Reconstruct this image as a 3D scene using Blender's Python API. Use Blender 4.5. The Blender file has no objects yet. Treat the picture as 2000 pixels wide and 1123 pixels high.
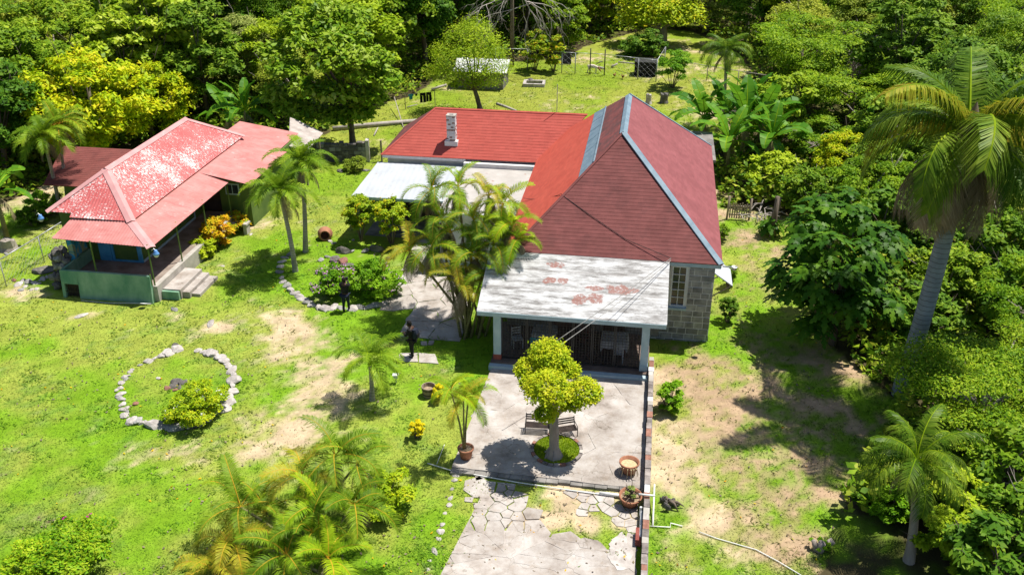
import bpy, bmesh, math, random
import numpy as np
from mathutils import Vector, Matrix

# ------------------------------------------------------------------ camera, light
SC = bpy.context.scene
COL = SC.collection
CAM_H, PITCH, FPX = 21.3, math.radians(27.3), 1802.0
cam_d = bpy.data.cameras.new('camera')
cam_d.sensor_width = 36.0
cam_d.lens = 36.0 * FPX / 2000.0
cam_d.clip_start, cam_d.clip_end = 0.1, 3000.0
cam = bpy.data.objects.new('camera', cam_d)
COL.objects.link(cam)
cam.location = (0, 0, CAM_H)
cam.rotation_euler = (math.pi / 2 - PITCH, 0, 0)
SC.camera = cam

SUN_DIR = Vector((-0.37, -0.21, -1.0)).normalized()        # the way the light travels
world = bpy.data.worlds.new('World')
SC.world = world
world.use_nodes = True
wn = world.node_tree.nodes
wl = world.node_tree.links
sky = wn.new('ShaderNodeTexSky')
sky.sky_type = 'NISHITA'
sky.sun_disc = False
sky.sun_elevation = math.asin(-SUN_DIR.z)
sky.sun_rotation = math.atan2(-SUN_DIR.x, -SUN_DIR.y)
wl.new(sky.outputs[0], wn['Background'].inputs['Color'])
wn['Background'].inputs['Strength'].default_value = 0.074
sun_d = bpy.data.lights.new('sun', 'SUN')
sun_d.energy = 5.0
sun_d.angle = math.radians(0.55)
sun_d.color = (1.0, 0.95, 0.86)
sun = bpy.data.objects.new('sun', sun_d)
COL.objects.link(sun)
sun.rotation_euler = SUN_DIR.to_track_quat('-Z', 'Y').to_euler()
sun.location = (20, 20, 60)
SC.view_settings.view_transform = 'Standard'
SC.view_settings.look = 'None'
SC.view_settings.gamma = 1.0
SC.view_settings.use_curve_mapping = False
SC.view_settings.exposure = 0.5
SC.cycles.max_bounces = 6
SC.cycles.transparent_max_bounces = 6

# ------------------------------------------------------------------ measuring the ground
CP, SP = math.cos(PITCH), math.sin(PITCH)
def ray(px, py):
    a, b = (px - 1000) / FPX, (561.5 - py) / FPX
    return Vector((a, CP + b * SP, -SP + b * CP))
def P(px, py, z=0.0):
    d = ray(px, py)
    t = (z - CAM_H) / d.z
    return Vector((d.x * t, d.y * t, z))
def PY(px, py, y):
    d = ray(px, py)
    t = y / d.y
    return Vector((d.x * t, y, CAM_H + d.z * t))
YAW = math.radians(-8.69)
ORG = P(968, 701)
UX = Vector((math.cos(YAW), math.sin(YAW), 0))
UY = Vector((-math.sin(YAW), math.cos(YAW), 0))
def HW(x, y, z=0.0):                       # house axes to world
    return ORG + UX * x + UY * y + Vector((0, 0, z))
def WH(p):                                 # world to house axes
    d = Vector(p) - ORG
    return Vector((d.dot(UX), d.dot(UY), d.z))
def HP(px, py, z=0.0):                     # photo point at height z, in house axes
    return WH(P(px, py, z))

# ------------------------------------------------------------------ objects
def thing(name, label, cat, loc=(0, 0, 0), rz=0.0, group=None, rot=None):
    o = bpy.data.objects.new(name, None)
    o.empty_display_size = 0.3
    COL.objects.link(o)
    o.location = loc
    o.rotation_euler = rot if rot else (0, 0, rz)
    o['label'] = label
    o['category'] = cat
    if group:
        o['group'] = group
    return o
def tag(o, label, cat, group=None):
    o['label'] = label
    o['category'] = cat
    if group:
        o['group'] = group
    return o
def link(name, me, parent=None, loc=(0, 0, 0), rot=(0, 0, 0), scale=(1, 1, 1), kind=None):
    o = bpy.data.objects.new(name, me)
    COL.objects.link(o)
    o.parent = parent
    o.location = loc
    o.rotation_euler = rot
    o.scale = scale
    if kind:
        o['kind'] = kind
    return o
def copy_tree(o, parent=None):
    c = o.copy()
    COL.objects.link(c)
    c.parent = parent
    for ch in list(o.children):
        copy_tree(ch, c)
    return c

class MB:
    """collects faces of one mesh"""
    def __init__(s):
        s.v, s.f, s.m = [], [], []
    def face(s, pts, m=0):
        n = len(s.v)
        s.v += [tuple(p) for p in pts]
        s.f.append(tuple(range(n, n + len(pts))))
        s.m.append(m)
        return s
    def box(s, a, b, m=0):
        x0, y0, z0 = [min(a[i], b[i]) for i in range(3)]
        x1, y1, z1 = [max(a[i], b[i]) for i in range(3)]
        n = len(s.v)
        s.v += [(x0, y0, z0), (x1, y0, z0), (x1, y1, z0), (x0, y1, z0), (x0, y0, z1), (x1, y0, z1), (x1, y1, z1), (x0, y1, z1)]
        for q in ((0, 3, 2, 1), (4, 5, 6, 7), (0, 1, 5, 4), (1, 2, 6, 5), (2, 3, 7, 6), (3, 0, 4, 7)):
            s.f.append(tuple(n + i for i in q))
            s.m.append(m)
        return s
    def prism(s, poly, z0, z1, m=0):
        n, k = len(s.v), len(poly)
        s.v += [(p[0], p[1], z0 if len(p) < 3 else p[2] + z0) for p in poly]
        s.v += [(p[0], p[1], z1 if len(p) < 3 else p[2] + z1) for p in poly]
        s.f.append(tuple(n + i for i in reversed(range(k))))
        s.f.append(tuple(n + k + i for i in range(k)))
        s.m += [m, m]
        for i in range(k):
            j = (i + 1) % k
            s.f.append((n + i, n + j, n + k + j, n + k + i))
            s.m.append(m)
        return s
    def tube(s, pts, rad, n=6, m=0, cap=True):
        pts = [Vector(p) for p in pts]
        if not hasattr(rad, '__len__'):
            rad = [rad] * len(pts)
        base = len(s.v)
        prev = None
        for i, p in enumerate(pts):
            t = (pts[min(i + 1, len(pts) - 1)] - pts[max(i - 1, 0)])
            t = t.normalized() if t.length > 1e-9 else Vector((0, 0, 1))
            if prev is None:
                ref = Vector((1, 0, 0)) if abs(t.x) < .9 else Vector((0, 1, 0))
            else:
                ref = prev
            u = (ref - t * ref.dot(t)).normalized()
            w = t.cross(u)
            prev = u
            for k in range(n):
                a = 2 * math.pi * k / n
                s.v.append(tuple(p + (u * math.cos(a) + w * math.sin(a)) * rad[i]))
        for i in range(len(pts) - 1):
            for k in range(n):
                k2 = (k + 1) % n
                s.f.append((base + i * n + k, base + i * n + k2, base + (i + 1) * n + k2, base + (i + 1) * n + k))
                s.m.append(m)
        if cap:
            s.f.append(tuple(base + k for k in reversed(range(n))))
            e = base + (len(pts) - 1) * n
            s.f.append(tuple(e + k for k in range(n)))
            s.m += [m, m]
        return s
    def lathe(s, prof, n=16, m=0, c=(0, 0, 0)):
        base = len(s.v)
        for r, z in prof:
            for k in range(n):
                a = 2 * math.pi * k / n
                s.v.append((c[0] + r * math.cos(a), c[1] + r * math.sin(a), c[2] + z))
        for i in range(len(prof) - 1):
            for k in range(n):
                k2 = (k + 1) % n
                s.f.append((base + i * n + k, base + i * n + k2, base + (i + 1) * n + k2, base + (i + 1) * n + k))
                s.m.append(m)
        return s
    def mesh(s, name, mats, smooth=False):
        me = bpy.data.meshes.new(name)
        me.from_pydata(s.v, [], s.f)
        for m in (mats if isinstance(mats, (list, tuple)) else [mats]):
            me.materials.append(m)
        me.polygons.foreach_set('material_index', s.m)
        if smooth:
            me.polygons.foreach_set('use_smooth', [True] * len(s.f))
        me.update()
        return me
    def build(s, name, mats, parent=None, smooth=False, kind=None, loc=(0, 0, 0), rot=(0, 0, 0)):
        return link(name, s.mesh(name, mats, smooth), parent, loc, rot, kind=kind)

def quads_mesh(name, verts, nq, mats, k=4, mi=None):
    """nq separate k-gons from an (nq*k, 3) array"""
    me = bpy.data.meshes.new(name)
    me.vertices.add(nq * k)
    me.vertices.foreach_set('co', np.ascontiguousarray(verts, dtype=np.float32).ravel())
    me.loops.add(nq * k)
    me.loops.foreach_set('vertex_index', np.arange(nq * k, dtype=np.int32))
    me.polygons.add(nq)
    me.polygons.foreach_set('loop_start', np.arange(0, nq * k, k, dtype=np.int32))
    for m in (mats if isinstance(mats, (list, tuple)) else [mats]):
        me.materials.append(m)
    if mi is not None:
        me.polygons.foreach_set('material_index', np.asarray(mi, dtype=np.int32))
    me.update()
    me.validate()
    return me

# ------------------------------------------------------------------ materials
class NT:
    def __init__(s, name):
        s.mat = bpy.data.materials.new(name)
        s.mat.use_nodes = True
        s.n = s.mat.node_tree.nodes
        s.l = s.mat.node_tree.links
        s.b = s.n['Principled BSDF']
    def node(s, t, **kw):
        nd = s.n.new(t)
        for k, v in kw.items():
            setattr(nd, k, v)
        return nd
    def link(s, a, b):
        s.l.new(a, b)
    def coord(s, scale=(1, 1, 1), kind='Object'):
        tc = s.node('ShaderNodeTexCoord')
        mp = s.node('ShaderNodeMapping')
        mp.inputs['Scale'].default_value = scale
        s.link(tc.outputs[kind], mp.inputs['Vector'])
        return mp.outputs[0]
    def noise(s, vec, scale, detail=4, rough=.55, dist=0.0):
        n = s.node('ShaderNodeTexNoise')
        n.inputs['Scale'].default_value = scale
        n.inputs['Detail'].default_value = detail
        n.inputs['Roughness'].default_value = rough
        n.inputs['Distortion'].default_value = dist
        s.link(vec, n.inputs['Vector'])
        return n.outputs['Fac']
    def ramp(s, fac, stops):
        r = s.node('ShaderNodeValToRGB')
        e = r.color_ramp.elements
        while len(e) < len(stops):
            e.new(.5)
        for el, (p, c) in zip(e, stops):
            el.position = p
            el.color = (*c, 1) if len(c) == 3 else c
        s.link(fac, r.inputs[0])
        return r.outputs[0]
    def mix(s, fac, a, b, mode='MIX'):
        m = s.node('ShaderNodeMix', data_type='RGBA', blend_type=mode)
        for inp, v in ((m.inputs['Factor'], fac), (m.inputs['A'], a), (m.inputs['B'], b)):
            if hasattr(v, 'is_linked'):
                s.link(v, inp)
            elif isinstance(v, (int, float)):
                inp.default_value = v
            else:
                inp.default_value = (*v, 1)
        return m.outputs['Result']
    def math(s, op, a, b=0.0, clamp=False):
        m = s.node('ShaderNodeMath', operation=op, use_clamp=clamp)
        for inp, v in ((m.inputs[0], a), (m.inputs[1], b)):
            if hasattr(v, 'is_linked'):
                s.link(v, inp)
            else:
                inp.default_value = v
        return m.outputs[0]
    def step(s, fac, lo, hi):
        m = s.node('ShaderNodeMapRange')
        m.inputs['From Min'].default_value = lo
        m.inputs['From Max'].default_value = hi
        s.link(fac, m.inputs['Value'])
        return m.outputs[0]
    def bump(s, h, strength, dist=.02):
        b = s.node('ShaderNodeBump')
        b.inputs['Strength'].default_value = strength
        b.inputs['Distance'].default_value = dist
        s.link(h, b.inputs['Height'])
        s.link(b.outputs[0], s.b.inputs['Normal'])
    def done(s, color, rough=.8, spec=.3, metal=0.0):
        if hasattr(color, 'is_linked'):
            s.link(color, s.b.inputs['Base Color'])
        else:
            s.b.inputs['Base Color'].default_value = (*color, 1)
        s.b.inputs['Roughness'].default_value = rough
        s.b.inputs['Specular IOR Level'].default_value = spec
        s.b.inputs['Metallic'].default_value = metal
        return s.mat

def pmat(name, c1, c2, scale=3.0, rough=.8, bump=.25, bscale=None, spec=.25, metal=0.0, stretch=(1, 1, 1), pieces=0.0):
    t = NT(name)
    v = t.coord(stretch)
    c = t.ramp(t.noise(v, scale, 6, .62), [(.32, c1), (.68, c2)])
    if pieces:
        oi = t.node('ShaderNodeObjectInfo')
        h = t.node('ShaderNodeHueSaturation')
        t.link(c, h.inputs['Color'])
        t.link(t.math('ADD', t.math('MULTIPLY', oi.outputs['Random'], pieces), 1 - pieces * .55), h.inputs['Value'])
        c = h.outputs[0]
    if bump:
        t.bump(t.noise(v, bscale or scale * 6, 5), bump)
    return t.done(c, rough, spec, metal)

def leafmat(name, cols, trans=.3, rough=.55, objvar=.22, nscale=.9, island=.4):
    """leaf colours vary from spray to spray, leaf to leaf and plant to plant"""
    t = NT(name)
    g = t.node('ShaderNodeNewGeometry')
    v = t.coord()
    f = t.math('ADD', t.math('MULTIPLY', g.outputs['Random Per Island'], island), t.math('MULTIPLY', t.step(t.noise(v, nscale, 3, .6), .3, .7), 1 - island))
    n = len(cols)
    c = t.ramp(f, [(.1 + .8 * i / max(1, n - 1), k) for i, k in enumerate(cols)])
    oi = t.node('ShaderNodeObjectInfo')
    h = t.node('ShaderNodeHueSaturation')
    t.link(c, h.inputs['Color'])
    t.link(t.math('ADD', t.math('MULTIPLY', oi.outputs['Random'], objvar * 1.6), 1 - objvar * .8), h.inputs['Value'])
    t.link(t.math('ADD', t.math('MULTIPLY', oi.outputs['Random'], -.025), .515), h.inputs['Hue'])
    c = h.outputs[0]
    t.done(c, rough, .12)
    tr = t.node('ShaderNodeBsdfTranslucent')
    t.link(c, tr.inputs['Color'])
    ms = t.node('ShaderNodeMixShader')
    ms.inputs[0].default_value = trans
    t.link(t.b.outputs[0], ms.inputs[1])
    t.link(tr.outputs[0], ms.inputs[2])
    t.link(ms.outputs[0], t.n['Material Output'].inputs['Surface'])
    return t.mat

M = {}
M['leaf_dark'] = leafmat('leaf_dark', [(.035, .1, .006), (.11, .23, .012), (.27, .4, .03)])
M['leaf_mid'] = leafmat('leaf_mid', [(.045, .12, .006), (.16, .29, .01), (.37, .48, .03)])
M['leaf_light'] = leafmat('leaf_light', [(.13, .25, .006), (.34, .47, .012), (.52, .6, .035)])
M['leaf_yellow'] = leafmat('leaf_yellow', [(.12, .26, .004), (.36, .5, .006), (.6, .62, .01), (.66, .52, .02)])
M['leaf_olive'] = leafmat('leaf_olive', [(.1, .17, .012), (.28, .35, .025), (.46, .5, .06)])
M['leaf_grey'] = leafmat('leaf_grey', [(.12, .19, .03), (.29, .36, .08), (.44, .48, .15)])
M['leaf_ficus'] = leafmat('leaf_ficus', [(.1, .22, .006), (.3, .42, .01), (.5, .55, .014), (.6, .58, .03)], nscale=1.6)
M['leaf_feather'] = leafmat('leaf_feather', [(.06, .16, .004), (.19, .34, .008), (.4, .52, .02)], trans=.35)
M['leaf_bread'] = leafmat('leaf_bread', [(.025, .085, .005), (.065, .16, .008), (.17, .31, .016)], rough=.45)
M['leaf_almond'] = leafmat('leaf_almond', [(.07, .16, .006), (.22, .36, .012), (.42, .54, .03), (.52, .6, .12)], rough=.45)
M['leaf_croton'] = leafmat('leaf_croton', [(.18, .24, .008), (.55, .45, .01), (.66, .4, .012), (.6, .24, .012), (.12, .22, .01)], trans=.2)
M['leaf_gold'] = leafmat('leaf_gold', [(.4, .42, .006), (.7, .62, .008), (.72, .62, .012)], trans=.3)
M['leaf_bright'] = leafmat('leaf_bright', [(.07, .2, .005), (.2, .4, .01), (.38, .56, .025)])
M['leaf_banana'] = leafmat('leaf_banana', [(.06, .2, .012), (.16, .35, .02)], trans=.35, rough=.45, objvar=.35)
M['palm_green'] = leafmat('palm_green', [(.07, .16, .006), (.18, .3, .012), (.32, .42, .03)], trans=.3, rough=.5, objvar=.35)
M['palm_lime'] = leafmat('palm_lime', [(.15, .3, .006), (.3, .45, .012), (.44, .55, .02)], trans=.35, rough=.5, objvar=.25)
M['palm_gold'] = leafmat('palm_gold', [(.13, .19, .008), (.28, .33, .014), (.42, .4, .03), (.4, .3, .03), (.15, .22, .01)], trans=.3, rough=.5, objvar=.3)
M['palm_royal'] = leafmat('palm_royal', [(.05, .12, .006), (.12, .21, .012), (.26, .34, .035)], trans=.25, rough=.42, objvar=.35)
M['palm_stalk'] = leafmat('palm_stalk', [(.45, .3, .03), (.6, .35, .03)], trans=.0, rough=.5, objvar=.3)
M['palm_dead'] = leafmat('palm_dead', [(.14, .1, .055), (.24, .19, .12), (.34, .28, .2)], trans=.15, rough=.7, objvar=.3)
M['petal_pink'] = leafmat('petal_pink', [(.45, .14, .42), (.62, .3, .6), (.7, .48, .68)], trans=.3, rough=.6)
M['petal_white'] = leafmat('petal_white', [(.7, .7, .6), (.75, .75, .68)], trans=.3, rough=.6, objvar=.1)
M['petal_yellow'] = leafmat('petal_yellow', [(.7, .45, .01), (.75, .55, .02)], trans=.3, rough=.6, objvar=.1)
M['petal_magenta'] = leafmat('petal_magenta', [(.45, .02, .2), (.5, .05, .28)], trans=.3, rough=.6, objvar=.1)
M['bark'] = pmat('bark', (.1, .075, .055), (.2, .16, .125), 3, .9, .6, 14, stretch=(1, 1, .35))
M['bark_pale'] = pmat('bark_pale', (.24, .2, .17), (.38, .34, .3), 3, .85, .5, 12, stretch=(1, 1, .3))
M['dead_wood'] = pmat('dead_wood', (.3, .26, .23), (.45, .41, .38), 4, .85, .4, 14)

def ring_bark(name, c1, c2, freq):
    t = NT(name)
    v = t.coord()
    sep = t.node('ShaderNodeSeparateXYZ')
    t.link(v, sep.inputs[0])
    z = t.math('ADD', sep.outputs['Z'], t.math('MULTIPLY', t.noise(v, 3, 3), .12))
    w = t.math('FRACT', t.math('MULTIPLY', z, freq))
    ringm = t.step(w, .0, .22)
    c = t.ramp(t.noise(v, 2.2, 5), [(.3, c1), (.7, c2)])
    c = t.mix(ringm, (c1[0] * .5, c1[1] * .45, c1[2] * .42), c)
    t.bump(w, .5, .03)
    return t.done(c, .75, .25)
M['palm_trunk'] = ring_bark('palm_trunk', (.25, .23, .21), (.42, .4, .37), 7)
M['royal_trunk'] = ring_bark('royal_trunk', (.17, .2, .23), (.28, .32, .35), 5)
M['areca_stem'] = ring_bark('areca_stem', (.16, .15, .06), (.32, .3, .14), 9)

M['stone'] = pmat('stone', (.15, .148, .145), (.36, .35, .33), 2.6, .9, .8, 9, pieces=.6)
M['stone_pale'] = pmat('stone_pale', (.3, .27, .25), (.56, .52, .49), 3.0, .9, .6, 10, pieces=.3)
M['stone_dark'] = pmat('stone_dark', (.07, .065, .06), (.2, .185, .17), 3.0, .9, .8, 9, pieces=.4)
M['mortar'] = pmat('mortar', (.56, .56, .55), (.68, .67, .66), 6, .9, .3)
def slab_mat():
    t = NT('slab')
    v = t.coord()
    c = t.ramp(t.noise(v, .9, 7, .7), [(.28, (.19, .16, .135)), (.42, (.33, .29, .26)), (.55, (.43, .395, .365)), (.72, (.52, .495, .475))])
    s = t.step(t.noise(v, 2.3, 8, .75), .52, .68)
    c = t.mix(t.math('MULTIPLY', s, .5), c, (.3, .23, .17))
    vo = t.node('ShaderNodeTexVoronoi', feature='DISTANCE_TO_EDGE')
    vo.inputs['Scale'].default_value = .85
    dv = t.node('ShaderNodeVectorMath', operation='ADD')
    nn = t.node('ShaderNodeTexNoise')
    nn.inputs['Scale'].default_value = 1.7
    nn.inputs['Detail'].default_value = 6
    t.link(v, nn.inputs['Vector'])
    t.link(v, dv.inputs[0])
    t.link(nn.outputs['Color'], dv.inputs[1])
    t.link(dv.outputs[0], vo.inputs['Vector'])
    cr = t.math('SUBTRACT', 1.0, t.step(vo.outputs['Distance'], .004, .016), True)
    cr = t.math('MULTIPLY', cr, t.step(t.noise(v, .8, 3), .42, .6))
    c = t.mix(t.math('MULTIPLY', cr, .6), c, (.12, .1, .07))
    oi = t.node('ShaderNodeObjectInfo')
    h = t.node('ShaderNodeHueSaturation')
    t.link(c, h.inputs['Color'])
    t.link(t.math('ADD', t.math('MULTIPLY', oi.outputs['Random'], .16), .92), h.inputs['Value'])
    t.bump(t.noise(v, 14, 6), .35)
    return t.done(h.outputs[0], .88, .2)
M['slab'] = slab_mat()
M['coping'] = pmat('coping', (.13, .11, .1), (.34, .3, .28), 4, .9, .5, 12, pieces=.6)
M['concrete'] = pmat('concrete', (.3, .28, .25), (.47, .44, .4), 1.6, .9, .35, 14)
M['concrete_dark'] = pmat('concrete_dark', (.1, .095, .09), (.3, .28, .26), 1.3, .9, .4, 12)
M['white_wall'] = pmat('white_wall', (.55, .57, .58), (.74, .75, .76), 2.0, .7, .15)
M['white_paint'] = pmat('white_paint', (.58, .59, .6), (.74, .74, .73), 3.0, .6, .1)
M['blue_metal'] = pmat('blue_metal', (.13, .2, .26), (.22, .3, .36), 2.5, .6, .12, 10, spec=.25, metal=.0)
M['green_wall'] = pmat('green_wall', (.1, .25, .16), (.28, .43, .3), 1.3, .85, .2, 9, stretch=(1, 1, .5))
M['olive_wall'] = pmat('olive_wall', (.075, .13, .03), (.125, .19, .045), 1.2, .85, .15)
M['blue_paint'] = pmat('blue_paint', (.05, .24, .42), (.1, .36, .56), 2.0, .6, .1)
M['pale_blue'] = pmat('pale_blue', (.3, .42, .48), (.45, .55, .6), 2.0, .65, .1)
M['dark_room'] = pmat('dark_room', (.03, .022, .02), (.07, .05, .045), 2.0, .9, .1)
M['brown_wood'] = pmat('brown_wood', (.07, .03, .022), (.13, .065, .05), 3.0, .7, .2, stretch=(1, 1, .2))
M['bench_slat'] = pmat('bench_slat', (.025, .018, .016), (.06, .042, .036), 3.0, .7, .2)
M['old_wood'] = pmat('old_wood', (.2, .15, .115), (.36, .29, .23), 4.0, .9, .4, stretch=(3, 3, .5))
M['iron'] = pmat('iron', (.012, .012, .013), (.03, .028, .027), 5, .55, .1, spec=.4)
M['galv'] = pmat('galv', (.32, .33, .34), (.5, .51, .52), 5, .4, .05, spec=.5, metal=.4)
M['terracotta'] = pmat('terracotta', (.26, .11, .065), (.42, .2, .12), 4, .85, .25)
M['soil'] = pmat('soil', (.16, .11, .07), (.42, .33, .22), 7, .95, .6, 20)
M['brick'] = pmat('brick', (.2, .09, .065), (.36, .19, .14), 6, .9, .5, 18, pieces=.4)
M['tile_floor'] = pmat('tile_floor', (.09, .06, .05), (.2, .15, .125), 1.5, .6, .1)
M['verandah_tile'] = pmat('verandah_tile', (.16, .12, .1), (.32, .265, .225), 1.5, .7, .1)
M['glass'] = pmat('glass', (.02, .025, .03), (.05, .06, .07), 2.0, .12, 0, spec=.6)
M['black_cloth'] = pmat('black_cloth', (.008, .008, .01), (.02, .02, .024), 9, .85, .3)
M['navy_cloth'] = pmat('navy_cloth', (.01, .014, .03), (.02, .028, .05), 9, .85, .3)
M['teal_cloth'] = pmat('teal_cloth', (.02, .22, .28), (.05, .34, .4), 6, .8, .2)
M['white_cloth'] = pmat('white_cloth', (.3, .31, .34), (.42, .43, .46), 4, .8, .2)
M['skin'] = pmat('skin', (.06, .03, .02), (.1, .052, .034), 8, .55, .1)
M['hair'] = pmat('hair', (.006, .005, .005), (.015, .012, .011), 30, .8, .5)
M['pvc'] = pmat('pvc', (.66, .66, .63), (.8, .8, .78), 5, .45, .03)
M['lamp_blue'] = pmat('lamp_blue', (.08, .22, .55), (.16, .36, .7), 3, .3, 0, spec=.6)
M['goat_white'] = pmat('goat_white', (.55, .45, .4), (.72, .63, .57), 6, .9, .4)
M['goat_brown'] = pmat('goat_brown', (.2, .085, .04), (.3, .14, .07), 6, .9, .4)
M['red_rust'] = pmat('red_rust', (.2, .05, .04), (.34, .1, .08), 5, .8, .3)
M['straw'] = pmat('straw', (.4, .31, .17), (.6, .49, .3), 12, .95, .8, 40)
M['zinc_rust'] = pmat('zinc_rust', (.24, .2, .18), (.45, .41, .38), 1.5, .6, .2, 9, metal=.2)

def shingle_mat(name, c1, c2, dark, amount, course, axis=1):
    """asphalt shingles: speckle, tab-to-tab tone, weather streaks"""
    t = NT(name)
    v = t.coord()
    c = t.ramp(t.noise(v, 1.1, 6, .65), [(.3, c1), (.7, c2)])
    br = t.node('ShaderNodeTexWhiteNoise')
    sn = t.node('ShaderNodeVectorMath', operation='SNAP')
    t.link(v, sn.inputs[0])
    sn.inputs[1].default_value = (.31, .31, .11)
    t.link(sn.outputs[0], br.inputs['Vector'])
    c = t.mix(1.0, c, t.ramp(br.outputs['Value'], [(0, (.93, .93, .93)), (1, (1.07, 1.07, 1.07))]), 'MULTIPLY')
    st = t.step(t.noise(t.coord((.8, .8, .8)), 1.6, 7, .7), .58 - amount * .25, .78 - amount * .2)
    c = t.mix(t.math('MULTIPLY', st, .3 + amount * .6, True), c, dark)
    t.bump(t.noise(v, 45, 3), .35, .01)
    return t.done(c, .88, .2)
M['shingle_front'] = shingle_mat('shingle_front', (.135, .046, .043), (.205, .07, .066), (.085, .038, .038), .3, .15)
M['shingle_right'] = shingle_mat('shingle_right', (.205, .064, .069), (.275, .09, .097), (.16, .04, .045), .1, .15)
M['shingle_wing'] = shingle_mat('shingle_wing', (.4, .08, .062), (.46, .1, .078), (.17, .03, .028), .1, .15)
M['shingle_skirt'] = shingle_mat('shingle_skirt', (.44, .075, .05), (.52, .1, .066), (.3, .05, .035), .05, .15)
M['shingle_old'] = shingle_mat('shingle_old', (.15, .045, .042), (.26, .08, .075), (.07, .05, .05), .75, .15)
M['shingle_shed'] = shingle_mat('shingle_shed', (.15, .045, .04), (.22, .07, .06), (.09, .045, .04), .3, .15)

def peeling(name, paint1, paint2, bare, lo, hi, streak, fade=None):
    t = NT(name)
    v = t.coord()
    c = t.ramp(t.noise(v, 1.0, 6, .6), [(.3, paint1), (.7, paint2)])
    n1 = t.noise(t.coord(streak), 2.3, 6, .66)
    n2 = t.noise(t.coord(), .55, 3)
    s = t.math('ADD', t.math('MULTIPLY', n1, .72), t.math('MULTIPLY', n2, .3))
    m = t.step(s, lo, hi)
    c = t.mix(m, c, bare)
    n3 = t.step(t.noise(v, 5.0, 5, .7), .55, .7)
    c = t.mix(t.math('MULTIPLY', n3, .25), c, (.3, .2, .18))
    if fade:
        sep = t.node('ShaderNodeSeparateXYZ')
        t.link(v, sep.inputs[0])
        for ax, per, off in fade:
            w = t.math('FRACT', t.math('ADD', t.math('DIVIDE', t.math('ADD', sep.outputs[ax], t.math('MULTIPLY', n2, .08)), per), off))
            lap = t.math('SUBTRACT', 1.0, t.step(t.math('ABSOLUTE', t.math('SUBTRACT', w, .5)), .004, .02), True)
            c = t.mix(t.math('MULTIPLY', lap, t.step(n3, .3, .7)), c, (.2, .06, .06))
        st = t.step(t.noise(t.coord((.7, 3.5, 1)), 1.5, 7, .7), .5, .72)
        c = t.mix(t.math('MULTIPLY', st, .5), c, (.4, .1, .1))
    t.bump(n1, .15)
    return t.done(c, .75, .15)
M['zinc_red'] = peeling('zinc_red', (.46, .1, .1), (.56, .155, .15), (.74, .69, .67), .558, .568, (3.4, 9.5, 3.4))
M['zinc_pink'] = peeling('zinc_pink', (.46, .165, .15), (.58, .265, .245), (.62, .45, .43), .58, .75, (1, 1, 1), [('Y', 2.6, .2), ('X', 3.3, .93)])
M['ridge_pink'] = peeling('ridge_pink', (.5, .24, .24), (.6, .34, .33), (.6, .48, .47), .58, .7, (1, 1, 1))

def porch_roof_mat():
    """old white membrane with grime, seams and rusty worn spots"""
    t = NT('porch_roof_paint')
    v = t.coord()
    c = t.ramp(t.noise(v, .8, 7, .68), [(.3, (.33, .32, .315)), (.46, (.53, .53, .53)), (.7, (.64, .65, .66))])
    g = t.step(t.noise(t.coord((.5, 2.6, 2.6)), 1.6, 9, .8), .45, .6)
    c = t.mix(t.math('MULTIPLY', g, .88), c, (.13, .12, .112))
    g2 = t.step(t.noise(t.coord((.25, 5.5, 5.5)), 2.2, 7, .75), .56, .68)
    c = t.mix(t.math('MULTIPLY', g2, .75), c, (.2, .185, .175))
    sep = t.node('ShaderNodeSeparateXYZ')
    t.link(v, sep.inputs[0])
    wob = t.noise(v, 3.5, 4)
    total = None
    for (cx, cy, rx, ry) in ((2.35, 2.05, .32, .16), (2.15, 1.15, .3, .18), (2.75, 1.2, .2, .2), (3.55, .32, .3, .28), (4.15, .95, .38, .14), (4.2, .45, .33, .26), (5.25, .95, .62, .26), (3.4, 2.95, .4, .12)):
        dx = t.math('DIVIDE', t.math('SUBTRACT', sep.outputs['X'], cx), rx)
        dy = t.math('DIVIDE', t.math('SUBTRACT', sep.outputs['Y'], cy), ry)
        d = t.math('ADD', t.math('MULTIPLY', dx, dx), t.math('MULTIPLY', dy, dy))
        d = t.math('ADD', d, t.math('MULTIPLY', t.math('SUBTRACT', wob, .5), 5.0))
        m = t.math('SUBTRACT', 1.0, t.step(d, .75, 1.15), True)
        total = m if total is None else t.math('MAXIMUM', total, m)
    total = t.math('MULTIPLY', total, t.step(t.noise(v, 9, 5, .7), .34, .5))
    c = t.mix(t.math('MULTIPLY', total, .85), c, (.27, .11, .085))
    for yy in (.75, 1.75, 2.6):
        d = t.math('ABSOLUTE', t.math('SUBTRACT', t.math('ADD', sep.outputs['Y'], t.math('MULTIPLY', wob, .06)), yy))
        c = t.mix(t.math('MULTIPLY', t.math('SUBTRACT', 1.0, t.step(d, .015, .05), True), .55), c, (.22, .2, .19))
    t.bump(t.noise(v, 6, 5), .2)
    return t.done(c, .7, .3)
M['porch_roof'] = porch_roof_mat()
M['white_roof'] = peeling('white_roof', (.4, .43, .46), (.48, .51, .54), (.3, .2, .17), .635, .67, (.8, 2.0, 1))
M['flat_roof'] = peeling('flat_roof', (.34, .325, .3), (.46, .44, .415), (.3, .17, .13), .625, .66, (.7, .7, 1))

def mural_mat():
    t = NT('mural_wall')
    v = t.coord()
    c = t.ramp(t.noise(v, .9, 3, .5, 1.2), [(.36, (.03, .14, .09)), (.45, (.04, .28, .45)), (.52, (.06, .33, .55)), (.58, (.4, .42, .2)), (.64, (.1, .3, .3))])
    return t.done(c, .8)
M['mural'] = mural_mat()

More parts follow.
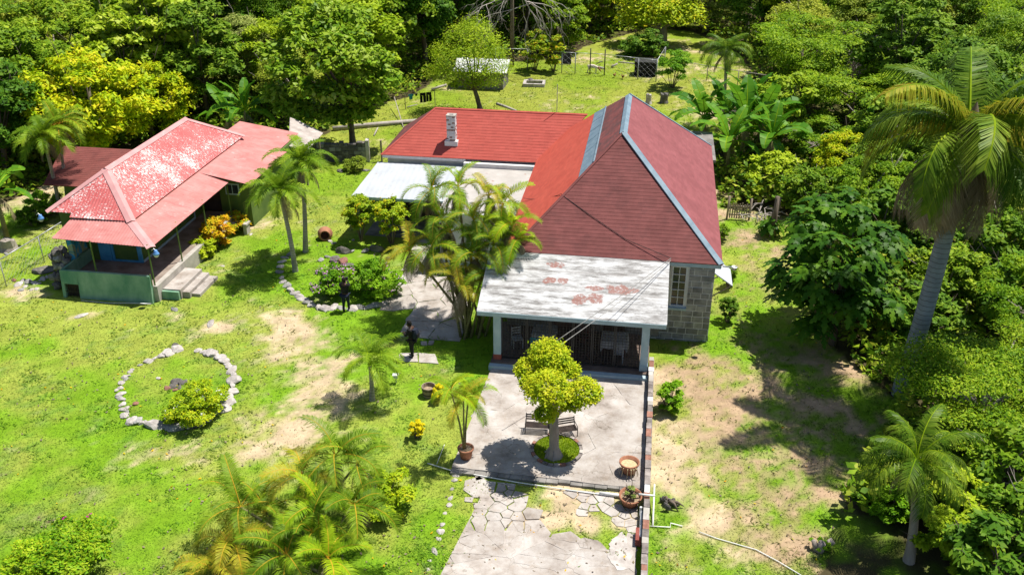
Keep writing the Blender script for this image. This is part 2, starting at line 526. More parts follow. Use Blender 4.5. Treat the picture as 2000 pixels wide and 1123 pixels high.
# ------------------------------------------------------------------ ground
def vnoise(x, y, seed):
    xi, yi = np.floor(x).astype(np.int64), np.floor(y).astype(np.int64)
    fx, fy = x - xi, y - yi
    fx, fy = fx * fx * (3 - 2 * fx), fy * fy * (3 - 2 * fy)
    def h(a, b):
        n = (a * 374761393 + b * 668265263 + seed * 1442695041) & 0xffffffff
        n = ((n ^ (n >> 13)) * 1274126177) & 0xffffffff
        return ((n ^ (n >> 16)) & 0xffff) / 65535.0
    return (h(xi, yi) * (1 - fx) + h(xi + 1, yi) * fx) * (1 - fy) + (h(xi, yi + 1) * (1 - fx) + h(xi + 1, yi + 1) * fx) * fy
def fbm(x, y, s, seed, octs=4):
    a, amp, tot = 0, .5, 0
    for o in range(octs):
        a = a + amp * vnoise(x * s, y * s, seed + o * 17)
        tot += amp
        amp *= .55
        s *= 2.1
    return a / tot
def sstep(x, a, b):
    t = np.clip((x - a) / (b - a), 0, 1)
    return t * t * (3 - 2 * t)

# worn bare earth: centre in the photo, radii in metres
DIRT = [(600, 660, 1.7, 1.9, 1.0), (625, 725, 1.5, 1.5, 1.1), (600, 790, 1.6, 1.6, 1.0), (570, 840, 1.3, 1.2, .95), (493, 885, .7, .9, .95),
        (560, 630, 1.6, 1.2, .7), (540, 760, 1, 1, .5), (500, 640, 2.5, 1, .3), (470, 620, 2.5, 1.2, .35), (550, 470, 3, 2.5, .32), (420, 640, .7, .4, .9), (160, 617, .8, .4, .9), (235, 880, 1.5, .8, .3), (470, 930, 1.6, 1.4, .5), (690, 850, 1.2, .8, .5),
        (330, 905, 2.6, .8, .5), (250, 960, 1.5, .8, .25),
        (1330, 800, 1.5, 1.5, .8), (1400, 850, 2.2, 1.8, .95), (1500, 880, 2.3, 2, .8), (1350, 900, 1.6, 1.8, .8), (1450, 960, 1.8, 1.6, .7),
        (1300, 950, 1, 1.5, .7), (1560, 800, 1.8, 1.5, .8), (1310, 690, 1.2, .8, .7), (1520, 480, 1.6, 3, .7), (1480, 430, 2.5, 2, .6), (1430, 400, 2.5, 3, 1.1), (1540, 550, 1, 1.5, .6),
        (1290, 1060, 1, 1, .7), (1650, 720, 2.5, 2, .8), (1800, 900, 3, 3, .9), (1570, 1060, 1, 1, .9), (1700, 1000, 2.5, 2.5, .7), (1290, 650, 1, .4, .9),
        (1420, 800, 4.4, 5, .84), (1340, 950, 2, 3.2, .9), (1560, 900, 2.8, 3, .75), (1460, 470, 1.5, 5, .65), (1450, 1080, 3, 2, .55), (1340, 720, 2.5, 2, .62),
        (1190, 205, 4, 3, .45), (1170, 115, 4, 3, .5), (1400, 140, 6, 5, .55), (1330, 90, 6, 6, .5), (1350, 200, 4, 3, .45), (1430, 230, 4, 4, .8), (740, 280, 2.5, 1.2, .6), (840, 170, 2, 1, .6), (800, 200, 2, 1.5, .4),
        (60, 395, 4, 3.5, .75), (100, 430, 2, 2.5, .7), (50, 570, 2, .7, .7), (20, 480, 1.5, 1, .6), (510, 440, 2, 1.2, .5), (640, 560, 1.2, .7, .3), (690, 500, 1, .6, .45), (820, 640, 1, .8, .5),
        (1110, 975, .5, 1.0, 1.3), (1030, 1015, .9, .45, 1.3), (1145, 1020, .5, .4, 1.3), (1230, 1020, .6, .5, 1.2)]
_D = []
for (a, b, rx, ry, w) in DIRT:
    q = P(a, b)
    _D.append((q.x, q.y, rx, ry, w))
LUSH = [P(330, 760), P(120, 760), P(250, 900), P(800, 780), P(700, 1000), P(790, 1060), P(180, 640), P(560, 720), P(900, 1000), P(400, 520)]
def in_poly(x, y, poly):
    ins = np.zeros(np.shape(x), bool)
    n = len(poly)
    for i in range(n):
        x0, y0 = poly[i][0], poly[i][1]
        x1, y1 = poly[(i + 1) % n][0], poly[(i + 1) % n][1]
        if y0 == y1:
            continue
        ins ^= ((y0 > y) != (y1 > y)) & (x < (x1 - x0) * (y - y0) / (y1 - y0) + x0)
    return ins

CLEAR = [tuple(P(a, b))[:2] for a, b in [(-150, 640), (-60, 520), (0, 400), (70, 372), (130, 330), (240, 300), (330, 262), (430, 262), (560, 268), (640, 262), (690, 215), (800, 190), (850, 160), (960, 128), (1010, 120), (1100, 118), (1140, 92), (1190, 78), (1260, 58), (1350, 62), (1420, 92), (1470, 140), (1460, 200), (1450, 262), (1360, 290), (1392, 330), (1410, 405), (1560, 425), (1560, 560), (1640, 690), (1760, 790), (1700, 900), (1640, 1000), (1600, 1123), (1650, 1300), (-300, 1300)]]
CLEAR_G = CLEAR
def ground_color(x, y):
    n1 = fbm(x, y, .16, 3)
    n2 = fbm(x, y, .75, 31)
    n3 = fbm(x, y, 2.6, 77, 3)
    d = np.zeros_like(x)
    for (cx, cy, rx, ry, w) in _D:
        q = ((x - cx) / rx) ** 2 + ((y - cy) / ry) ** 2
        d = np.maximum(d, w * np.exp(-q * .55))
    d = d + (n2 - .5) * 1.25 + (n3 - .5) * .8 + (n1 - .5) * .35
    n4 = fbm(x, y, 6.5, 51, 2)
    d = d * .9 + (n4 - .5) * .5
    dirt = sstep(d, .3, .95) * .92
    c_l = np.array([.175, .335, .016])
    c_y = np.array([.3, .37, .06])
    c_d = np.array([.085, .22, .02])
    c_o = np.array([.25, .25, .08])
    k = sstep(n1 + (n2 - .5) * .5, .38, .62)[..., None]
    far = sstep(y, 38, 75)[..., None]
    g = c_l * (1 - k) + c_y * k
    k2 = sstep(n2 + (n3 - .5) * .7, .56, .74)[..., None]
    g = g * (1 - k2 * .55) + c_d * k2 * .55
    g = g * (1 - far * .45) + np.array([.25, .265, .035]) * far * .45
    right = sstep(x + 0.13 * (y - 30), 5.5, 8)[..., None] * sstep(-y, -60, -45)[..., None]
    k3 = sstep(n2 * .6 + n3 * .4, .42, .6)[..., None] * right
    g = g * (1 - k3 * .6) + c_o * k3 * .6
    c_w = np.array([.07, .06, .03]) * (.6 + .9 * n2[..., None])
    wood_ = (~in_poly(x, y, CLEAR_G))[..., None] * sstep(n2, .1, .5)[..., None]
    tan = np.array([.52, .41, .29])
    brown = np.array([.40, .285, .2])
    dc = tan * (1 - right) + brown * right
    dc = dc * (.7 + .35 * n3[..., None] + .28 * n2[..., None])
    c = g * (1 - dirt[..., None]) + dc * dirt[..., None]
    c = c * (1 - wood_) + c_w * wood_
    return c * (.76 + .25 * n3[..., None]), dirt
def ground_z(x, y):
    return (fbm(x, y, .3, 5) - .5) * .06
def build_ground():
    xs = np.concatenate([[-900, -400, -200, -120, -85, -65, -54], np.arange(-46, 46.01, .22), [54, 65, 85, 120, 200, 400, 900]])
    ys = np.concatenate([[-300, -100, -30, 0, 10], np.arange(15, 62, .22), np.arange(62, 106, .45), [112, 125, 150, 220, 400, 900, 1500]])
    X, Y = np.meshgrid(xs, ys)
    Z = ground_z(X, Y)
    nx, ny = len(xs), len(ys)
    idx = np.arange(nx * ny).reshape(ny, nx)
    f = np.stack([idx[:-1, :-1], idx[:-1, 1:], idx[1:, 1:], idx[1:, :-1]], -1).reshape(-1, 4)
    me = bpy.data.meshes.new('ground')
    me.vertices.add(nx * ny)
    me.vertices.foreach_set('co', np.stack([X, Y, Z], -1).astype(np.float32).ravel())
    me.loops.add(f.size)
    me.loops.foreach_set('vertex_index', f.astype(np.int32).ravel())
    me.polygons.add(len(f))
    me.polygons.foreach_set('loop_start', np.arange(0, f.size, 4, dtype=np.int32))
    me.polygons.foreach_set('use_smooth', [True] * len(f))
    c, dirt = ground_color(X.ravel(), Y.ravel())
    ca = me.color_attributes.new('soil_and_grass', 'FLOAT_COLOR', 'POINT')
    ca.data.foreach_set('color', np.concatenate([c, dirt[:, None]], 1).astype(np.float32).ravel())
    me.update()
    t = NT('ground')
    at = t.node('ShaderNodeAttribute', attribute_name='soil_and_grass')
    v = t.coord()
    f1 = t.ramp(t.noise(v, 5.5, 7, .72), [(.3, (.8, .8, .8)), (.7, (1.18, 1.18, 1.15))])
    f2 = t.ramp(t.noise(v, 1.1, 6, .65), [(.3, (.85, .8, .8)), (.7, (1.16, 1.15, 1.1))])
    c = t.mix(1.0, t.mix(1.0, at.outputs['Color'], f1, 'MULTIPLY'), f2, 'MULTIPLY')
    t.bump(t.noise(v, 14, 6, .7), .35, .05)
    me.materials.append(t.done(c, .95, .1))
    o = link('ground', me)
    o['kind'] = 'structure'
    return o
build_ground()

# paved outlines (house axes) kept clear of grass
PATIO = [(-.02, -.9), (6.62, -.9), (6.62, -7.95), (-.3, -7.75)]
PATH_PX = [(818, 470), (858, 500), (885, 560), (905, 640), (865, 662), (800, 655), (792, 600), (770, 577), (800, 530)]
PATH = [HP(a, b) for a, b in PATH_PX]
# ------------------------------------------------------------------ paving
def clip(poly, n, d):
    """keep the part of a 2D polygon where p.n <= d"""
    out = []
    for i in range(len(poly)):
        a, b = poly[i], poly[(i + 1) % len(poly)]
        da, db = a[0] * n[0] + a[1] * n[1] - d, b[0] * n[0] + b[1] * n[1] - d
        if da <= 0:
            out.append(a)
        if (da < 0 < db) or (db < 0 < da):
            t = da / (da - db)
            out.append((a[0] + (b[0] - a[0]) * t, a[1] + (b[1] - a[1]) * t))
    return out
def voronoi(poly, pts, gap):
    cells = []
    for i, p in enumerate(pts):
        c = list(poly)
        for j, q in enumerate(pts):
            if i == j:
                continue
            dx, dy = q[0] - p[0], q[1] - p[1]
            L = math.hypot(dx, dy)
            if L > 5:
                continue
            n = (dx / L, dy / L)
            c = clip(c, n, (p[0] + q[0]) / 2 * n[0] + (p[1] + q[1]) / 2 * n[1] - gap(p, q) / 2)
            if len(c) < 3:
                break
        if len(c) >= 3:
            cells.append((p, c))
    return cells
def rough_edge(poly, rng, step=.22, amp=.025):
    out = []
    for i in range(len(poly)):
        a, b = poly[i], poly[(i + 1) % len(poly)]
        L = math.hypot(b[0] - a[0], b[1] - a[1])
        k = max(1, min(8, int(L / step)))
        for s in range(k):
            t = s / k
            j = amp * min(1, L)
            out.append((a[0] + (b[0] - a[0]) * t + rng.uniform(-j, j), a[1] + (b[1] - a[1]) * t + rng.uniform(-j, j)))
    return out
def pave(parent, name, cells, z0, z1, mat, rng, jz=.012, amp=.025):
    for p, c in cells:
        mb = MB()
        mb.prism(rough_edge(c, rng, amp=amp), z0, z1 + rng.uniform(-jz, jz), 0)
        mb.build(name, mat, parent)

HOUSE_ROT = YAW
rng = random.Random(11)
terrace = thing('terrace', 'x', 'x', ORG, YAW)
for k in ('label', 'category'):
    del terrace[k]
terrace['kind'] = 'structure'
mb = MB()
mb.prism([(-.02, -.93), (6.6, -.93), (6.6, -7.85), (-.25, -7.72)], -.1, .105)
mb.build('terrace_bed', M['concrete'], terrace)
pts = []
for _ in range(3000):
    q = (rng.uniform(-.2, 6.7), rng.uniform(-8, -.8))
    if all(math.hypot(q[0] - r[0], q[1] - r[1]) > 1.9 for r in pts):
        pts.append(q)
BED = HP(1085, 884)
cells = voronoi(PATIO, pts, lambda a, b: .006)
pave(terrace, 'terrace_slab', cells, .05, .125, M['slab'], rng, .001, .02)
# rough riser of the terrace step
mb = MB()
for i in range(16):
    x = -.3 + i * .435
    mb.box((x, -8.05 - rng.uniform(-.03, .05), -.05), (x + .42, -7.72, .11 + rng.uniform(-.03, .01)))
mb.build('terrace_edge', M['concrete_dark'], terrace, kind='stuff')

drive = thing('driveway', 'x', 'x', ORG, YAW)
for k in ('label', 'category'):
    del drive[k]
drive['kind'] = 'structure'
DRIVE = [(1.15, -8.25), (6.45, -8.25), (6.5, -13.5), (.35, -13.5), (.7, -11.2), (.95, -9.6)]
grassy = [(3.2, -8.55, .85, .75), (3.75, -9.3, .62, .9), (3.95, -10.05, .8, .55), (5.2, -10.1, .75, .8), (2.15, -10.55, .45, .25), (2.3, -8.45, .2, .35), (5.65, -8.4, .35, .3)]
pts = []
for _ in range(9000):
    q = (rng.uniform(-1.2, 6.6), rng.uniform(-14.6, -8.0))
    if q[1] > -10.4:
        r0 = .3 if (q[0] > 4.1 or 1.6 < q[0] < 2.4) else .55
    else:
        r0 = 1.9 if .9 < q[0] < 4.1 or q[0] > 4.9 else .34
    if q[0] < 1.0 and q[1] < -9.6:
        r0 = .3
    if all(math.hypot(q[0] - r[0], q[1] - r[1]) > r0 for r in pts):
        pts.append(q)
def drive_gap(p, q):
    h = (math.sin(p[0] * 12.9 + q[0] * 12.9 + (p[1] + q[1]) * 4.1) * 43758.5) % 1
    near = (p[1] + q[1]) / 2 > -10.5 or (p[0] + q[0]) / 2 < .9 or 4.05 < (p[0] + q[0]) / 2 < 4.6
    if (p[1] + q[1]) / 2 < -10.6:
        return .006 + .012 * h * h
    return .01 + (.06 if near else .01) * h
mb = MB()
mb.prism(rough_edge([(1.1, -10.75), (2.6, -10.7), (3.9, -10.75), (4.6, -10.9), (5.1, -11.05), (6.42, -10.9), (6.45, -13.5), (.5, -13.5), (.85, -11.6)], random.Random(6), .3, .12), -.06, .024)
mb.build('driveway_bed', M['slab'], drive)
cells = [c for c in voronoi(DRIVE, pts, drive_gap) if not any(((c[0][0] - g[0]) / g[2]) ** 2 + ((c[0][1] - g[1]) / g[3]) ** 2 < 1 for g in grassy)]
pave(drive, 'paving_stone', cells, -.05, .035, M['slab'], rng, .004)
# loose slabs west of the drive
rows = [[(926, 922), (952, 918), (956, 932), (930, 940)], [(908, 940), (935, 932), (962, 945), (955, 975), (925, 972), (905, 958)], [(908, 972), (925, 972), (922, 982), (907, 980)], [(925, 983), (943, 985), (942, 995), (926, 993)]]
for r in rows:
    MB().prism(rough_edge([tuple(HP(a, b))[:2] for a, b in r], rng), -.05, .04).build('paving_stone', M['slab'], drive)
ALL_CELLS = [c for p, c in cells]
mb = MB()
mb.prism(rough_edge([tuple(HP(a, b))[:2] for a, b in [(1192, 1058), (1215, 1038), (1225, 1062), (1238, 1080), (1228, 1112), (1206, 1118), (1186, 1090)]], random.Random(2), .12, .09), .03, .047)
mb.build('cement_patch', M['stone_pale'], drive)

def sheet(name, px, z, mat, seed=3):
    r_ = random.Random(seed)
    o = MB().prism(rough_edge([tuple(P(a, b))[:2] for a, b in px], r_, .5, .1), -.06, z).build(name, mat)
    o['kind'] = 'structure'
    return o
path = thing('path', 'x', 'x', ORG, YAW)
for k in ('label', 'category'):
    del path[k]
path['kind'] = 'structure'
pts = []
hp = [tuple(q)[:2] for q in PATH]
for _ in range(3000):
    q = (rng.uniform(min(a[0] for a in hp), max(a[0] for a in hp)), rng.uniform(min(a[1] for a in hp), max(a[1] for a in hp)))
    if in_poly(np.array(q[0]), np.array(q[1]), hp) and all(math.hypot(q[0] - r[0], q[1] - r[1]) > 1.0 for r in pts):
        pts.append(q)
# cells clipped to the bounding box, then kept where their seed lies on the path
from functools import reduce
for p, c in voronoi([(min(a[0] for a in hp) - .1, min(a[1] for a in hp) - .1), (max(a[0] for a in hp) + .1, min(a[1] for a in hp) - .1), (max(a[0] for a in hp) + .1, max(a[1] for a in hp) + .1), (min(a[0] for a in hp) - .1, max(a[1] for a in hp) + .1)], pts, lambda a, b: .03):
    r_ = [(p[0] + max(-.85, min(.85, a[0] - p[0])), p[1] + max(-.9, min(.9, a[1] - p[1]))) for a in c]
    MB().prism(rough_edge(r_, rng, amp=.03), -.06, .03 + rng.uniform(-.004, .004)).build('paving_slab', M['slab'], path)
for r in ([(780, 691), (815, 690), (816, 708), (778, 706)], [(818, 690), (850, 693), (856, 711), (819, 709)], [(822, 668), (834, 668), (834, 675), (822, 675)], [(838, 666), (848, 666), (846, 674), (836, 674)]):
    MB().prism(rough_edge([tuple(HP(a, b))[:2] for a, b in r], rng, amp=.03), -.05, .04).build('paving_slab', M['slab'], path)

# ------------------------------------------------------------------ roofs
def slope(parent, name, poly, up0, mat, course=.17, lip=.009, thick=.05, base_mat=None):
    """a roof plane from a 3D polygon whose first edge is the eave; courses of shingles are real steps"""
    pts = [Vector(p) for p in poly]
    e = (pts[1] - pts[0]).normalized()
    nrm = (pts[1] - pts[0]).cross(pts[-1] - pts[0]).normalized()
    if nrm.z < 0:
        nrm = -nrm
    u = nrm.cross(e).normalized()
    if u.z < 0:
        u = -u
    o0 = pts[0]
    p2 = [((p - o0).dot(e), (p - o0).dot(u)) for p in pts]
    low, high = min(p[1] for p in p2), max(p[1] for p in p2)
    base = MB()
    n = len(pts)
    base.face([p for p in pts])
    base.face([p - nrm * thick for p in reversed(pts)])
    for i in range(n):
        j = (i + 1) % n
        base.face([pts[i], pts[i] - nrm * thick, pts[j] - nrm * thick, pts[j]])
    deck = base.build(name, base_mat or mat, parent)
    mb = MB()
    k = low
    while k < high - .01:
        s = clip(clip(p2, (0, 1), k + course), (0, -1), -k)
        if len(s) >= 3:
            top = []
            for a, b in s:
                t = (b - k) / course
                top.append(o0 + e * a + u * b + nrm * (.004 + lip * (1 - t)))
            mb.face(top)
            lo = [(a, b) for a, b in s if b < k + 1e-4]
            if len(lo) >= 2:
                a0, a1 = min(l[0] for l in lo), max(l[0] for l in lo)
                q0, q1 = o0 + e * a0 + u * k, o0 + e * a1 + u * k
                mb.face([q0 - nrm * .004, q1 - nrm * .004, q1 + nrm * (.004 + lip), q0 + nrm * (.004 + lip)])
        k += course
    mb.build('shingles', mat, deck, kind='stuff')
    return deck
def corrugated(parent, name, poly, mat, pitch=.16, amp=.011, thick=.02):
    """ribbed sheet metal; ribs run up the slope, first edge is the eave"""
    pts = [Vector(p) for p in poly]
    e = (pts[1] - pts[0]).normalized()
    nrm = (pts[1] - pts[0]).cross(pts[-1] - pts[0]).normalized()
    if nrm.z < 0:
        nrm = -nrm
    u = nrm.cross(e).normalized()
    if u.z < 0:
        u = -u
    o0 = pts[0]
    p2 = [((p - o0).dot(e), (p - o0).dot(u)) for p in pts]
    lo, hi = min(p[0] for p in p2), max(p[0] for p in p2)
    mb = MB()
    k, side = lo, 0
    h = pitch / 2
    while k < hi - .001:
        s = clip(clip(p2, (1, 0), k + h), (-1, 0), -k)
        if len(s) >= 3:
            q = []
            for a, b in s:
                t = (a - k) / h
                t = 1 - t if side else t
                q.append(o0 + e * a + u * b + nrm * (amp * (t * 2 - 1) + amp))
            mb.face(q)
            mb.face([p - nrm * thick for p in reversed(q)])
        k += h
        side = 1 - side
    return mb.build(name, mat, parent)
def bar(mb, a, b, w, h, m=0, nrm=None, drop=0.0):
    """a strip lying from a to b, w wide, h proud; drop folds its two sides down over a ridge"""
    a, b = Vector(a), Vector(b)
    t = (b - a).normalized()
    nz = Vector(nrm).normalized() if nrm else Vector((0, 0, 1))
    s = t.cross(nz).normalized()
    n2 = s.cross(t).normalized()
    q = []
    for p in (a, b):
        for (i, j) in ((-w / 2, -.2 * h - drop), (0, -.2 * h), (w / 2, -.2 * h - drop), (w / 2, h - drop), (0, h), (-w / 2, h - drop)):
            q.append(p + s * i + n2 * j)
    n = 6
    for k in range(n):
        k2 = (k + 1) % n
        mb.face([q[k], q[n + k], q[n + k2], q[k2]], m)
    for o in (0, n):
        mb.face([q[o], q[o + 1], q[o + 4], q[o + 5]], m)
        mb.face([q[o + 1], q[o + 2], q[o + 3], q[o + 4]], m)

# ------------------------------------------------------------------ main house
H_ = thing('stone_house', 'large stone house with steep red shingle roof, chimney and white roofed front porch', 'house', ORG, YAW)
RF, RB = (4.76, 8.5, 7.8), (4.76, 15.1, 7.8)
EFR, EFL = (9.47, 2.62, 4.0), (.2, 2.62, 4.0)
EBR, EBL = (9.6, 18.7, 4.0), (.2, 18.7, 4.0)
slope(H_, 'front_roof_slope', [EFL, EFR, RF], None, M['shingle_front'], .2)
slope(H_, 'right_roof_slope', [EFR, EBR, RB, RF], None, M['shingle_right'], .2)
slope(H_, 'back_roof_slope', [EBR, EBL, RB], None, M['shingle_right'], .3)
# left slope in bands: old shingles, metal strip, bright lower skirt
def lp(t, front, over=0):      # point on the left slope, t from ridge (0) to eave (1)
    a = Vector(RF) if front else Vector(RB)
    b = Vector(EFL) if front else Vector(EBL)
    return a.lerp(b, t)
up = slope(H_, 'old_roof_slope', [lp(.27, 1), lp(.27, 0), lp(0, 0), lp(0, 1)], None, M['shingle_old'], .2)
ms = MB()
for q0, q1, w in ((.27, .41, 0),):
    a, b, c, d = lp(q0, 1), lp(q0, 0), lp(q1, 0), lp(q1, 1)
    nn = (b - a).cross(d - a).normalized()
    nn = nn if nn.z > 0 else -nn
    ms.face([p + nn * .03 for p in (a, b, c, d)])
    ms.face([p - nn * .03 for p in (d, c, b, a)])
    for p, q in ((a, b), (b, c), (c, d), (d, a)):
        ms.face([p + nn * .03, p - nn * .03, q - nn * .03, q + nn * .03])
    for k in range(1, 6):
        p, q = a.lerp(b, k / 6), d.lerp(c, k / 6)
        bar(ms, p + nn * .03, q + nn * .03, .03, .012, 0, nn)
    bar(ms, a + nn * .03, b + nn * .03, .07, .05, 0, nn)
ms.build('metal_strip', M['blue_metal'], H_)
t_low = 1.1
slope(H_, 'lower_roof_slope', [lp(t_low, 1) + Vector((0, .75, 0)), lp(t_low, 0), lp(.41, 0), lp(.41, 1), lp(1, 1)], None, M['shingle_skirt'], .2, .006)
# ridge and hip flashings
fl = MB()
bar(fl, RF, RB, .36, .05, drop=.12)
fl.build('ridge_cap', M['blue_metal'], H_)
fl = MB()
bar(fl, Vector(RF) + Vector((.05, -.05, .03)), Vector(EFR) + Vector((-.03, .03, .03)), .32, .035, 0, (.45, -.35, .8), .06)
fl.build('hip_flashing', M['blue_metal'], H_)
fl = MB()
bar(fl, Vector(RB) + Vector((.05, .05, .03)), Vector(EBR) + Vector((-.03, -.03, .03)), .18, .04, 0, (.5, .4, .8), .04)
fl.build('hip_flashing', M['blue_metal'], H_)
fl = MB()
bar(fl, Vector(RF) + Vector((-.05, -.05, .0)), Vector(EFL) + Vector((.03, .03, .0)), .16, .03, 0, (-.45, -.35, .8), .03)
fl.build('hip_cap', M['shingle_front'], H_)
# eave board + walls
mb = MB()
mb.box((7.2, 2.66, 3.78), (9.42, 2.74, 3.99)).box((9.36, 2.74, 3.78), (9.44, 18.6, 3.99))
mb.build('fascia', M['pale_blue'], H_)
mb = MB()
mb.box((.45, 2.84, -.3), (7.38, 3.1, 3.88)).box((8.02, 2.84, -.3), (9.2, 3.1, 3.88)).box((7.38, 2.84, -.3), (8.02, 3.1, 1.75)).box((7.38, 2.84, 3.72), (8.02, 3.1, 3.88))
mb.box((8.95, 3.1, -.3), (9.2, 18.4, 3.88)).box((.45, 18.15, -.3), (8.95, 18.4, 3.88)).box((.45, 3.1, -.3), (.7, 18.15, 3.88))
mb.build('wall', M['mortar'], H_)
rs = random.Random(4)
block_meshes = []
z, ci = -.2, 0
while z < 3.7:
    h = rs.uniform(.275, .315)
    x = 6.9 - (.25 if ci % 2 else 0)
    while x < 9.2:
        w = rs.uniform(.36, .58)
        x1 = min(x + w, 9.2)
        if x1 - x > .1:
            segs = [(x, x1)]
            if z + h > 1.68 and x < 8.1 and x1 > 7.3:
                segs = [s for s in ((x, min(x1, 7.3)), (max(x, 8.1), x1)) if s[1] - s[0] > .08]
            for s0, s1 in segs:
                b = MB()
                d = rs.uniform(.006, .03)
                i = .023
                b.box((s0 + i, 2.835 - d, z + i), (min(s1, 9.215) - i * .5, 2.86, z + h - i))
                b.build('stone_block', M['stone'], H_)
        x = x1
    z += h
    ci += 1
# window in the stone wall
wf = MB()
wf.box((7.36, 2.8, 1.72), (7.43, 2.95, 3.74)).box((7.97, 2.8, 1.72), (8.04, 2.95, 3.74)).box((7.43, 2.8, 3.67), (7.97, 2.95, 3.74)).box((7.43, 2.8, 1.72), (7.97, 2.95, 1.8))
wf.box((7.685, 2.84, 1.8), (7.715, 2.93, 3.67))
for k in range(1, 5):
    zz = 1.8 + k * 1.87 / 5
    wf.box((7.43, 2.845, zz - .014), (7.97, 2.925, zz + .014))
win = wf.build('window', M['white_wall'], H_)
for i in range(2):
    for k in range(5):
        x0 = 7.43 + i * .285
        MB().box((x0, 2.885, 1.81 + k * .374), (x0 + .25, 2.895, 1.81 + k * .374 + .35)).build('pane', M['glass'], win)
MB().box((7.28, 2.66, 1.62), (8.12, 2.86, 1.72)).build('sill', M['pale_blue'], win)
# window hood on the right wall, propped open
hd = MB()
a, b, c, d = Vector((9.22, 3.6, 3.15)), Vector((9.22, 5.3, 3.15)), Vector((10.1, 5.3, 2.55)), Vector((10.1, 3.6, 2.55))
nn = Vector((.55, 0, .83))
hd.face([a, b, c, d][::-1]).face([p - nn * .04 for p in (a, b, c, d)])
for p, q in ((a, b), (b, c), (c, d), (d, a)):
    hd.face([p, p - nn * .04, q - nn * .04, q])
hood = hd.build('window_hood', M['white_roof'], H_)
MB().tube([(9.22, 3.66, 1.9), (10.05, 3.66, 2.53)], .03, 5).tube([(9.22, 5.24, 1.9), (10.05, 5.24, 2.53)], .03, 5).build('brace', M['old_wood'], hood)
# floodlight on the eave corner
fd = MB()
fd.tube([(9.47, 2.6, 3.95), (9.85, 2.5, 3.98)], .03, 6).lathe([(.01, 0), (.09, .02), (.14, .16), (.12, .17), (.0, .12)], 10, 0, (9.95, 2.48, 3.86))
fd.build('floodlight', M['galv'], H_)
# concrete annex behind
an = MB().box((6.5, 18.75, 0), (9.7, 23.6, 3.0), 0).build('annex_wall', M['concrete'], H_)
MB().box((6.2, 18.6, 3.0), (9.95, 24.0, 3.16)).build('annex_roof', M['concrete_dark'], H_)

# wing to the left
WE, WR = 3.5, 5.62
WL0, WR0 = (-9.4, 15.7, WE), (-6.7, 18.45, WR)
WB0 = (-9.4, 21.2, WE)
slope(H_, 'wing_front_slope', [WL0, (.1, 15.7, WE), (2.35, 18.45, WR), WR0], None, M['shingle_wing'], .2)
slope(H_, 'wing_back_slope', [(.5, 21.2, WE), WB0, WR0, (2.35, 18.45, WR)], None, M['shingle_wing'], .3)
slope(H_, 'wing_hip_slope', [WB0, WL0, WR0], None, M['shingle_old'], .3)
mb = MB()
bar(mb, WR0, (2.35, 18.45, WR), .2, .03, drop=.06)
bar(mb, WL0, WR0, .18, .03, 0, (-.5, -.5, .8), .04)
mb.build('wing_ridge_cap', M['shingle_wing'], H_)
mb = MB().box((-9.1, 15.95, -.2), (.4, 16.2, 3.45)).box((-9.1, 16.2, -.2), (-8.85, 20.9, 3.45)).box((-9.1, 20.65, -.2), (.45, 20.9, 3.45))
mb.build('wing_wall', M['white_wall'], H_)
MB().box((-9.35, 15.74, 3.3), (-4.4, 15.82, 3.48)).build('wing_fascia', M['white_paint'], H_)
ck = M['brick']
cx, cy = -5.35, 16.35
b = MB().box((cx - .38, cy - .02, 3.2), (cx + .38, cy + .6, 4.28)).build('chimney_base', M['white_paint'], H_)
chm = MB().box((cx - .24, cy + .06, 4.2), (cx + .24, cy + .5, 5.72)).build('chimney', M['white_wall'], H_)
rs = random.Random(8)
bw, bb = MB(), MB()
for k in range(17):
    z = 4.3 + k * .085
    for face in range(4):
        n_, L = (3, .48) if face % 2 == 0 else (3, .44)
        for i in range(-1, n_):
            x0 = i * L / n_ + (L / n_ / 2 if k % 2 else 0)
            x1 = x0 + L / n_ - .012
            x0, x1 = max(x0, 0), min(x1, L)
            if x1 - x0 < .03:
                continue
            t = bb if rs.random() < .14 + (.16 if 5 < k < 14 else 0) else bw
            pr = rs.uniform(.008, .02)
            if face == 0:
                t.box((cx - .24 + x0, cy + .06 - pr, z), (cx - .24 + x1, cy + .07, z + .073))
            elif face == 2:
                t.box((cx - .24 + x0, cy + .49, z), (cx - .24 + x1, cy + .5 + pr, z + .073))
            elif face == 1:
                t.box((cx + .23, cy + .06 + x0, z), (cx + .24 + pr, cy + .06 + x1, z + .073))
            else:
                t.box((cx - .24 - pr, cy + .06 + x0, z), (cx - .23, cy + .06 + x1, z + .073))
bw.build('whitewashed_bricks', M['white_wall'], chm, kind='stuff')
bb.build('bare_bricks', M['brick'], chm, kind='stuff')
MB().box((cx - .27, cy + .03, 5.72), (cx + .27, cy + .2, 5.8)).box((cx - .27, cy + .38, 5.72), (cx + .27, cy + .53, 5.8)).box((cx - .27, cy + .2, 5.72), (cx - .12, cy + .38, 5.8)).box((cx + .12, cy + .2, 5.72), (cx + .27, cy + .38, 5.8)).build('chimney_cap', M['concrete'], chm)
# flat roof with parapet
MB().box((-4.45, 8.6, 2.95), (-.35, 15.66, 3.1)).build('flat_roof', M['flat_roof'], H_)
MB().box((-.35, 8.2, 2.9), (-.02, 15.68, 3.34)).box((-4.45, 15.4, 3.1), (-.35, 15.67, 3.34)).box((-4.45, 8.35, 2.9), (-.35, 8.6, 3.2)).build('parapet', M['white_paint'], H_)
MB().box((-4.4, 8.7, -.1), (-.3, 8.95, 2.95)).box((-.35, 8.95, -.1), (-.1, 15.6, 2.95)).build('side_wall', M['white_wall'], H_)
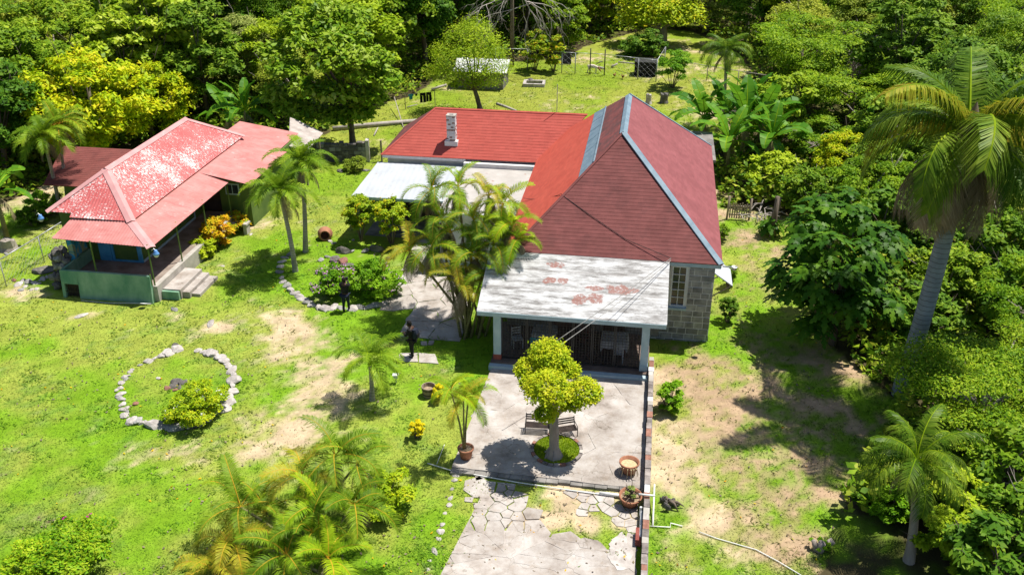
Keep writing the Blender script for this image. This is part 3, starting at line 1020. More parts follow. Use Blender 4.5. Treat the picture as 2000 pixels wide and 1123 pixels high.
# carport roof, sloping to the front
cp = [(-10.05, 11.75, 2.42), (-4.5, 11.75, 2.42), (-4.5, 15.66, 3.05), (-9.6, 15.66, 3.05)]
cr = corrugated(H_, 'carport_roof', cp, M['white_roof'], .3, .005)
MB().box((-10.0, 11.72, 2.26), (-4.5, 11.8, 2.42)).build('carport_fascia', M['pale_blue'], H_)
for x in (-9.75, -7.2, -4.7):
    MB().box((x - .07, 11.82, -.1), (x + .07, 11.96, 2.4)).build('carport_post', M['pale_blue'], H_)
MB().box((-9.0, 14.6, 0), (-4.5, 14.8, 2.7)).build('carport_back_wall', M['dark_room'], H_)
MB().box((-9.5, 11.9, -.05), (-4.5, 14.6, .05)).build('carport_floor', M['concrete_dark'], H_)

# ------------------------------------------------------------------ porch
def pz(y):
    return 2.68 + (y + .62) * .405
pr = MB()
x0, x1, y0, y1 = -.68, 7.22, -.62, 2.78
pr.face([(x0, y0, pz(y0)), (x1, y0, pz(y0)), (x1, y1, pz(y1)), (x0, y1, pz(y1))])
pr.face([(x0, y0, pz(y0) - .14), (x0, y1, pz(y1) - .14), (x1, y1, pz(y1) - .14), (x1, y0, pz(y0) - .14)])
pr.face([(x0, y0, pz(y0) - .14), (x1, y0, pz(y0) - .14), (x1, y0, pz(y0)), (x0, y0, pz(y0))])
pr.face([(x1, y0, pz(y0) - .14), (x1, y1, pz(y1) - .14), (x1, y1, pz(y1)), (x1, y0, pz(y0))])
pr.face([(x0, y1, pz(y1) - .14), (x0, y0, pz(y0) - .14), (x0, y0, pz(y0)), (x0, y1, pz(y1))])
porch = pr.build('porch_roof', M['porch_roof'], H_)
MB().box((x0 + .02, y0 - .03, pz(y0) - .2), (x1 - .02, y0 - .004, pz(y0) - .01)).build('porch_fascia', M['pale_blue'], porch)
MB().box((-.1, -.72, -.1), (6.62, 2.8, .3)).build('porch_floor', M['tile_floor'], H_)
MB().box((-.14, -.98, -.1), (6.6, -.724, .24)).build('porch_step', M['pale_blue'], H_)
for x in (.0, 6.24):
    p = MB().box((x, -.5, .3), (x + .32, -.2, 2.6)).build('porch_post', M['pale_blue'], H_)
    MB().box((x - .012, -.512, .3), (x + .332, -.188, .55)).build('post_base', M['red_rust'] if x < 1 else M['pale_blue'], p)
xs = [.33, 1.42, 2.4, 3.38, 4.2, 5.15, 6.22]
for i in range(6):
    a, b = xs[i] + .012, xs[i + 1] - .012
    g = MB()
    g.box((a, -.37, .32), (a + .05, -.32, 2.56)).box((b - .05, -.37, .32), (b, -.32, 2.56)).box((a + .05, -.37, .32), (b - .05, -.32, .37)).box((a + .05, -.37, 2.5), (b - .05, -.32, 2.56))
    n = max(4, round((b - a) / .14))
    for k in range(1, n):
        x = a + (b - a) * k / n
        g.box((x - .009, -.355, .37), (x + .009, -.337, 2.5))
    for k in range(1, 16):
        z = .37 + k * 2.13 / 16
        g.box((a + .05, -.337, z - .008), (b - .05, -.325, z + .008))
    g.build('grille_panel', M['iron'], H_)
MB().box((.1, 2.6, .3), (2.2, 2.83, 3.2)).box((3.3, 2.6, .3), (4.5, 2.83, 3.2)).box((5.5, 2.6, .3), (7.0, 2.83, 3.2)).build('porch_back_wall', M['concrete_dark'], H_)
MB().box((2.22, 2.68, .32), (3.28, 2.8, 2.5)).build('porch_door', M['brown_wood'], H_)
MB().box((4.52, 2.68, .32), (5.48, 2.8, 2.5)).build('porch_door', M['brown_wood'], H_)

# furniture behind the grille
def table(px, label, cloth, clabel, w=1.0, d=.8):
    t = thing('porch_table', label, 'table', HW(px[0], px[1], .3), YAW)
    MB().box((-w / 2, -d / 2, .7), (w / 2, d / 2, .74)).build('tabletop', M['brown_wood'], t)
    for sx in (-1, 1):
        for sy in (-1, 1):
            MB().box((sx * (w / 2 - .08) - .03, sy * (d / 2 - .08) - .03, 0), (sx * (w / 2 - .08) + .03, sy * (d / 2 - .08) + .03, .7)).build('leg', M['brown_wood'], t)
    c = MB()
    n = 10
    e = [(-w / 2 - .02, -d / 2 - .02), (w / 2 + .02, -d / 2 - .02), (w / 2 + .02, d / 2 + .02), (-w / 2 - .02, d / 2 + .02)]
    c.face([(a, b, .747) for a, b in e])
    rr = random.Random(int(px[0] * 100))
    for i in range(4):
        a, b = Vector((*e[i], .747)), Vector((*e[(i + 1) % 4], .747))
        out = Vector((a.y - b.y, b.x - a.x, 0)).normalized() * -1
        prev = None
        for k in range(n + 1):
            top = a.lerp(b, k / n)
            bot = top + out * rr.uniform(.0, .06) - Vector((0, 0, .34 + rr.uniform(-.04, .04) + (.14 if k in (0, n) else 0)))
            if prev:
                c.face([prev[0], prev[1], bot, top])
            prev = (top, bot)
    o = c.build('tablecloth', cloth, None, loc=HW(px[0], px[1], .3), rot=(0, 0, YAW))
    tag(o, clabel, 'tablecloth')
table((2.0, 1.1), 'wooden table under the grey white cloth inside the left half of the porch', M['white_cloth'], 'grey white cloth hanging over the table in the left half of the porch', 1.0, .9)
table((5.1, .9), 'wooden table under the pale blue cloth inside the right half of the porch', M['white_cloth'], 'pale blue cloth covering the table in the right half of the porch', 1.1, .9)
def chair(px, rz, label, mat):
    t = thing('porch_chair', label, 'chair', HW(px[0], px[1], .3), YAW + rz, 'chairs standing in the porch')
    MB().box((-.22, -.22, .42), (.22, .22, .46)).build('seat', mat, t)
    b = MB().box((-.22, .19, .46), (-.18, .23, .92)).box((.18, .19, .46), (.22, .23, .92))
    for k in range(3):
        b.box((-.18, .2, .55 + k * .13), (.18, .22, .62 + k * .13))
    b.build('backrest', mat, t)
    for sx in (-1, 1):
        for sy in (-1, 1):
            MB().box((sx * .2 - .02, sy * .2 - .02, 0), (sx * .2 + .02, sy * .2 + .02, .42)).build('leg', mat, t)
chair((.85, .7), .4, 'white chair at the left end of the porch behind the grille', M['white_cloth'])
chair((1.75, .25), 3.0, 'green chair in front of the grey white tablecloth in the porch', M['teal_cloth'])
chair((5.3, .15), 3.2, 'pale chair in front of the blue tablecloth in the porch', M['white_cloth'])
chair((3.7, 1.2), -.5, 'brown chair near the middle of the porch behind the grille', M['brown_wood'])

# ------------------------------------------------------------------ low wall beside the terrace
lw = thing('low_wall', 'long low stone and brick wall along the right side of the terrace and driveway', 'wall', ORG, YAW)
MB().box((6.64, -14.6, -.2), (6.84, .25, .47)).build('wall_core', M['concrete_dark'], lw)
rs = random.Random(21)
y = .25
while y > -14.6:
    w = rs.uniform(.26, .5)
    m = rs.choice(['white_wall', 'coping', 'coping', 'brick', 'coping', 'concrete', 'stone_pale'])
    MB().box((6.635 + rs.uniform(-.015, .01), y - w + .015, .46), (6.83 + rs.uniform(-.02, .015), y, .55 + rs.uniform(0, .035))).build('coping_stone', M[m], lw)
    y -= w

# ------------------------------------------------------------------ green house
G_ = thing('green_house', 'green walled house with a peeling red hip roof, a pink verandah roof and thin posts', 'house', ORG, YAW)
gz = 3.5
a, b, c, d = (-18.72, 4.28, gz), (-18.72, 17.85, gz), (-23.4, 17.85, 3.645), (-23.4, 4.5, 3.645)
gf, gb = (-21.2, 6.85, 5.2), (-21.2, 15.5, 5.2)
corrugated(G_, 'right_roof_slope', [a, b, gb, gf], M['zinc_red'])
corrugated(G_, 'front_roof_slope', [(-22.0, 4.28, gz), a, gf, (-23.4, 4.5, 3.645), (-22.0, 4.5, 3.645)], M['zinc_red'])
corrugated(G_, 'left_roof_slope', [c, d, gf, gb], M['zinc_red'])
corrugated(G_, 'back_roof_slope', [b, c, gb], M['zinc_red'])
mb = MB()
bar(mb, Vector(gf) + Vector((0, -.1, .02)), Vector(gb) + Vector((0, .1, .02)), .46, .03, drop=.14)
mb.build('ridge_cap', M['ridge_pink'], G_)
for e_, nr in ((a, (.6, -.6, .8)), (d, (-.6, -.6, .8)), (b, (.6, .6, .8))):
    mb = MB()
    s_ = gb if e_ is b else gf
    bar(mb, Vector(s_) + Vector((0, 0, .02)), Vector(e_) + Vector((0, 0, .03)), .46, .02, 0, nr, .09)
    mb.build('hip_cap', M['ridge_pink'], G_)
vz = 2.92
corrugated(G_, 'verandah_roof', [(-17.0, 2.75, vz), (-17.0, 11.5, vz), (-18.75, 11.5, 3.42), (-18.75, 4.35, 3.42)], M['zinc_pink'], .16, .007)
corrugated(G_, 'verandah_roof', [(-22.3, 3.0, vz), (-17.0, 2.75, vz), (-18.75, 4.35, 3.42), (-21.95, 4.35, 3.42)], M['zinc_pink'], .16, .007)
corrugated(G_, 'extension_roof', [(-15.75, 11.45, 2.86), (-15.75, 17.2, 2.86), (-18.75, 17.2, 3.42), (-18.75, 11.45, 3.42)], M['zinc_pink'], .16, .007)
corrugated(G_, 'extension_roof', [(-16.3, 17.25, 2.9), (-16.3, 20.6, 2.9), (-20.2, 20.6, 3.5), (-20.2, 17.25, 3.5)], M['zinc_pink'], .16, .007)
mb = MB()
bar(mb, (-17.0, 2.75, vz + .02), (-18.72, 4.28, 3.47), .44, .02, 0, (.4, -.4, 1), .06)
mb.build('hip_cap', M['ridge_pink'], G_)
# rooms
mb = MB()
mb.box((-23.2, 5.2, -.2), (-19.12, 5.4, 3.4)).box((-19.3, 5.4, -.2), (-19.1, 12.2, 3.4)).box((-23.2, 5.4, -.2), (-23.0, 17.4, 3.4)).box((-23.0, 17.2, -.2), (-19.1, 17.4, 3.4)).box((-19.3, 12.2, -.2), (-19.1, 17.2, 3.4))
mb.build('wall', M['olive_wall'], G_)
mb = MB().box((-18.0, 12.2, -.2), (-16.2, 12.4, 2.95)).box((-16.4, 12.4, -.2), (-16.2, 20.2, 2.85)).box((-20, 20.0, -.2), (-16.4, 20.2, 2.85))
mb.build('extension_wall', M['olive_wall'], G_)
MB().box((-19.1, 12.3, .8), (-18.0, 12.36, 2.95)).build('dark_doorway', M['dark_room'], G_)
wi = MB().box((-17.62, 12.16, 1.9), (-16.78, 12.195, 1.97)).box((-17.62, 12.16, 2.5), (-16.78, 12.195, 2.57)).box((-17.62, 12.16, 1.97), (-17.55, 12.195, 2.5)).box((-16.85, 12.16, 1.97), (-16.78, 12.195, 2.5)).box((-17.22, 12.16, 1.97), (-17.18, 12.195, 2.5)).build('window', M['pale_blue'], G_)
MB().box((-17.55, 12.17, 1.97), (-17.22, 12.19, 2.5)).build('pane', M['glass'], wi)
MB().box((-17.18, 12.17, 1.97), (-16.85, 12.19, 2.5)).build('pane', M['glass'], wi)
# mural on the outer left wall, blue door and trims
MB().box((-22.2, 3.9, .8), (-21.95, 4.1, 2.95)).build('mural_pier', M['mural'], G_)
MB().box((-22.2, 4.1, .3), (-22.05, 5.19, 2.95)).build('side_screen', M['mural'], G_)
MB().box((-21.4, 5.13, .82), (-20.75, 5.19, 2.75)).build('blue_door', M['blue_paint'], G_)
t = MB().box((-20.72, 5.12, .82), (-20.6, 5.19, 2.85)).box((-19.3, 5.12, .82), (-19.08, 5.19, 2.85)).box((-20.6, 5.12, .82), (-19.3, 5.19, .92))
t.build('blue_trim', M['blue_paint'], G_)
MB().box((-19.09, 5.2, .82), (-19.05, 11.0, .94)).box((-19.09, 10.9, .94), (-19.05, 11.0, 2.2)).build('blue_skirting', M['pale_blue'], G_)
# verandah floor, front wall, posts
MB().box((-21.9, 2.75, -.2), (-17.35, 5.2, .8)).box((-19.1, 5.2, -.2), (-17.35, 12.2, .8)).build('verandah_floor', M['verandah_tile'], G_)
MB().box((-17.35, 2.72, -.2), (-17.08, 11.9, .84)).build('floor_edge', M['concrete'], G_)
fw = MB()
# front wall leans back slightly from its foot
for (xa, xb) in ((-22.0, -21.85), (-21.1, -17.3)):
    fw.face([(xa, 2.4, -.3), (xb, 2.4, -.3), (xb, 2.6, 1.42), (xa, 2.6, 1.42)])
    fw.face([(xa, 2.75, 1.42), (xb, 2.75, 1.42), (xb, 2.75, -.3), (xa, 2.75, -.3)])
    fw.face([(xa, 2.6, 1.42), (xb, 2.6, 1.42), (xb, 2.75, 1.42), (xa, 2.75, 1.42)])
    fw.face([(xa, 2.4, -.3), (xa, 2.6, 1.42), (xa, 2.75, 1.42), (xa, 2.75, -.3)])
    fw.face([(xb, 2.75, -.3), (xb, 2.75, 1.42), (xb, 2.6, 1.42), (xb, 2.4, -.3)])
fw.face([(-21.85, 2.5, .75), (-21.1, 2.5, .75), (-21.1, 2.6, 1.42), (-21.85, 2.6, 1.42)])
fw.face([(-21.85, 2.75, 1.42), (-21.1, 2.75, 1.42), (-21.1, 2.75, .75), (-21.85, 2.75, .75)])
fw.face([(-21.85, 2.6, 1.42), (-21.1, 2.6, 1.42), (-21.1, 2.75, 1.42), (-21.85, 2.75, 1.42)])
fw.face([(-21.85, 2.5, .75), (-21.85, 2.75, .75), (-21.1, 2.75, .75), (-21.1, 2.5, .75)])
fw.build('front_wall', M['green_wall'], G_)
MB().box((-22.0, 2.78, .8), (-21.88, 5.15, 1.42)).build('side_parapet', M['green_wall'], G_)
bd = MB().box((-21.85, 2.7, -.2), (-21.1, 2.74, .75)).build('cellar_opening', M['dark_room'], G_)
g = MB()
for k in range(9):
    x = -21.8 + k * .08
    g.tube([(x, 2.56, -.1), (x, 2.58, .74)], .012, 5)
g.box((-21.85, 2.55, .3), (-21.1, 2.575, .33)).build('cellar_grille', M['iron'], G_)
for (x, y) in ((-20.2, 2.85), (-17.25, 2.85), (-17.2, 5.6), (-17.2, 8.6), (-17.2, 11.6)):
    MB().tube([(x, y, .8), (x, y, 3.0)], .04, 6).build('verandah_post', M['olive_wall'], G_)
MB().tube([(-17.3, 2.68, .9), (-17.3, 2.68, 1.5)], .035, 6).build('stub_post', M['olive_wall'], G_)
st = thing('steps', 'pale concrete steps leading up to the corner of the green house verandah', 'steps', ORG, YAW)
for (xa, xb, ya, yb, zz) in ((-17.06, -16.15, 3.15, 5.5, .52), (-16.15, -15.78, 3.3, 5.5, .34), (-15.78, -15.35, 3.5, 5.5, .17)):
    MB().box((xa, ya, -.15), (xb, yb, zz)).build('step', M['slab'], st)
MB().box((-17.06, 3.0, .0), (-16.2, 3.14, .45)).build('step_side', M['green_wall'], st)

# blue lamps at the roof corners
def eave_lamp(p, label):
    t = thing('eave_lamp', label, 'lamp', HW(*p), 0, 'blue lamps on the green house eaves')
    MB().tube([(-.25, 0, .3), (-.1, 0, .42), (0, 0, .36)], .02, 6).build('bracket', M['galv'], t)
    MB().lathe([(.0, .36), (.1, .33), (.11, .22), (.19, .12), (.21, .02), (.18, 0), (.0, .06)], 14).build('lamp_shade', M['lamp_blue'], t, True)
    t.scale = (.75, .75, .75)
    MB().lathe([(.16, .01), (.15, -.08), (.08, -.15), (.0, -.17)], 14).build('globe', M['white_paint'], t, True)
eave_lamp((-16.75, 2.65, 2.6), 'blue and white lamp hanging at the front right corner of the pink verandah roof')
eave_lamp((-23.9, 4.7, 3.1), 'blue and white lamp hanging at the far left corner of the peeling red roof')

# small brown shed at the far left, grey zinc lean-to behind the extension
bs = thing('shed', 'small shed with a brown red shingle roof behind the left side of the green house', 'shed', ORG, YAW)
slope(bs, 'shed_roof', [(-28.3, 11.3, 2.2), (-23.9, 11.3, 2.2), (-24.4, 15.4, 3.1), (-29.4, 15.4, 3.1)], None, M['shingle_shed'], .2)
MB().box((-27.6, 12.1, -.1), (-24.6, 15.0, 2.2)).build('shed_wall', M['olive_wall'], bs)
zs = thing('lean_to', 'rusty grey zinc lean-to roof at the far end of the pink extension roof', 'lean-to', ORG, YAW)
corrugated(zs, 'zinc_roof', [(-15.2, 18.6, 2.3), (-15.4, 22.6, 2.3), (-17.9, 22.9, 2.75), (-16.25, 18.6, 2.7)], M['zinc_rust'], .2, .03)
for x, y in ((-15.4, 19), (-15.6, 22.2), (-17.5, 22.4)):
    MB().box((x - .05, y - .05, -.1), (x + .05, y + .05, 2.3)).build('lean_to_post', M['old_wood'], zs)

# ------------------------------------------------------------------ plants
def leaf_quads(rs, pos, nrm, size, aspect=.5, fold=.18, droop=.3):
    """diamond leaves lying across nrm at pos"""
    n = len(pos)
    r = rs.normal(size=(n, 3))
    t = r - nrm * (r * nrm).sum(1, keepdims=True)
    t /= np.linalg.norm(t, axis=1, keepdims=True) + 1e-9
    t[:, 2] -= droop
    t /= np.linalg.norm(t, axis=1, keepdims=True) + 1e-9
    s = np.cross(nrm, t)
    L = (size * rs.uniform(.65, 1.25, n))[:, None]
    w = L * aspect * .5
    base = pos - t * L * .5
    tip = pos + t * L * .5
    l = pos + s * w - nrm * L * fold * .5 - t * L * .05
    q = pos - s * w - nrm * L * fold * .5 - t * L * .05
    return np.stack([base, q, tip, l], 1).reshape(-1, 3)
def clump_leaves(rs, centers, radii, n, size, up=.85, squash=.8, shell=.5, aspect=.5, spread=.7):
    centers, radii = np.asarray(centers, float), np.asarray(radii, float)
    pr = radii ** 2
    ci = rs.choice(len(centers), n, p=pr / pr.sum())
    d = rs.normal(size=(n, 3))
    d /= np.linalg.norm(d, axis=1, keepdims=True)
    low = d[:, 2] < -.15
    d[low, 2] *= -rs.uniform(.3, 1, low.sum())
    d /= np.linalg.norm(d, axis=1, keepdims=True)
    rr = radii[ci] * (shell + (1 - shell) * rs.uniform(0, 1, n) ** .5)
    rr *= 1 + .14 * rs.normal(size=n)
    pos = centers[ci] + d * rr[:, None] * np.array([1, 1, squash])
    nrm = d * .55 + np.array([0, 0, up]) + rs.normal(size=(n, 3)) * spread * .5
    nrm /= np.linalg.norm(nrm, axis=1, keepdims=True)
    return leaf_quads(rs, pos, nrm, size, aspect)
def crown_centers(rs, n, R, H, z0, flat=False, hollow=.45):
    """clump centres through an uneven crown of radius R between z0 and z0+H"""
    c, r = [], []
    for i in range(n):
        for _ in range(40):
            a = rs.uniform(0, 2 * math.pi)
            u = rs.uniform(0, 1)
            z = z0 + H * (u ** .8)
            k = math.sqrt(max(0.02, 1 - (2 * u - .85) ** 2 / 1.35)) if not flat else (.55 + .45 * u)
            rad = R * k * math.sqrt(rs.uniform(hollow ** 2, 1)) * (.84 + .16 * math.sin(a * 2 + n))
            p = np.array([rad * math.cos(a), rad * math.sin(a), z])
            if all(np.linalg.norm((p - q) * np.array([1, 1, 1.15])) > R * .36 for q in c):
                break
        c.append(p)
        r.append(R * rs.uniform(.16, .27))
    return c, r
def trunk_mesh(rs, name, mat, H, r0, centers, nl=9, lean=0.0, flare=1.5):
    mb = MB()
    top = Vector((lean * H, 0, H))
    pts = [Vector((lean * H * t + math.sin(t * 5) * .04 * H, math.cos(t * 4) * .03 * H - .03 * H, H * t)) for t in (0, .08, .3, .6, 1)]
    pts[0].x, pts[0].y = 0, 0
    mb.tube([pts[0] - Vector((0, 0, .3))] + pts, [r0 * flare, r0 * flare, r0 * 1.1, r0, r0 * .85, r0 * .6], 8)
    limbed = rs.permutation(len(centers))[:nl]
    for i in limbed:
        c = Vector(centers[i])
        s = pts[-1].lerp(pts[-2], rs.uniform(0, .8))
        mid = s.lerp(c, .5) + Vector((rs.normal() * .15, rs.normal() * .15, abs(rs.normal()) * .2))
        mb.tube([s, mid, c], [r0 * .42, r0 * .26, r0 * .1], 5)
    for k in range(5):
        cc = Vector(centers[limbed[rs.randint(len(limbed))]])
        dv = Vector((cc.x, cc.y, cc.z * .35)).normalized() + Vector((rs.normal() * .3, rs.normal() * .3, .5))
        p, L = cc, rs.uniform(.8, 1.7)
        m1 = p + dv * L * .5
        mb.tube([p, m1, p + dv * L + Vector((rs.normal() * .2, rs.normal() * .2, 0))], [r0 * .2, r0 * .12, r0 * .04], 4)
        mb.tube([m1, m1 + Vector((rs.normal() * .5, rs.normal() * .5, .4))], [r0 * .1, r0 * .03], 3)
    return mb.mesh(name, mat, True)
def crown_mesh(seed, name, mats, R, H, z0, ncl, nleaf, size, flat=False, up=.85, squash=.75, aspect=.5, shares=None, hollow=.6):
    rs = np.random.RandomState(seed)
    c, r = crown_centers(rs, ncl, R, H, z0, flat, hollow)
    v = clump_leaves(rs, c, r, nleaf, size, up, squash, .35, aspect)
    if isinstance(mats, (list, tuple)) and len(mats) > 1:
        mi = rs.choice(len(mats), nleaf, p=shares)
    else:
        mi = None
    return quads_mesh(name, v, nleaf, mats, 4, mi), c, r
PROTO = {}
def proto(key, mat, R, H, z0, ncl, nleaf, size, r0, bark, seed, **kw):
    me, c, r = crown_mesh(seed, 'crown', M[mat], R, H, z0, ncl, nleaf, size, **kw)
    tm = trunk_mesh(np.random.RandomState(seed + 5), 'trunk', M[bark], z0 + H * .25, r0, c)
    PROTO[key] = (me, tm)
#      key        leaves        R    H    z0  clumps leaves size trunk
proto('dark_a', 'leaf_dark', 4.2, 6.0, 1.9, 48, 11000, .38, .22, 'bark', 1)
proto('dark_b', 'leaf_dark', 4.0, 7.2, 1.8, 44, 7500, .5, .2, 'bark', 2)
proto('mid_a', 'leaf_mid', 4.2, 6.0, 1.9, 45, 10500, .38, .22, 'bark_pale', 3)
proto('mid_b', 'leaf_mid', 3.8, 6.5, 1.8, 54, 17000, .22, .2, 'bark', 4)
proto('light_a', 'leaf_light', 4.0, 5.8, 1.8, 40, 9000, .4, .2, 'bark', 5)
proto('olive_a', 'leaf_olive', 4.0, 5.5, 1.8, 51, 13000, .27, .2, 'bark_pale', 6)
proto('grey_a', 'leaf_grey', 3.6, 5.5, 1.6, 46, 12000, .25, .18, 'bark_pale', 7)
proto('yellow_a', 'leaf_yellow', 4.2, 5.0, 1.4, 49, 11000, .36, .2, 'bark', 8)
proto('almond_a', 'leaf_almond', 4.0, 6.5, 1.8, 40, 5600, .62, .2, 'bark', 9, aspect=.6)
proto('flat_a', 'leaf_feather', 5.0, 2.8, 3.0, 54, 17000, .24, .2, 'bark', 10, flat=True, squash=.4, up=1.1)
proto('mid_s', 'leaf_mid', 2.6, 3.2, .7, 26, 4600, .34, .14, 'bark_pale', 21)
proto('light_s', 'leaf_light', 2.4, 3.0, .6, 22, 3600, .36, .13, 'bark', 22)
proto('dark_s', 'leaf_dark', 2.5, 3.4, .7, 24, 3200, .46, .14, 'bark', 23)
proto('olive_s', 'leaf_olive', 2.4, 3.0, .7, 26, 6000, .24, .13, 'bark_pale', 24)
proto('flat_s', 'leaf_feather', 3.1, 1.8, 1.5, 24, 9000, .2, .14, 'bark_pale', 25, flat=True, squash=.4, up=1.1)
proto('shrub_a', 'leaf_mid', 1.0, 1.3, .25, 26, 2600, .15, .05, 'bark', 11)
proto('shrub_b', 'leaf_light', 1.0, 1.1, .2, 24, 2600, .14, .05, 'bark', 12)
NAMES = {'dark': ('broadleaf_tree', 'dark green'), 'mid': ('broadleaf_tree', 'mid green'), 'light': ('broadleaf_tree', 'bright light green'), 'olive': ('broadleaf_tree', 'olive green'),
         'grey': ('broadleaf_tree', 'greyish green'), 'yellow': ('broadleaf_tree', 'yellow leaved'), 'almond': ('broadleaf_tree', 'large leaved'), 'flat': ('spreading_tree', 'feathery flat topped')}
def tree(key, x, y, s, rz, label, cat='tree', group=None, name=None, sz=1.0):
    t = thing(name or NAMES[key.split('_')[0]][0], label, cat, (x, y, 0), rz, group)
    me, tm = PROTO[key]
    link('crown', me, t, scale=(s, s, s * sz))
    link('trunk', tm, t, scale=(s, s, s * sz))
    return t
def bush(name, label, x, y, R, H, mats, nleaf, size, seed, z0=.1, ncl=24, cat='shrub', shares=None, group=None, extra=None, **kw):
    t = thing(name, label, cat, (x, y, 0), 0, group)
    me, c, r = crown_mesh(seed, 'foliage', mats, R, H, z0, ncl, nleaf, size, shares=shares, hollow=.1, **kw)
    link('foliage', me, t)
    mb = MB()
    rs = np.random.RandomState(seed)
    for i in rs.permutation(len(c))[:9]:
        mb.tube([(c[i][0] * .1, c[i][1] * .1, -.1), Vector(c[i]) * .55, Vector(c[i])], [.035, .025, .012], 4)
    mb.build('stems', M['bark'], t, kind='stuff')
    if extra:
        mat, n, sz = extra
        i = rs.choice(len(c), n)
        d = rs.normal(size=(n, 3))
        d[:, 2] = np.abs(d[:, 2]) + .2
        d /= np.linalg.norm(d, axis=1, keepdims=True)
        cc = np.array(c)[i] + d * np.array(r)[i][:, None] * 1.0
        k = 7
        pos = np.repeat(cc, k, 0) + rs.normal(size=(n * k, 3)) * sz * .7
        nn = d.repeat(k, 0) + rs.normal(size=(n * k, 3)) * .4
        nn /= np.linalg.norm(nn, axis=1, keepdims=True)
        link('blossoms', quads_mesh('blossoms', leaf_quads(rs, pos, nn, sz * .9, .8), n * k, M[mat]), t, kind='stuff')
    return t

# --- palms
def frond_mesh(name, mat, L, a0, droop, nl, ll, lw, vlift=.25, hang=.5, seed=0, side=0.0, petiole=.12, stalk=False):
    """one arching leaf: rachis along +x, leaflets to both sides"""
    rs = random.Random(seed)
    n = 12
    pts = [Vector((0, 0, 0))]
    for i in range(n):
        t = (i + .5) / n
        a = a0 - droop * (t ** 1.25)
        pts.append(pts[-1] + Vector((math.cos(a), side * t * .6, math.sin(a))) * (L / n))
    mb = MB()
    mb.tube(pts, [.022 * L * .5 * (1 - i / (n + 2)) + .004 for i in range(n + 1)], 4, 1)
    for k in range(nl):
        t = petiole + (1 - petiole) * (k + .5) / nl
        f = t * n
        i = min(int(f), n - 1)
        p = pts[i].lerp(pts[i + 1], f - i)
        tan = (pts[i + 1] - pts[i]).normalized()
        upv = Vector((-tan.z, 0, tan.x))
        ln = ll * (math.sin(math.pi * min(1, .12 + t * .82)) ** .6) * rs.uniform(.85, 1.1)
        for s in (-1, 1):
            out = Vector((0, s, 0))
            d = (out * .85 + tan * (.35 + .5 * t) + upv * (vlift + rs.uniform(-.12, .12))).normalized()
            w = tan * lw * .5
            m1 = p + d * ln * .5 + Vector((0, 0, -hang * ln * .1))
            e = p + d * ln * .95 + Vector((0, 0, -hang * ln * rs.uniform(.35, .6)))
            b = len(mb.v)
            mb.v += [tuple(p - w * .7), tuple(p + w * .7), tuple(m1 + w), tuple(m1 - w), tuple(e)]
            mb.f += [(b, b + 1, b + 2, b + 3), (b + 3, b + 2, b + 4)]
            mb.m += [0, 0]
    me = mb.mesh(name, [M[mat], M['palm_dead'] if mat == 'palm_dead' else M['palm_stalk'] if stalk else M['palm_lime']])
    return me
FR = {}
for i, (a0, dr) in enumerate(((1.25, 1.2), (.95, 1.7), (.6, 1.75), (.25, 1.5))):
    FR['christmas', i] = frond_mesh('frond', 'palm_green', 1.9, a0, dr * 1.1, 36, .6, .05, .5, 1.0, i)
    FR['coconut', i] = frond_mesh('frond', 'palm_royal', 2.4, a0, dr * 1.2, 42, .66, .045, .0, 1.3, i + 7)
    FR['young', i] = frond_mesh('frond', 'palm_green', 1.75, a0 * .9, dr, 32, .5, .045, .3, .9, i + 15)
    FR['areca', i] = frond_mesh('frond', 'palm_gold', 1.9, a0, dr * 1.2, 44, .55, .034, .5, .9, i + 20, stalk=True)
    FR['areca_green', i] = frond_mesh('frond', 'palm_lime', 1.8, a0, dr * 1.1, 44, .52, .036, .5, .8, i + 25, stalk=True)
    FR['areca_dark', i] = frond_mesh('frond', 'palm_green', 2.0, a0, dr * 1.2, 46, .58, .034, .5, .9, i + 28, stalk=True)
    FR['royal', i] = frond_mesh('frond', 'palm_royal', 4.0, a0, dr * 1.25, 84, 1.0, .05, .2, 1.7, i + 30)
    FR['royal_gold', i] = frond_mesh('frond', 'palm_gold', 4.0, a0, dr * 1.25, 84, 1.0, .05, .2, 1.7, i + 40)
FR['dead', 0] = frond_mesh('dead_frond', 'palm_dead', 1.6, -.7, .9, 24, .4, .05, -.1, 1.2, 50)
FR['dead', 1] = frond_mesh('dead_frond', 'palm_dead', 1.5, -1.0, .6, 20, .35, .05, -.1, 1.2, 51)
FR['royal_dead', 0] = frond_mesh('dead_frond', 'palm_dead', 3.4, -.5, 1.2, 56, .8, .06, -.1, 1.2, 52)
FR['royal_dead', 1] = frond_mesh('dead_frond', 'palm_dead', 3.2, -.9, .7, 50, .7, .06, -.1, 1.2, 53)
FR['royal_dead', 2] = FR['royal_dead', 0]
def palm_crown(parent, top, kind, n, rs, scale=1.0, dead=0, lean=(0, 0), dead_kind='dead', alt=None, p_alt=.0):
    for i in range(n):
        u = (i + .5) / n
        k = min(3, int(u * 4))
        az = i * 2.399963 + rs.uniform(-.25, .25)
        kk = alt if (alt and rs.random() < p_alt) else kind
        s = scale * rs.uniform(.85, 1.12)
        link('frond', FR[kk, k], parent, top, (rs.uniform(-.2, .2), rs.uniform(-.15, .15), az), (s, s, s))
    for i in range(dead):
        az = rs.uniform(0, 6.28)
        s = scale * rs.uniform(.8, 1.1)
        link('dead_frond', FR[dead_kind, i % 2], parent, Vector(top) - Vector((0, 0, .15)), (rs.uniform(-.2, .2), 0, az), (s, s, s))
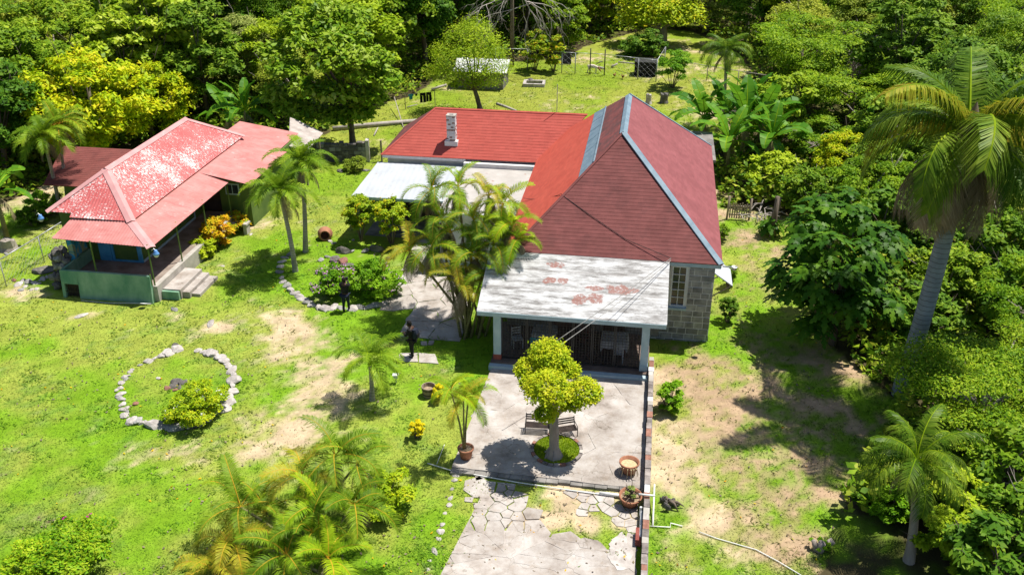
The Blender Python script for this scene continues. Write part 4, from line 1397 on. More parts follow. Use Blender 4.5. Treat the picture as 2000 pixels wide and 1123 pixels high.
def palm(name, label, base, top, r0, r1, kind, n, seed, trunk='palm_trunk', dead=0, scale=1.0, shaft=None, cat='palm', bulge=0.0, group=None, **kw):
    rs = random.Random(seed)
    b, tp = Vector(base), Vector(top)
    t = thing(name, label, cat, b, 0, group)
    rel = tp - b
    mb = MB()
    pts, rad = [Vector((0, 0, -.25))], [r0 * 1.35]
    for i in range(11):
        u = i / 10
        bend = math.sin(u * math.pi) * .04 * rel.length
        pts.append(Vector((rel.x * u ** 1.2 + bend * .3, rel.y * u ** 1.2, rel.z * u)))
        rad.append((r0 * (1 - u) + r1 * u) * (1 + .3 * (1 - u) ** 6 + bulge * math.sin(u * math.pi)))
    mb.tube(pts, rad, 10)
    mb.build('trunk', M[trunk], t, True)
    if shaft:
        MB().tube([rel - Vector((0, 0, .1)), rel + Vector((0, 0, shaft * .5)), rel + Vector((0, 0, shaft))], [r1 * 1.15, r1 * 1.05, r1 * .5], 10).build('crownshaft', M['palm_lime'], t, True)
        rel = rel + Vector((0, 0, shaft * .9))
    palm_crown(t, rel, kind, n, rs, scale, dead, **kw)
    return t
def Z(px, py, base):             # point above ground spot `base` seen at photo row py, col px (same distance)
    return PY(px, py, P(*base).y)

# two tall slim palms on the lawn
palm('tall_palm', 'nearer of two tall slim palms, left of the pink flowering shrub', P(577, 530), Z(548, 385, (577, 530)), .13, .1, 'christmas', 17, 3, dead=3, shaft=.35, scale=1.08)
palm('tall_palm', 'farther of two tall slim palms, standing against the end of the pink extension roof', P(597, 492), Z(590, 330, (597, 492)), .13, .1, 'christmas', 17, 4, dead=3, shaft=.4, scale=1.1)
palm('young_palm', 'short young palm standing alone on the lawn in front of the person with the backpack', P(727, 781), Z(722, 708, (727, 781)), .1, .07, 'young', 14, 6, shaft=.2, scale=.95)
palm('coconut_palm', 'dark green drooping palm with seed clusters against the bushes at lower right', P(1775, 1095), P(1790, 900, 3.4), .15, .11, 'coconut', 20, 8, trunk='bark_pale', dead=3, scale=.86)
palm('thin_palm', 'slender palm rising behind the banana clump near the back fence', P(1410, 245), Z(1418, 100, (1410, 245)), .13, .1, 'coconut', 16, 9, dead=5, scale=1.0, alt='dead', p_alt=0)
palm('fan_palm', 'left of two thin trunked palms in front of the brown shed roof', P(118, 415), P(85, 270, 5.0), .11, .09, 'christmas', 18, 12, dead=5, scale=1.0)
palm('fan_palm', 'right of two thin trunked palms in front of the brown shed roof', P(133, 405), P(112, 245, 5.3), .09, .08, 'areca_dark', 14, 13, dead=2, scale=1.1)
# royal palm
rb = P(1758, 770)
rt = PY(1892, 268, rb.y + .6)
rp = palm('royal_palm', 'huge royal palm with a smooth grey blue trunk and long drooping fronds at right', rb, rt, .29, .24, 'royal', 24, 17, trunk='royal_trunk', dead=0, scale=1.22, alt='royal_gold', p_alt=.28, bulge=.22)
rs = random.Random(5)
RT = rt - rb
for az, kk, s in ((3.0, 0, 1.0), (3.5, 1, 1.0), (4.3, 1, .95), (5.0, 1, 1.0), (5.6, 0, .9), (2.4, 1, .9), (.3, 0, 1.0), (3.9, 1, 1.05), (4.7, 1, .9), (3.25, 0, .95), (2.7, 0, 1.05), (4.1, 0, .9), (5.3, 1, 1.0), (3.7, 0, 1.0)):
    link('dead_frond', FR['royal_dead', kk], rp, RT, (0, 0, az), (s * 1.15,) * 3)
mb = MB()
for k in range(14):
    a = rs.uniform(0, 6.28)
    mb.tube([RT + Vector((0, 0, .3)), RT + Vector((math.cos(a) * .5, math.sin(a) * .5, -.1)), RT + Vector((math.cos(a) * .55, math.sin(a) * .55, -.9))], [.03, .02, .01], 4)
mb.build('seed_stalks', M['straw'], rp, kind='stuff')
MB().lathe([(.3, -.5), (.44, -.1), (.42, .3), (.2, .8), (.02, 1.3)], 12, 0, tuple(RT)).build('crownshaft', M['bark'], rp, True)

def cluster(name, label, base, tips, kinds, seed, r=.05, dead=3, nf=7, scale=1.0, spread=.7):
    rs = random.Random(seed)
    b = Vector(base)
    t = thing(name, label, 'palm', b, 0)
    for i, tip in enumerate(tips):
        rel = Vector(tip) - b
        foot = Vector((rs.uniform(-spread, spread), rs.uniform(-spread, spread) * .7, 0))
        pts = [foot - Vector((0, 0, .2)), foot.lerp(rel, .33) + Vector((0, 0, .25)), foot.lerp(rel, .68) + Vector((0, 0, .2)), rel]
        mb = MB()
        mb.tube(pts, [r * 1.2, r, r * .9, r * .85], 7)
        st_ = mb.build('stem', M['areca_stem'], t, True)
        rr = random.Random(seed * 50 + i)
        kind = kinds[i % len(kinds)]
        for j in range(nf):
            u = (j + .5) / nf
            kk = min(3, int(u * 4))
            s = scale * rr.uniform(.8, 1.15)
            link('frond', FR[kind, kk], st_, rel, (rr.uniform(-.25, .25), rr.uniform(-.2, .2), j * 2.4 + rr.uniform(-.4, .4) + i), (s, s, s))
        for j in range(dead):
            s = scale * rr.uniform(.7, 1.1)
            link('dead_frond', FR['dead', j % 2], st_, rel - Vector((0, 0, .1)), (0, 0, rr.uniform(0, 6.28)), (s, s, s))
    return t
by = P(925, 655).y
tips = [PY(*q) for q in ((842, 372, by + 3.0), (895, 365, by + 3.2), (955, 380, by + 2.2), (925, 430, by + 1.5), (862, 430, by + 2.0), (1000, 440, by + 1.0), (800, 490, by + 1.2), (845, 485, by + .8), (965, 478, by + .6),
                           (1012, 468, by + .6), (905, 560, by - .3), (880, 455, by + 1.6), (930, 500, by + .5), (982, 400, by + 1.8), (890, 520, by + .2), (960, 540, by))]
cluster('clump_palm', 'big many stemmed palm clump with ragged yellowing fronds beside the porch', P(925, 655), tips, ['areca_dark', 'areca_green', 'areca', 'areca_dark'], 31, .06, 8, 8, .88, .55)
by = P(610, 1105).y
tips = [PY(*q) for q in ((655, 890, by + 2.2), (590, 930, by + 1.6), (470, 990, by + .8), (620, 990, by + .6), (690, 985, by + .4), (610, 1040, by - .2), (455, 1060, by + .2), (560, 1085, by - .8), (640, 1090, by - 1.2), (520, 1000, by + 1.0), (700, 905, by + 2.4), (420, 1110, by - .6))]
cluster('clump_palm', 'many stemmed palm clump with orange stalks at the bottom edge of the lawn', P(600, 1115), tips, ['areca_dark', 'areca', 'areca_dark', 'areca_green', 'areca_dark'], 41, .05, 2, 8, .88, .9)

# potted palm at the terrace corner
pp = P(910, 893, .12)
t = thing('plant_pot', 'terracotta pot holding a thin two stemmed palm at the left corner of the terrace', 'pot', pp)
MB().lathe([(.0, 0), (.2, 0), (.27, .38), (.31, .4), (.31, .45), (.26, .45), (.25, .38), (.0, .37)], 16).build('pot_body', M['terracotta'], t, True)
MB().lathe([(.0, .385), (.245, .385)], 12).build('soil', M['soil'], t)
tips = [PY(880, 762, pp.y + .1), PY(905, 782, pp.y), PY(915, 778, pp.y + .3)]
cluster('potted_palm', 'thin palm with arching yellow green fronds growing in the terrace corner pot', pp + Vector((0, 0, .35)), tips, ['areca_green', 'areca'], 51, .035, 0, 6, .62, .08)

# --- bananas
def banana_leaf(name, L, W, a0, droop, seed):
    rs = random.Random(seed)
    n = 14
    pts = [Vector((0, 0, 0))]
    for i in range(n):
        t = (i + .5) / n
        a = a0 - droop * t ** 1.4
        pts.append(pts[-1] + Vector((math.cos(a), 0, math.sin(a))) * (L / n))
    mb = MB()
    mb.tube(pts, [.035 * (1 - i / (n + 1)) + .006 for i in range(n + 1)], 4, 1)
    for s in (-1, 1):
        i = 2
        while i < n:
            k = rs.choice((1, 1, 2))
            j = min(n, i + k)
            def w(q):
                t = (q - 2) / (n - 2)
                return W * (max(0, math.sin(math.pi * min(1, t * .92 + .06)))) ** .55
            dz = rs.uniform(-.05, .3)
            g = .02 * L / n
            p0, p1 = pts[i], pts[j]
            w0, w1 = w(i), w(j)
            e0 = p0 + Vector((g, s * w0, w0 * (.35 - dz)))
            e1 = p1 + Vector((-g, s * w1, w1 * (.35 - dz)))
            mb.face([p0, p1, e1, e0] if s > 0 else [p0, e0, e1, p1], 0)
            i = j
    return mb.mesh(name, [M['leaf_banana'], M['palm_lime']])
BL = [banana_leaf('leaf', 2.6, .36, 1.35, .9, 1), banana_leaf('leaf', 2.7, .38, 1.1, 1.5, 2), banana_leaf('leaf', 2.5, .36, .75, 1.7, 3), banana_leaf('leaf', 2.3, .3, .3, 1.3, 4)]
def banana(label, x, y, h, seed, n=9, s=1.0, group=None):
    rs = random.Random(seed)
    t = thing('banana_plant', label, 'banana plant', (x, y, 0), rs.uniform(0, 6), group)
    MB().tube([(0, 0, -.2), (.05, 0, h * .5), (.08, .03, h)], [.16, .13, .08], 8).build('stem', M['areca_stem'], t, True)
    for i in range(n):
        k = min(3, int((i + .3) / n * 4))
        q = s * rs.uniform(.85, 1.15)
        link('leaf', BL[k], t, (.08, .03, h - .05), (rs.uniform(-.25, .25), rs.uniform(-.15, .15), i * 2.4 + rs.uniform(-.5, .5)), (q, q, q))
    for i in range(2):
        link('dead_leaf', FR['dead', i], t, (.08, .03, h - .15), (0, 0, rs.uniform(0, 6)))
    return t
bg = 'banana plants in the clump behind the stone house'
for i, (a, b, h, lab) in enumerate([(1372, 300, 2.6, 'banana plant with a long bright leaf hanging at the left end of the banana clump'), (1412, 300, 2.8, None), (1445, 320, 3.0, None), (1480, 305, 2.8, None), (1420, 345, 2.4, None), (1500, 345, 2.6, None), (1455, 285, 2.8, None)]):
    q = P(a, b)
    banana(lab or 'tall banana plant inside the dense banana clump behind the stone house', q.x, q.y, h, 60 + i, 10, 1.15, bg)
q = P(485, 285)
banana('banana plant with upright leaves behind the pink extension roof', q.x, q.y, 2.6, 70, 10, 1.1)
q = P(455, 280)
banana('banana plant with low leaning leaves behind the peak of the peeling roof', q.x, q.y, 2.2, 71, 8, 1.0)
q = P(575, 250)
banana('banana plant in the shade left of the large leaved tree', q.x, q.y, 1.8, 72, 8, 1.0)
q = P(15, 470)
banana('banana plant at the left edge with brown dead leaves hanging down', q.x, q.y, 2.8, 73, 9, 1.1)
q = P(1660, 345)
banana('banana plant with two upright leaves among the bushes left of the royal palm', q.x, q.y, 2.0, 74, 7, 1.0)

# --- single trees near the houses
def at(px, py):
    q = P(px, py)
    return q.x, q.y
def own_tree(name, label, base, tipz, centers, radii, mats, nleaf, size, trunk_r, bark, seed, cat='tree', shares=None, limbs=True, flare=1.5, **kw):
    """a tree whose leaf clumps are given in world space"""
    b = Vector((base[0], base[1], 0))
    t = thing(name, label, cat, b)
    rs = np.random.RandomState(seed)
    cl = np.array([[c[0] - b.x, c[1] - b.y, c[2]] for c in centers])
    v = clump_leaves(rs, cl, radii, nleaf, size, **kw)
    mi = rs.choice(len(mats), nleaf, p=shares) if isinstance(mats, list) and shares else None
    link('crown', quads_mesh('crown', v, nleaf, mats, 4, mi), t)
    mb = MB()
    top = Vector(tipz) - b
    pts = [Vector((0, 0, -.2)), Vector((0, 0, .05)), Vector((top.x * .15, top.y * .15, top.z * .25)), Vector((top.x * .5, top.y * .5, top.z * .6)), top]
    mb.tube(pts, [trunk_r * flare * 1.1, trunk_r * flare, trunk_r * 1.05, trunk_r, trunk_r * .75], 10)
    if limbs:
        for c, r in zip(cl, radii):
            s = pts[-1].lerp(pts[-2], rs.uniform(0, .5))
            mb.tube([s, s.lerp(Vector(c), .55) + Vector((0, 0, .1)), Vector(c)], [trunk_r * .45, trunk_r * .3, trunk_r * .15], 6)
    if flare > 2:
        for k in range(7):
            a = k * .9 + rs.uniform(-.2, .2)
            L = trunk_r * rs.uniform(2.5, 5)
            mb.tube([(math.cos(a) * trunk_r * .6, math.sin(a) * trunk_r * .6, .55), (math.cos(a) * L * .5, math.sin(a) * L * .5, .14), (math.cos(a) * L, math.sin(a) * L, -.03)], [trunk_r * .4, trunk_r * .28, trunk_r * .1], 6)
    mb.build('trunk', M[bark], t, True)
    return t
# clipped ficus on the round bed
fb = P(1082, 892, .1)
fy = fb.y
fc = [PY(1072, 700, fy + 1.1), PY(1034, 726, fy + .9), PY(1070, 766, fy - .6), PY(1066, 812, fy - .8), PY(1108, 728, fy + .8), PY(1140, 772, fy + .1), PY(1112, 790, fy + .1), PY(1036, 752, fy + .1)]
own_tree('ficus_tree', 'clipped tree with lumpy yellow green crown and pale trunk in the round bed', (fb.x, fb.y), PY(1082, 800, fy), fc, [.7, .52, .76, .4, .46, .62, .42, .4], M['leaf_ficus'], 17000, .12, .17, 'bark_pale', 101, squash=.95, shell=.7, flare=2.3, aspect=.55, spread=.9)
# large leaved tree by the ruined wall
bx, by_ = at(690, 290)
rs = np.random.RandomState(3)
cen = [PY(a, b, by_ + dy) for a, b, dy in ((640, 60, 2), (590, 90, 1), (690, 80, 1), (730, 120, 0), (560, 140, 0), (640, 130, -1.5), (700, 150, -1), (750, 160, 0), (600, 180, -1), (655, 190, -1.5), (545, 190, .5), (720, 195, -.5), (640, 30, 3), (690, 40, 3), (580, 50, 3), (610, 225, -.5), (660, 235, -1), (540, 110, 2), (700, 225, -.6), (570, 215, 0), (655, 95, -.5), (690, 120, -1.5))]
own_tree('almond_tree', 'big tree with large glossy leaves behind the ruined stone wall left of the wing', (bx, by_), PY(680, 190, by_), cen, [1.35] * len(cen), M['leaf_almond'], 8500, .5, .2, 'bark', 104, squash=.8, shell=.3, aspect=.55, spread=.8)
# feathery tree between the shed and the wing
bx, by_ = at(938, 218)
cen = [PY(a, b, by_ + dy) for a, b, dy in ((900, 75, 1), (940, 80, 0), (870, 110, 0), (915, 110, -1), (960, 110, 0), (880, 145, -.5), (930, 140, -1), (970, 140, 0), (860, 150, .5), (905, 165, 0), (950, 165, 0), (925, 60, 1.5))]
own_tree('feathery_tree', 'light green feathery tree with a slanting trunk in front of the white roofed hut', (bx, by_), PY(925, 170, by_), cen, [1.5] * len(cen), M['leaf_light'], 13000, .19, .18, 'bark', 105, squash=.85, shell=.25, aspect=.4, up=.8)
# breadfruit: big dark lobed leaves in rosettes
def breadfruit(label, base, cen, rad, n, seed):
    b = Vector((base[0], base[1], 0))
    t = thing('breadfruit_tree', label, 'tree', b)
    rs = np.random.RandomState(seed)
    cl = np.array([[c.x - b.x, c.y - b.y, c.z] for c in cen])
    rad = np.array(rad)
    ci = rs.choice(len(cl), n)
    d = rs.normal(size=(n, 3))
    d /= np.linalg.norm(d, axis=1, keepdims=True)
    d[:, 2] = np.where(d[:, 2] < -.2, -d[:, 2], d[:, 2])
    pos = cl[ci] + d * (rad[ci] * rs.uniform(.45, 1.05, n))[:, None]
    V, nq = [], 0
    prof = [(0, .02), (.18, .16), (.3, .1), (.42, .27), (.52, .13), (.66, .26), (.76, .12), (.88, .15), (1, .0)]
    for p, dd in zip(pos, d):
        axis = Vector(dd) * .7 + Vector((0, 0, .6))
        axis.normalize()
        ref = Vector((1, 0, 0)) if abs(axis.x) < .8 else Vector((0, 1, 0))
        u = axis.cross(ref).normalized()
        w = axis.cross(u)
        k = rs.randint(5, 8)
        a0 = rs.uniform(0, 6)
        L = rs.uniform(.45, .72)
        for j in range(k):
            a = a0 + j * 2 * math.pi / k
            o = (u * math.cos(a) + w * math.sin(a))
            o = (o + axis * rs.uniform(.1, .7)).normalized()
            s = axis.cross(o).normalized()
            nn = o.cross(s)
            pp_ = Vector(p)
            for q in range(len(prof) - 1):
                (t0, w0), (t1, w1) = prof[q], prof[q + 1]
                c0 = pp_ + o * (L * t0) - Vector((0, 0, 1)) * (L * .45 * t0 * t0)
                c1 = pp_ + o * (L * t1) - Vector((0, 0, 1)) * (L * .45 * t1 * t1)
                V += [c0 - s * (w0 * L), c0 + s * (w0 * L), c1 + s * (w1 * L), c1 - s * (w1 * L)]
                nq += 1
    # leaves stay whole: weld the strips
    me = bpy.data.meshes.new('crown')
    vv = np.array([tuple(x) for x in V])
    faces, verts, off = [], [], 0
    per = len(prof) - 1
    for L_ in range(nq // per):
        s0 = L_ * per * 4
        for q in range(per):
            verts += [vv[s0 + q * 4], vv[s0 + q * 4 + 1]]
        verts += [vv[s0 + (per - 1) * 4 + 3], vv[s0 + (per - 1) * 4 + 2]]
        for q in range(per):
            a = off + q * 2
            faces.append((a, a + 1, a + 3, a + 2))
        off += (per + 1) * 2
    me.from_pydata([tuple(x) for x in verts], [], faces)
    me.materials.append(M['leaf_bread'])
    me.update()
    link('crown', me, t)
    mb = MB()
    top = Vector((0, 0, 2.4))
    mb.tube([(0, 0, -.2), (0, 0, .8), top], [.2, .16, .12], 8)
    for c in cl:
        mb.tube([top - Vector((0, 0, rs.uniform(0, 1))), top.lerp(Vector(c), .6) + Vector((0, 0, .15)), Vector(c)], [.07, .05, .02], 5)
    mb.build('trunk', M['bark'], t, True)
    return t
bx, by_ = at(1625, 672)
cen = [PY(a, b, by_ + dy) for a, b, dy in ((1575, 450, 2), (1620, 430, 2.5), (1670, 440, 2), (1570, 500, 1), (1620, 490, 0), (1680, 500, .5), (1545, 540, .8), (1590, 550, -.6), (1640, 550, -.8), (1700, 550, .4), (1555, 590, .2), (1610, 600, -.8), (1670, 600, -.6), (1720, 600, .2), (1600, 415, 3.2), (1650, 405, 3.5), (1720, 480, 1.5), (1590, 640, -.4), (1540, 560, 1.5))]
breadfruit('large dark breadfruit tree with deeply lobed leaves casting a wide shadow right of the house', (bx, by_), cen, [.95] * len(cen), 300, 7)
bx, by_ = at(1508, 462)
breadfruit('small young breadfruit tree beside the wooden picket gate', (bx, by_), [PY(1510, 440, by_), PY(1502, 446, by_ + .2)], [.35, .35], 12, 8)
# big feathery tree lower right
bx, by_ = at(1905, 905)
cen = [PY(a, b, by_ + dy) for a, b, dy in ((1780, 700, 1.5), (1830, 680, 2), (1880, 690, 2), (1930, 690, 2.2), (1980, 700, 2), (1800, 750, .5), (1860, 750, 0), (1920, 750, 0), (1985, 760, .5), (1870, 810, -.8), (1930, 820, -1), (1990, 820, -.5), (1900, 860, -1.4), (1960, 880, -1.6), (2030, 740, 1.5), (2040, 830, 0), (1765, 720, 1), (1990, 650, 3.5), (1850, 720, 1.0), (1940, 720, 1.2))]
own_tree('feathery_tree', 'wide feathery light green tree in front of the royal palm trunk at the right edge', (bx, by_), PY(1915, 800, by_), cen, [1.0] * len(cen), [M['leaf_feather'], M['leaf_light']], 20000, .15, .17, 'bark_pale', 107, shares=[.6, .4], squash=.5, shell=.1, aspect=.4, up=.9)
# mango tree beyond the fence
bx, by_ = at(1295, 88)
cen = [PY(a, b, by_ + dy) for a, b, dy in ((1250, 20, 0), (1290, 15, -1), (1330, 20, 0), (1270, 40, -1), (1310, 40, -1), (1345, 40, 0), (1260, -20, 1), (1300, -25, 1), (1340, -20, 1), (1240, 45, 1))]
own_tree('mango_tree', 'yellow green mango tree with a thick bare trunk beyond the back fence', (bx, by_), PY(1297, 50, by_), cen, [2.2] * len(cen), [M['leaf_light'], M['leaf_yellow']], 7000, .4, .38, 'bark_pale', 108, shares=[.75, .25], shell=.3)
# leafless tree at the top
dq = PY(1000, 10, 84)
dt = thing('dead_tree', 'leafless grey tree with bare drooping branches at the top edge before dark woods', 'tree', (dq.x, dq.y, 0))
rs = random.Random(77)
mb = MB()
def branch(p, d, L, r, depth):
    pts, q = [p], p
    for i in range(4):
        d = (d + Vector((rs.uniform(-.35, .35), rs.uniform(-.3, .3), rs.uniform(-.35, .1)))).normalized()
        q = q + d * (L / 4)
        pts.append(q)
    mb.tube(pts, [r, r * .85, r * .7, r * .55, r * .4], 5)
    if depth:
        for i in range(rs.choice((2, 3, 3))):
            branch(pts[rs.choice((2, 3, 4))], (d + Vector((rs.uniform(-.9, .9), rs.uniform(-.6, .6), rs.uniform(-.6, .4)))).normalized(), L * .62, r * .55, depth - 1)
for k in range(11):
    a = k * .6 + 2.6
    branch(Vector((rs.uniform(-2, 2), rs.uniform(-.5, .5), rs.uniform(6.2, 8.5))), Vector((math.cos(a) * 1.3, math.sin(a) * .5 - .3, rs.uniform(-.35, .1))).normalized(), rs.uniform(2.2, 4.2), .055, 3)
mb.tube([(-2.2, 0, 8.4), (0, 0, 8.5), (2.2, 0, 8.2)], [.05, .1, .05], 6)
mb.build('branches', M['dead_wood'], dt, kind='stuff')
MB().tube([(0, 2.5, -.2), (0, 1.5, 4), (0, 0, 8.6)], [.22, .18, .14], 8).build('trunk', M['bark'], dt, True)
# brushwood heap on the right canopy edge

# --- shrubs and flower bushes
x, y = at(648, 574)
bush('flowering_shrub', 'dark green shrub covered in pale pink flowers left of the person on the bed edge', x, y, 1.15, 1.3, M['leaf_bright'], 5200, .15, 201, extra=('petal_pink', 55, .1))
x, y = at(730, 574)
bush('flowering_shrub', 'larger rounded green shrub with few pink flowers right of the person', x, y, 1.55, 1.55, M['leaf_bright'], 6500, .15, 202, ncl=34, extra=('petal_pink', 26, .1))
x, y = at(392, 812)
bush('flowering_shrub', 'low yellow green shrub with white flowers inside the ring of stones', x, y, 1.3, 1.0, [M['leaf_light'], M['leaf_yellow']], 6500, .12, 203, ncl=30, shares=[.65, .35], extra=('petal_white', 9, .1))
x, y = at(340, 822)
bush('low_shrub', 'small yellow green shrub at the left of the white flowering one in the stone ring', x, y, .6, .5, [M['leaf_light'], M['leaf_yellow']], 1700, .12, 204, shares=[.6, .4])
x, y = at(150, 1105)
bush('flowering_shrub', 'bright green sprawling shrub with few magenta flowers in the bottom left corner', x, y, 1.6, 1.1, [M['leaf_bright'], M['leaf_light']], 6500, .13, 205, ncl=36, shares=[.5, .5], extra=('petal_magenta', 6, .07))
x, y = at(60, 1123)
bush('sprawling_shrub', 'bright green shrub cut by the bottom edge at far left', x, y, 1.1, .9, [M['leaf_bright'], M['leaf_light']], 3400, .13, 206, shares=[.5, .5])
x, y = at(750, 1000)
bush('round_shrub', 'round lime green shrub with a dense shadow right of the bottom palm clump', x, y, 1.2, 1.25, [M['leaf_light'], M['leaf_yellow']], 5600, .13, 207, ncl=32, shares=[.8, .2])
x, y = at(815, 855)
bush('golden_shrub', 'small round bright yellow shrub alone on the lawn', x, y, .38, .55, M['leaf_gold'], 1500, .1, 208, z0=.2)
x, y = at(856, 783)
bush('golden_shrub', 'small yellow shrub beside the wooden tub', x, y, .33, .45, M['leaf_gold'], 1200, .1, 209, z0=.25)
x, y = at(1307, 800)
bush('lone_shrub', 'bright green upright shrub on the dry lawn right of the low wall', x, y, .72, 1.2, M['leaf_bright'], 3000, .14, 210)
x, y = at(1420, 628)
bush('round_shrub', 'dark green shrub on a short stem under the window hood right of the stone house', x, y, .55, .9, M['leaf_dark'], 2400, .13, 211, z0=.35)
x, y = at(1422, 560)
bush('round_shrub', 'dark green shrub below the floodlight behind the window hood', x, y, .5, .9, M['leaf_mid'], 1800, .13, 212, z0=.3)
x, y = at(1410, 470)
bush('round_shrub', 'small dark shrub against the right wall of the stone house', x, y, .5, .8, M['leaf_mid'], 1500, .13, 213)
x, y = at(425, 480)
bush('croton_shrub', 'orange and yellow croton shrub beside the green house verandah', x, y, 1.1, 1.5, M['leaf_croton'], 3400, .28, 214, aspect=.38)
x, y = at(400, 498)
bush('croton_shrub', 'green leafy croton on the near side of the orange croton', x, y, .95, .8, M['leaf_light'], 1900, .28, 215, aspect=.38)
x, y = at(462, 450)
bush('croton_shrub', 'yellowish croton at the far end of the verandah beside the pale bench', x, y, .9, .9, [M['leaf_croton'], M['leaf_light']], 1800, .24, 216, aspect=.38)
x, y = at(694, 332)
bush('clipped_shrub', 'round olive shrub in front of the ruined stone wall', x, y, .95, .7, M['leaf_olive'], 2600, .14, 217)
for i, (hx_, hy_, R, lab) in enumerate([(-9.5, 11.2, .85, 'yellow flowered vine over the left carport post'), (-7.7, 11.1, .95, 'yellow flowered vine drooping from the carport edge beside the palm clump')]):
    q = HW(hx_, hy_)
    t = bush('flowering_vine', lab, q.x, q.y, R * 1.3, 1.5, [M['leaf_light'], M['leaf_yellow']], 5200, .15, 220 + i, z0=1.0, ncl=30, shares=[.8, .2], extra=('petal_yellow', 26, .12))
x, y = at(1062, 138)
for i, (a, b, R, H) in enumerate([(1045, 138, 1.6, 3.0), (1082, 140, 1.3, 2.6)]):
    x, y = at(a, b)
    bush('tall_shrub', ['wide green shrub with reddish leaf tips at the left end of the back fence', 'narrower green shrub right beside the reddish one at the back fence'][i], x, y, R, H, [M['leaf_light'], M['leaf_croton']], 4200, .24, 230 + i, z0=.6, shares=[.8, .2])
x, y = at(1312, 172)
bush('tall_shrub', 'leaning bright green shrub with bare stems beside the dark pen', x, y, 1.9, 2.2, M['leaf_bright'], 4200, .22, 233, z0=.8)
x, y = at(1245, 108)
bush('vine_thicket', 'dark green vine thicket behind the pen under the mango tree', x, y, 2.4, 1.6, M['leaf_dark'], 4500, .26, 234)
x, y = at(1275, 112)
bush('vine_thicket', 'dark vine covered mound at the foot of the mango tree', x, y, 1.6, 2.4, M['leaf_dark'], 3800, .28, 235)
x, y = at(88, 420)
bush('hedge_shrub', 'bright green low shrub in front of the brown shed', x, y, 1.2, 1.2, M['leaf_bright'], 3200, .18, 236)
x, y = at(70, 440)
bush('hedge_shrub', 'dark shrub beside the banana plant at the left edge', x, y, 1.0, 1.0, M['leaf_mid'], 2400, .18, 237)

for a_, b_, R_, H_s, m_, lab in [(1735, 1015, .9, 1.0, 'leaf_bright', 'bright green bush at the left foot of the drooping coconut palm'), (1850, 1065, 1.1, 1.2, 'leaf_mid', 'leafy green bush right of the coconut palm trunk'), (1815, 1000, 1.2, 1.7, 'leaf_dark', 'dark bush directly behind the coconut palm trunk'), (1700, 985, .7, .8, 'leaf_mid', 'small green bush at the edge of the lawn left of the coconut palm')]:
    x, y = at(a_, b_)
    bush('wild_bush', lab, x, y, R_, H_s, M[m_], 2600, .2, 300 + a_)
# --- rocks
def rock_mesh(seed, sx, sy, sz):
    bm = bmesh.new()
    bmesh.ops.create_icosphere(bm, subdivisions=2, radius=.5)
    rs = random.Random(seed)
    cuts = []
    for _ in range(9):
        n = Vector((rs.uniform(-1, 1), rs.uniform(-1, 1), rs.uniform(-.6, 1))).normalized()
        cuts.append((n, rs.uniform(.3, .43)))
    for v in bm.verts:
        for n, d in cuts:
            k = v.co.dot(n) - d
            if k > 0:
                v.co -= n * k
        v.co += Vector((rs.uniform(-1, 1), rs.uniform(-1, 1), rs.uniform(-1, 1))) * .018
        v.co = Vector((v.co.x * sx * 1.2, v.co.y * sy * 1.2, v.co.z * sz * 1.2))
    me = bpy.data.meshes.new('stone')
    bm.to_mesh(me)
    bm.free()
    return me
ROCKS = {}
for mk in ('stone_pale', 'stone', 'stone_dark', 'brick'):
    for i in range(5):
        me = rock_mesh(i * 7 + len(mk), 1, .75 + .1 * i, .8)
        me.materials.append(M[mk])
        ROCKS[mk, i] = me
def stones(parent, spots, org, seed, name='stone', big=1.3):
    """spots: photo column, row, width px, material"""
    rs = random.Random(seed)
    for (a, b, w, mk) in spots:
        q = P(a, b)
        m = big * w * math.hypot(q.y, CAM_H) / FPX
        link(name, ROCKS[mk, rs.randrange(5)], parent, Vector((q.x, q.y, m * .05)) - org, (rs.uniform(-.25, .25), rs.uniform(-.25, .25), rs.uniform(0, 6.3)), (m * rs.uniform(.9, 1.15), m * rs.uniform(.6, .95), m * rs.uniform(.4, .65)))
pa, pg, pd = 'stone_pale', 'stone', 'stone_dark'
org = P(345, 770)
t = thing('stone_ring', 'ring of pale stones around a patch of grass on the left lawn', 'stone ring', org)
stones(t, [(237, 748, 9, pa), (242, 737, 9, pa), (235, 758, 9, pa), (235, 770, 14, pa), (238, 780, 11, pa), (240, 790, 10, pa), (246, 798, 10, pa), (243, 812, 14, pa), (258, 823, 18, pa), (270, 821, 20, pg), (286, 826, 12, pa), (304, 831, 26, pa), (325, 832, 18, pg), (341, 836, 26, pg), (357, 833, 16, pg), (380, 830, 16, pd), (405, 820, 16, pa), (415, 810, 14, pa), (436, 799, 20, pa), (442, 787, 24, pa), (449, 766, 24, pa), (457, 743, 20, pa), (456, 732, 10, pa), (453, 724, 16, pa), (448, 717, 12, pa), (437, 705, 16, pa), (430, 699, 16, pa), (420, 693, 14, pa), (410, 690, 18, pa), (398, 688, 12, pa), (388, 685, 12, pa), (347, 684, 18, pa), (343, 675, 11, pd), (330, 690, 20, pa), (316, 695, 14, pa), (290, 706, 11, pa), (258, 722, 6, pa), (309, 739, 8, pa), (265, 788, 9, 'brick'), (249, 734, 8, pa), (228, 762, 9, pa), (232, 776, 9, pg), (240, 800, 10, pa), (248, 806, 9, pg), (251, 819, 9, pa), (278, 826, 11, pa), (295, 830, 12, pg), (314, 834, 11, pa), (333, 837, 13, pa), (349, 837, 13, pg), (368, 833, 13, pa), (392, 827, 13, pg), (425, 805, 12, pa), (446, 777, 14, pa), (455, 752, 12, pa), (443, 711, 10, pa), (338, 687, 10, pa), (323, 692, 10, pa), (302, 700, 8, pa), (274, 713, 7, pg), (254, 727, 7, pa), (245, 741, 7, pg)], org, 5, big=1.45)
org = P(343, 752)
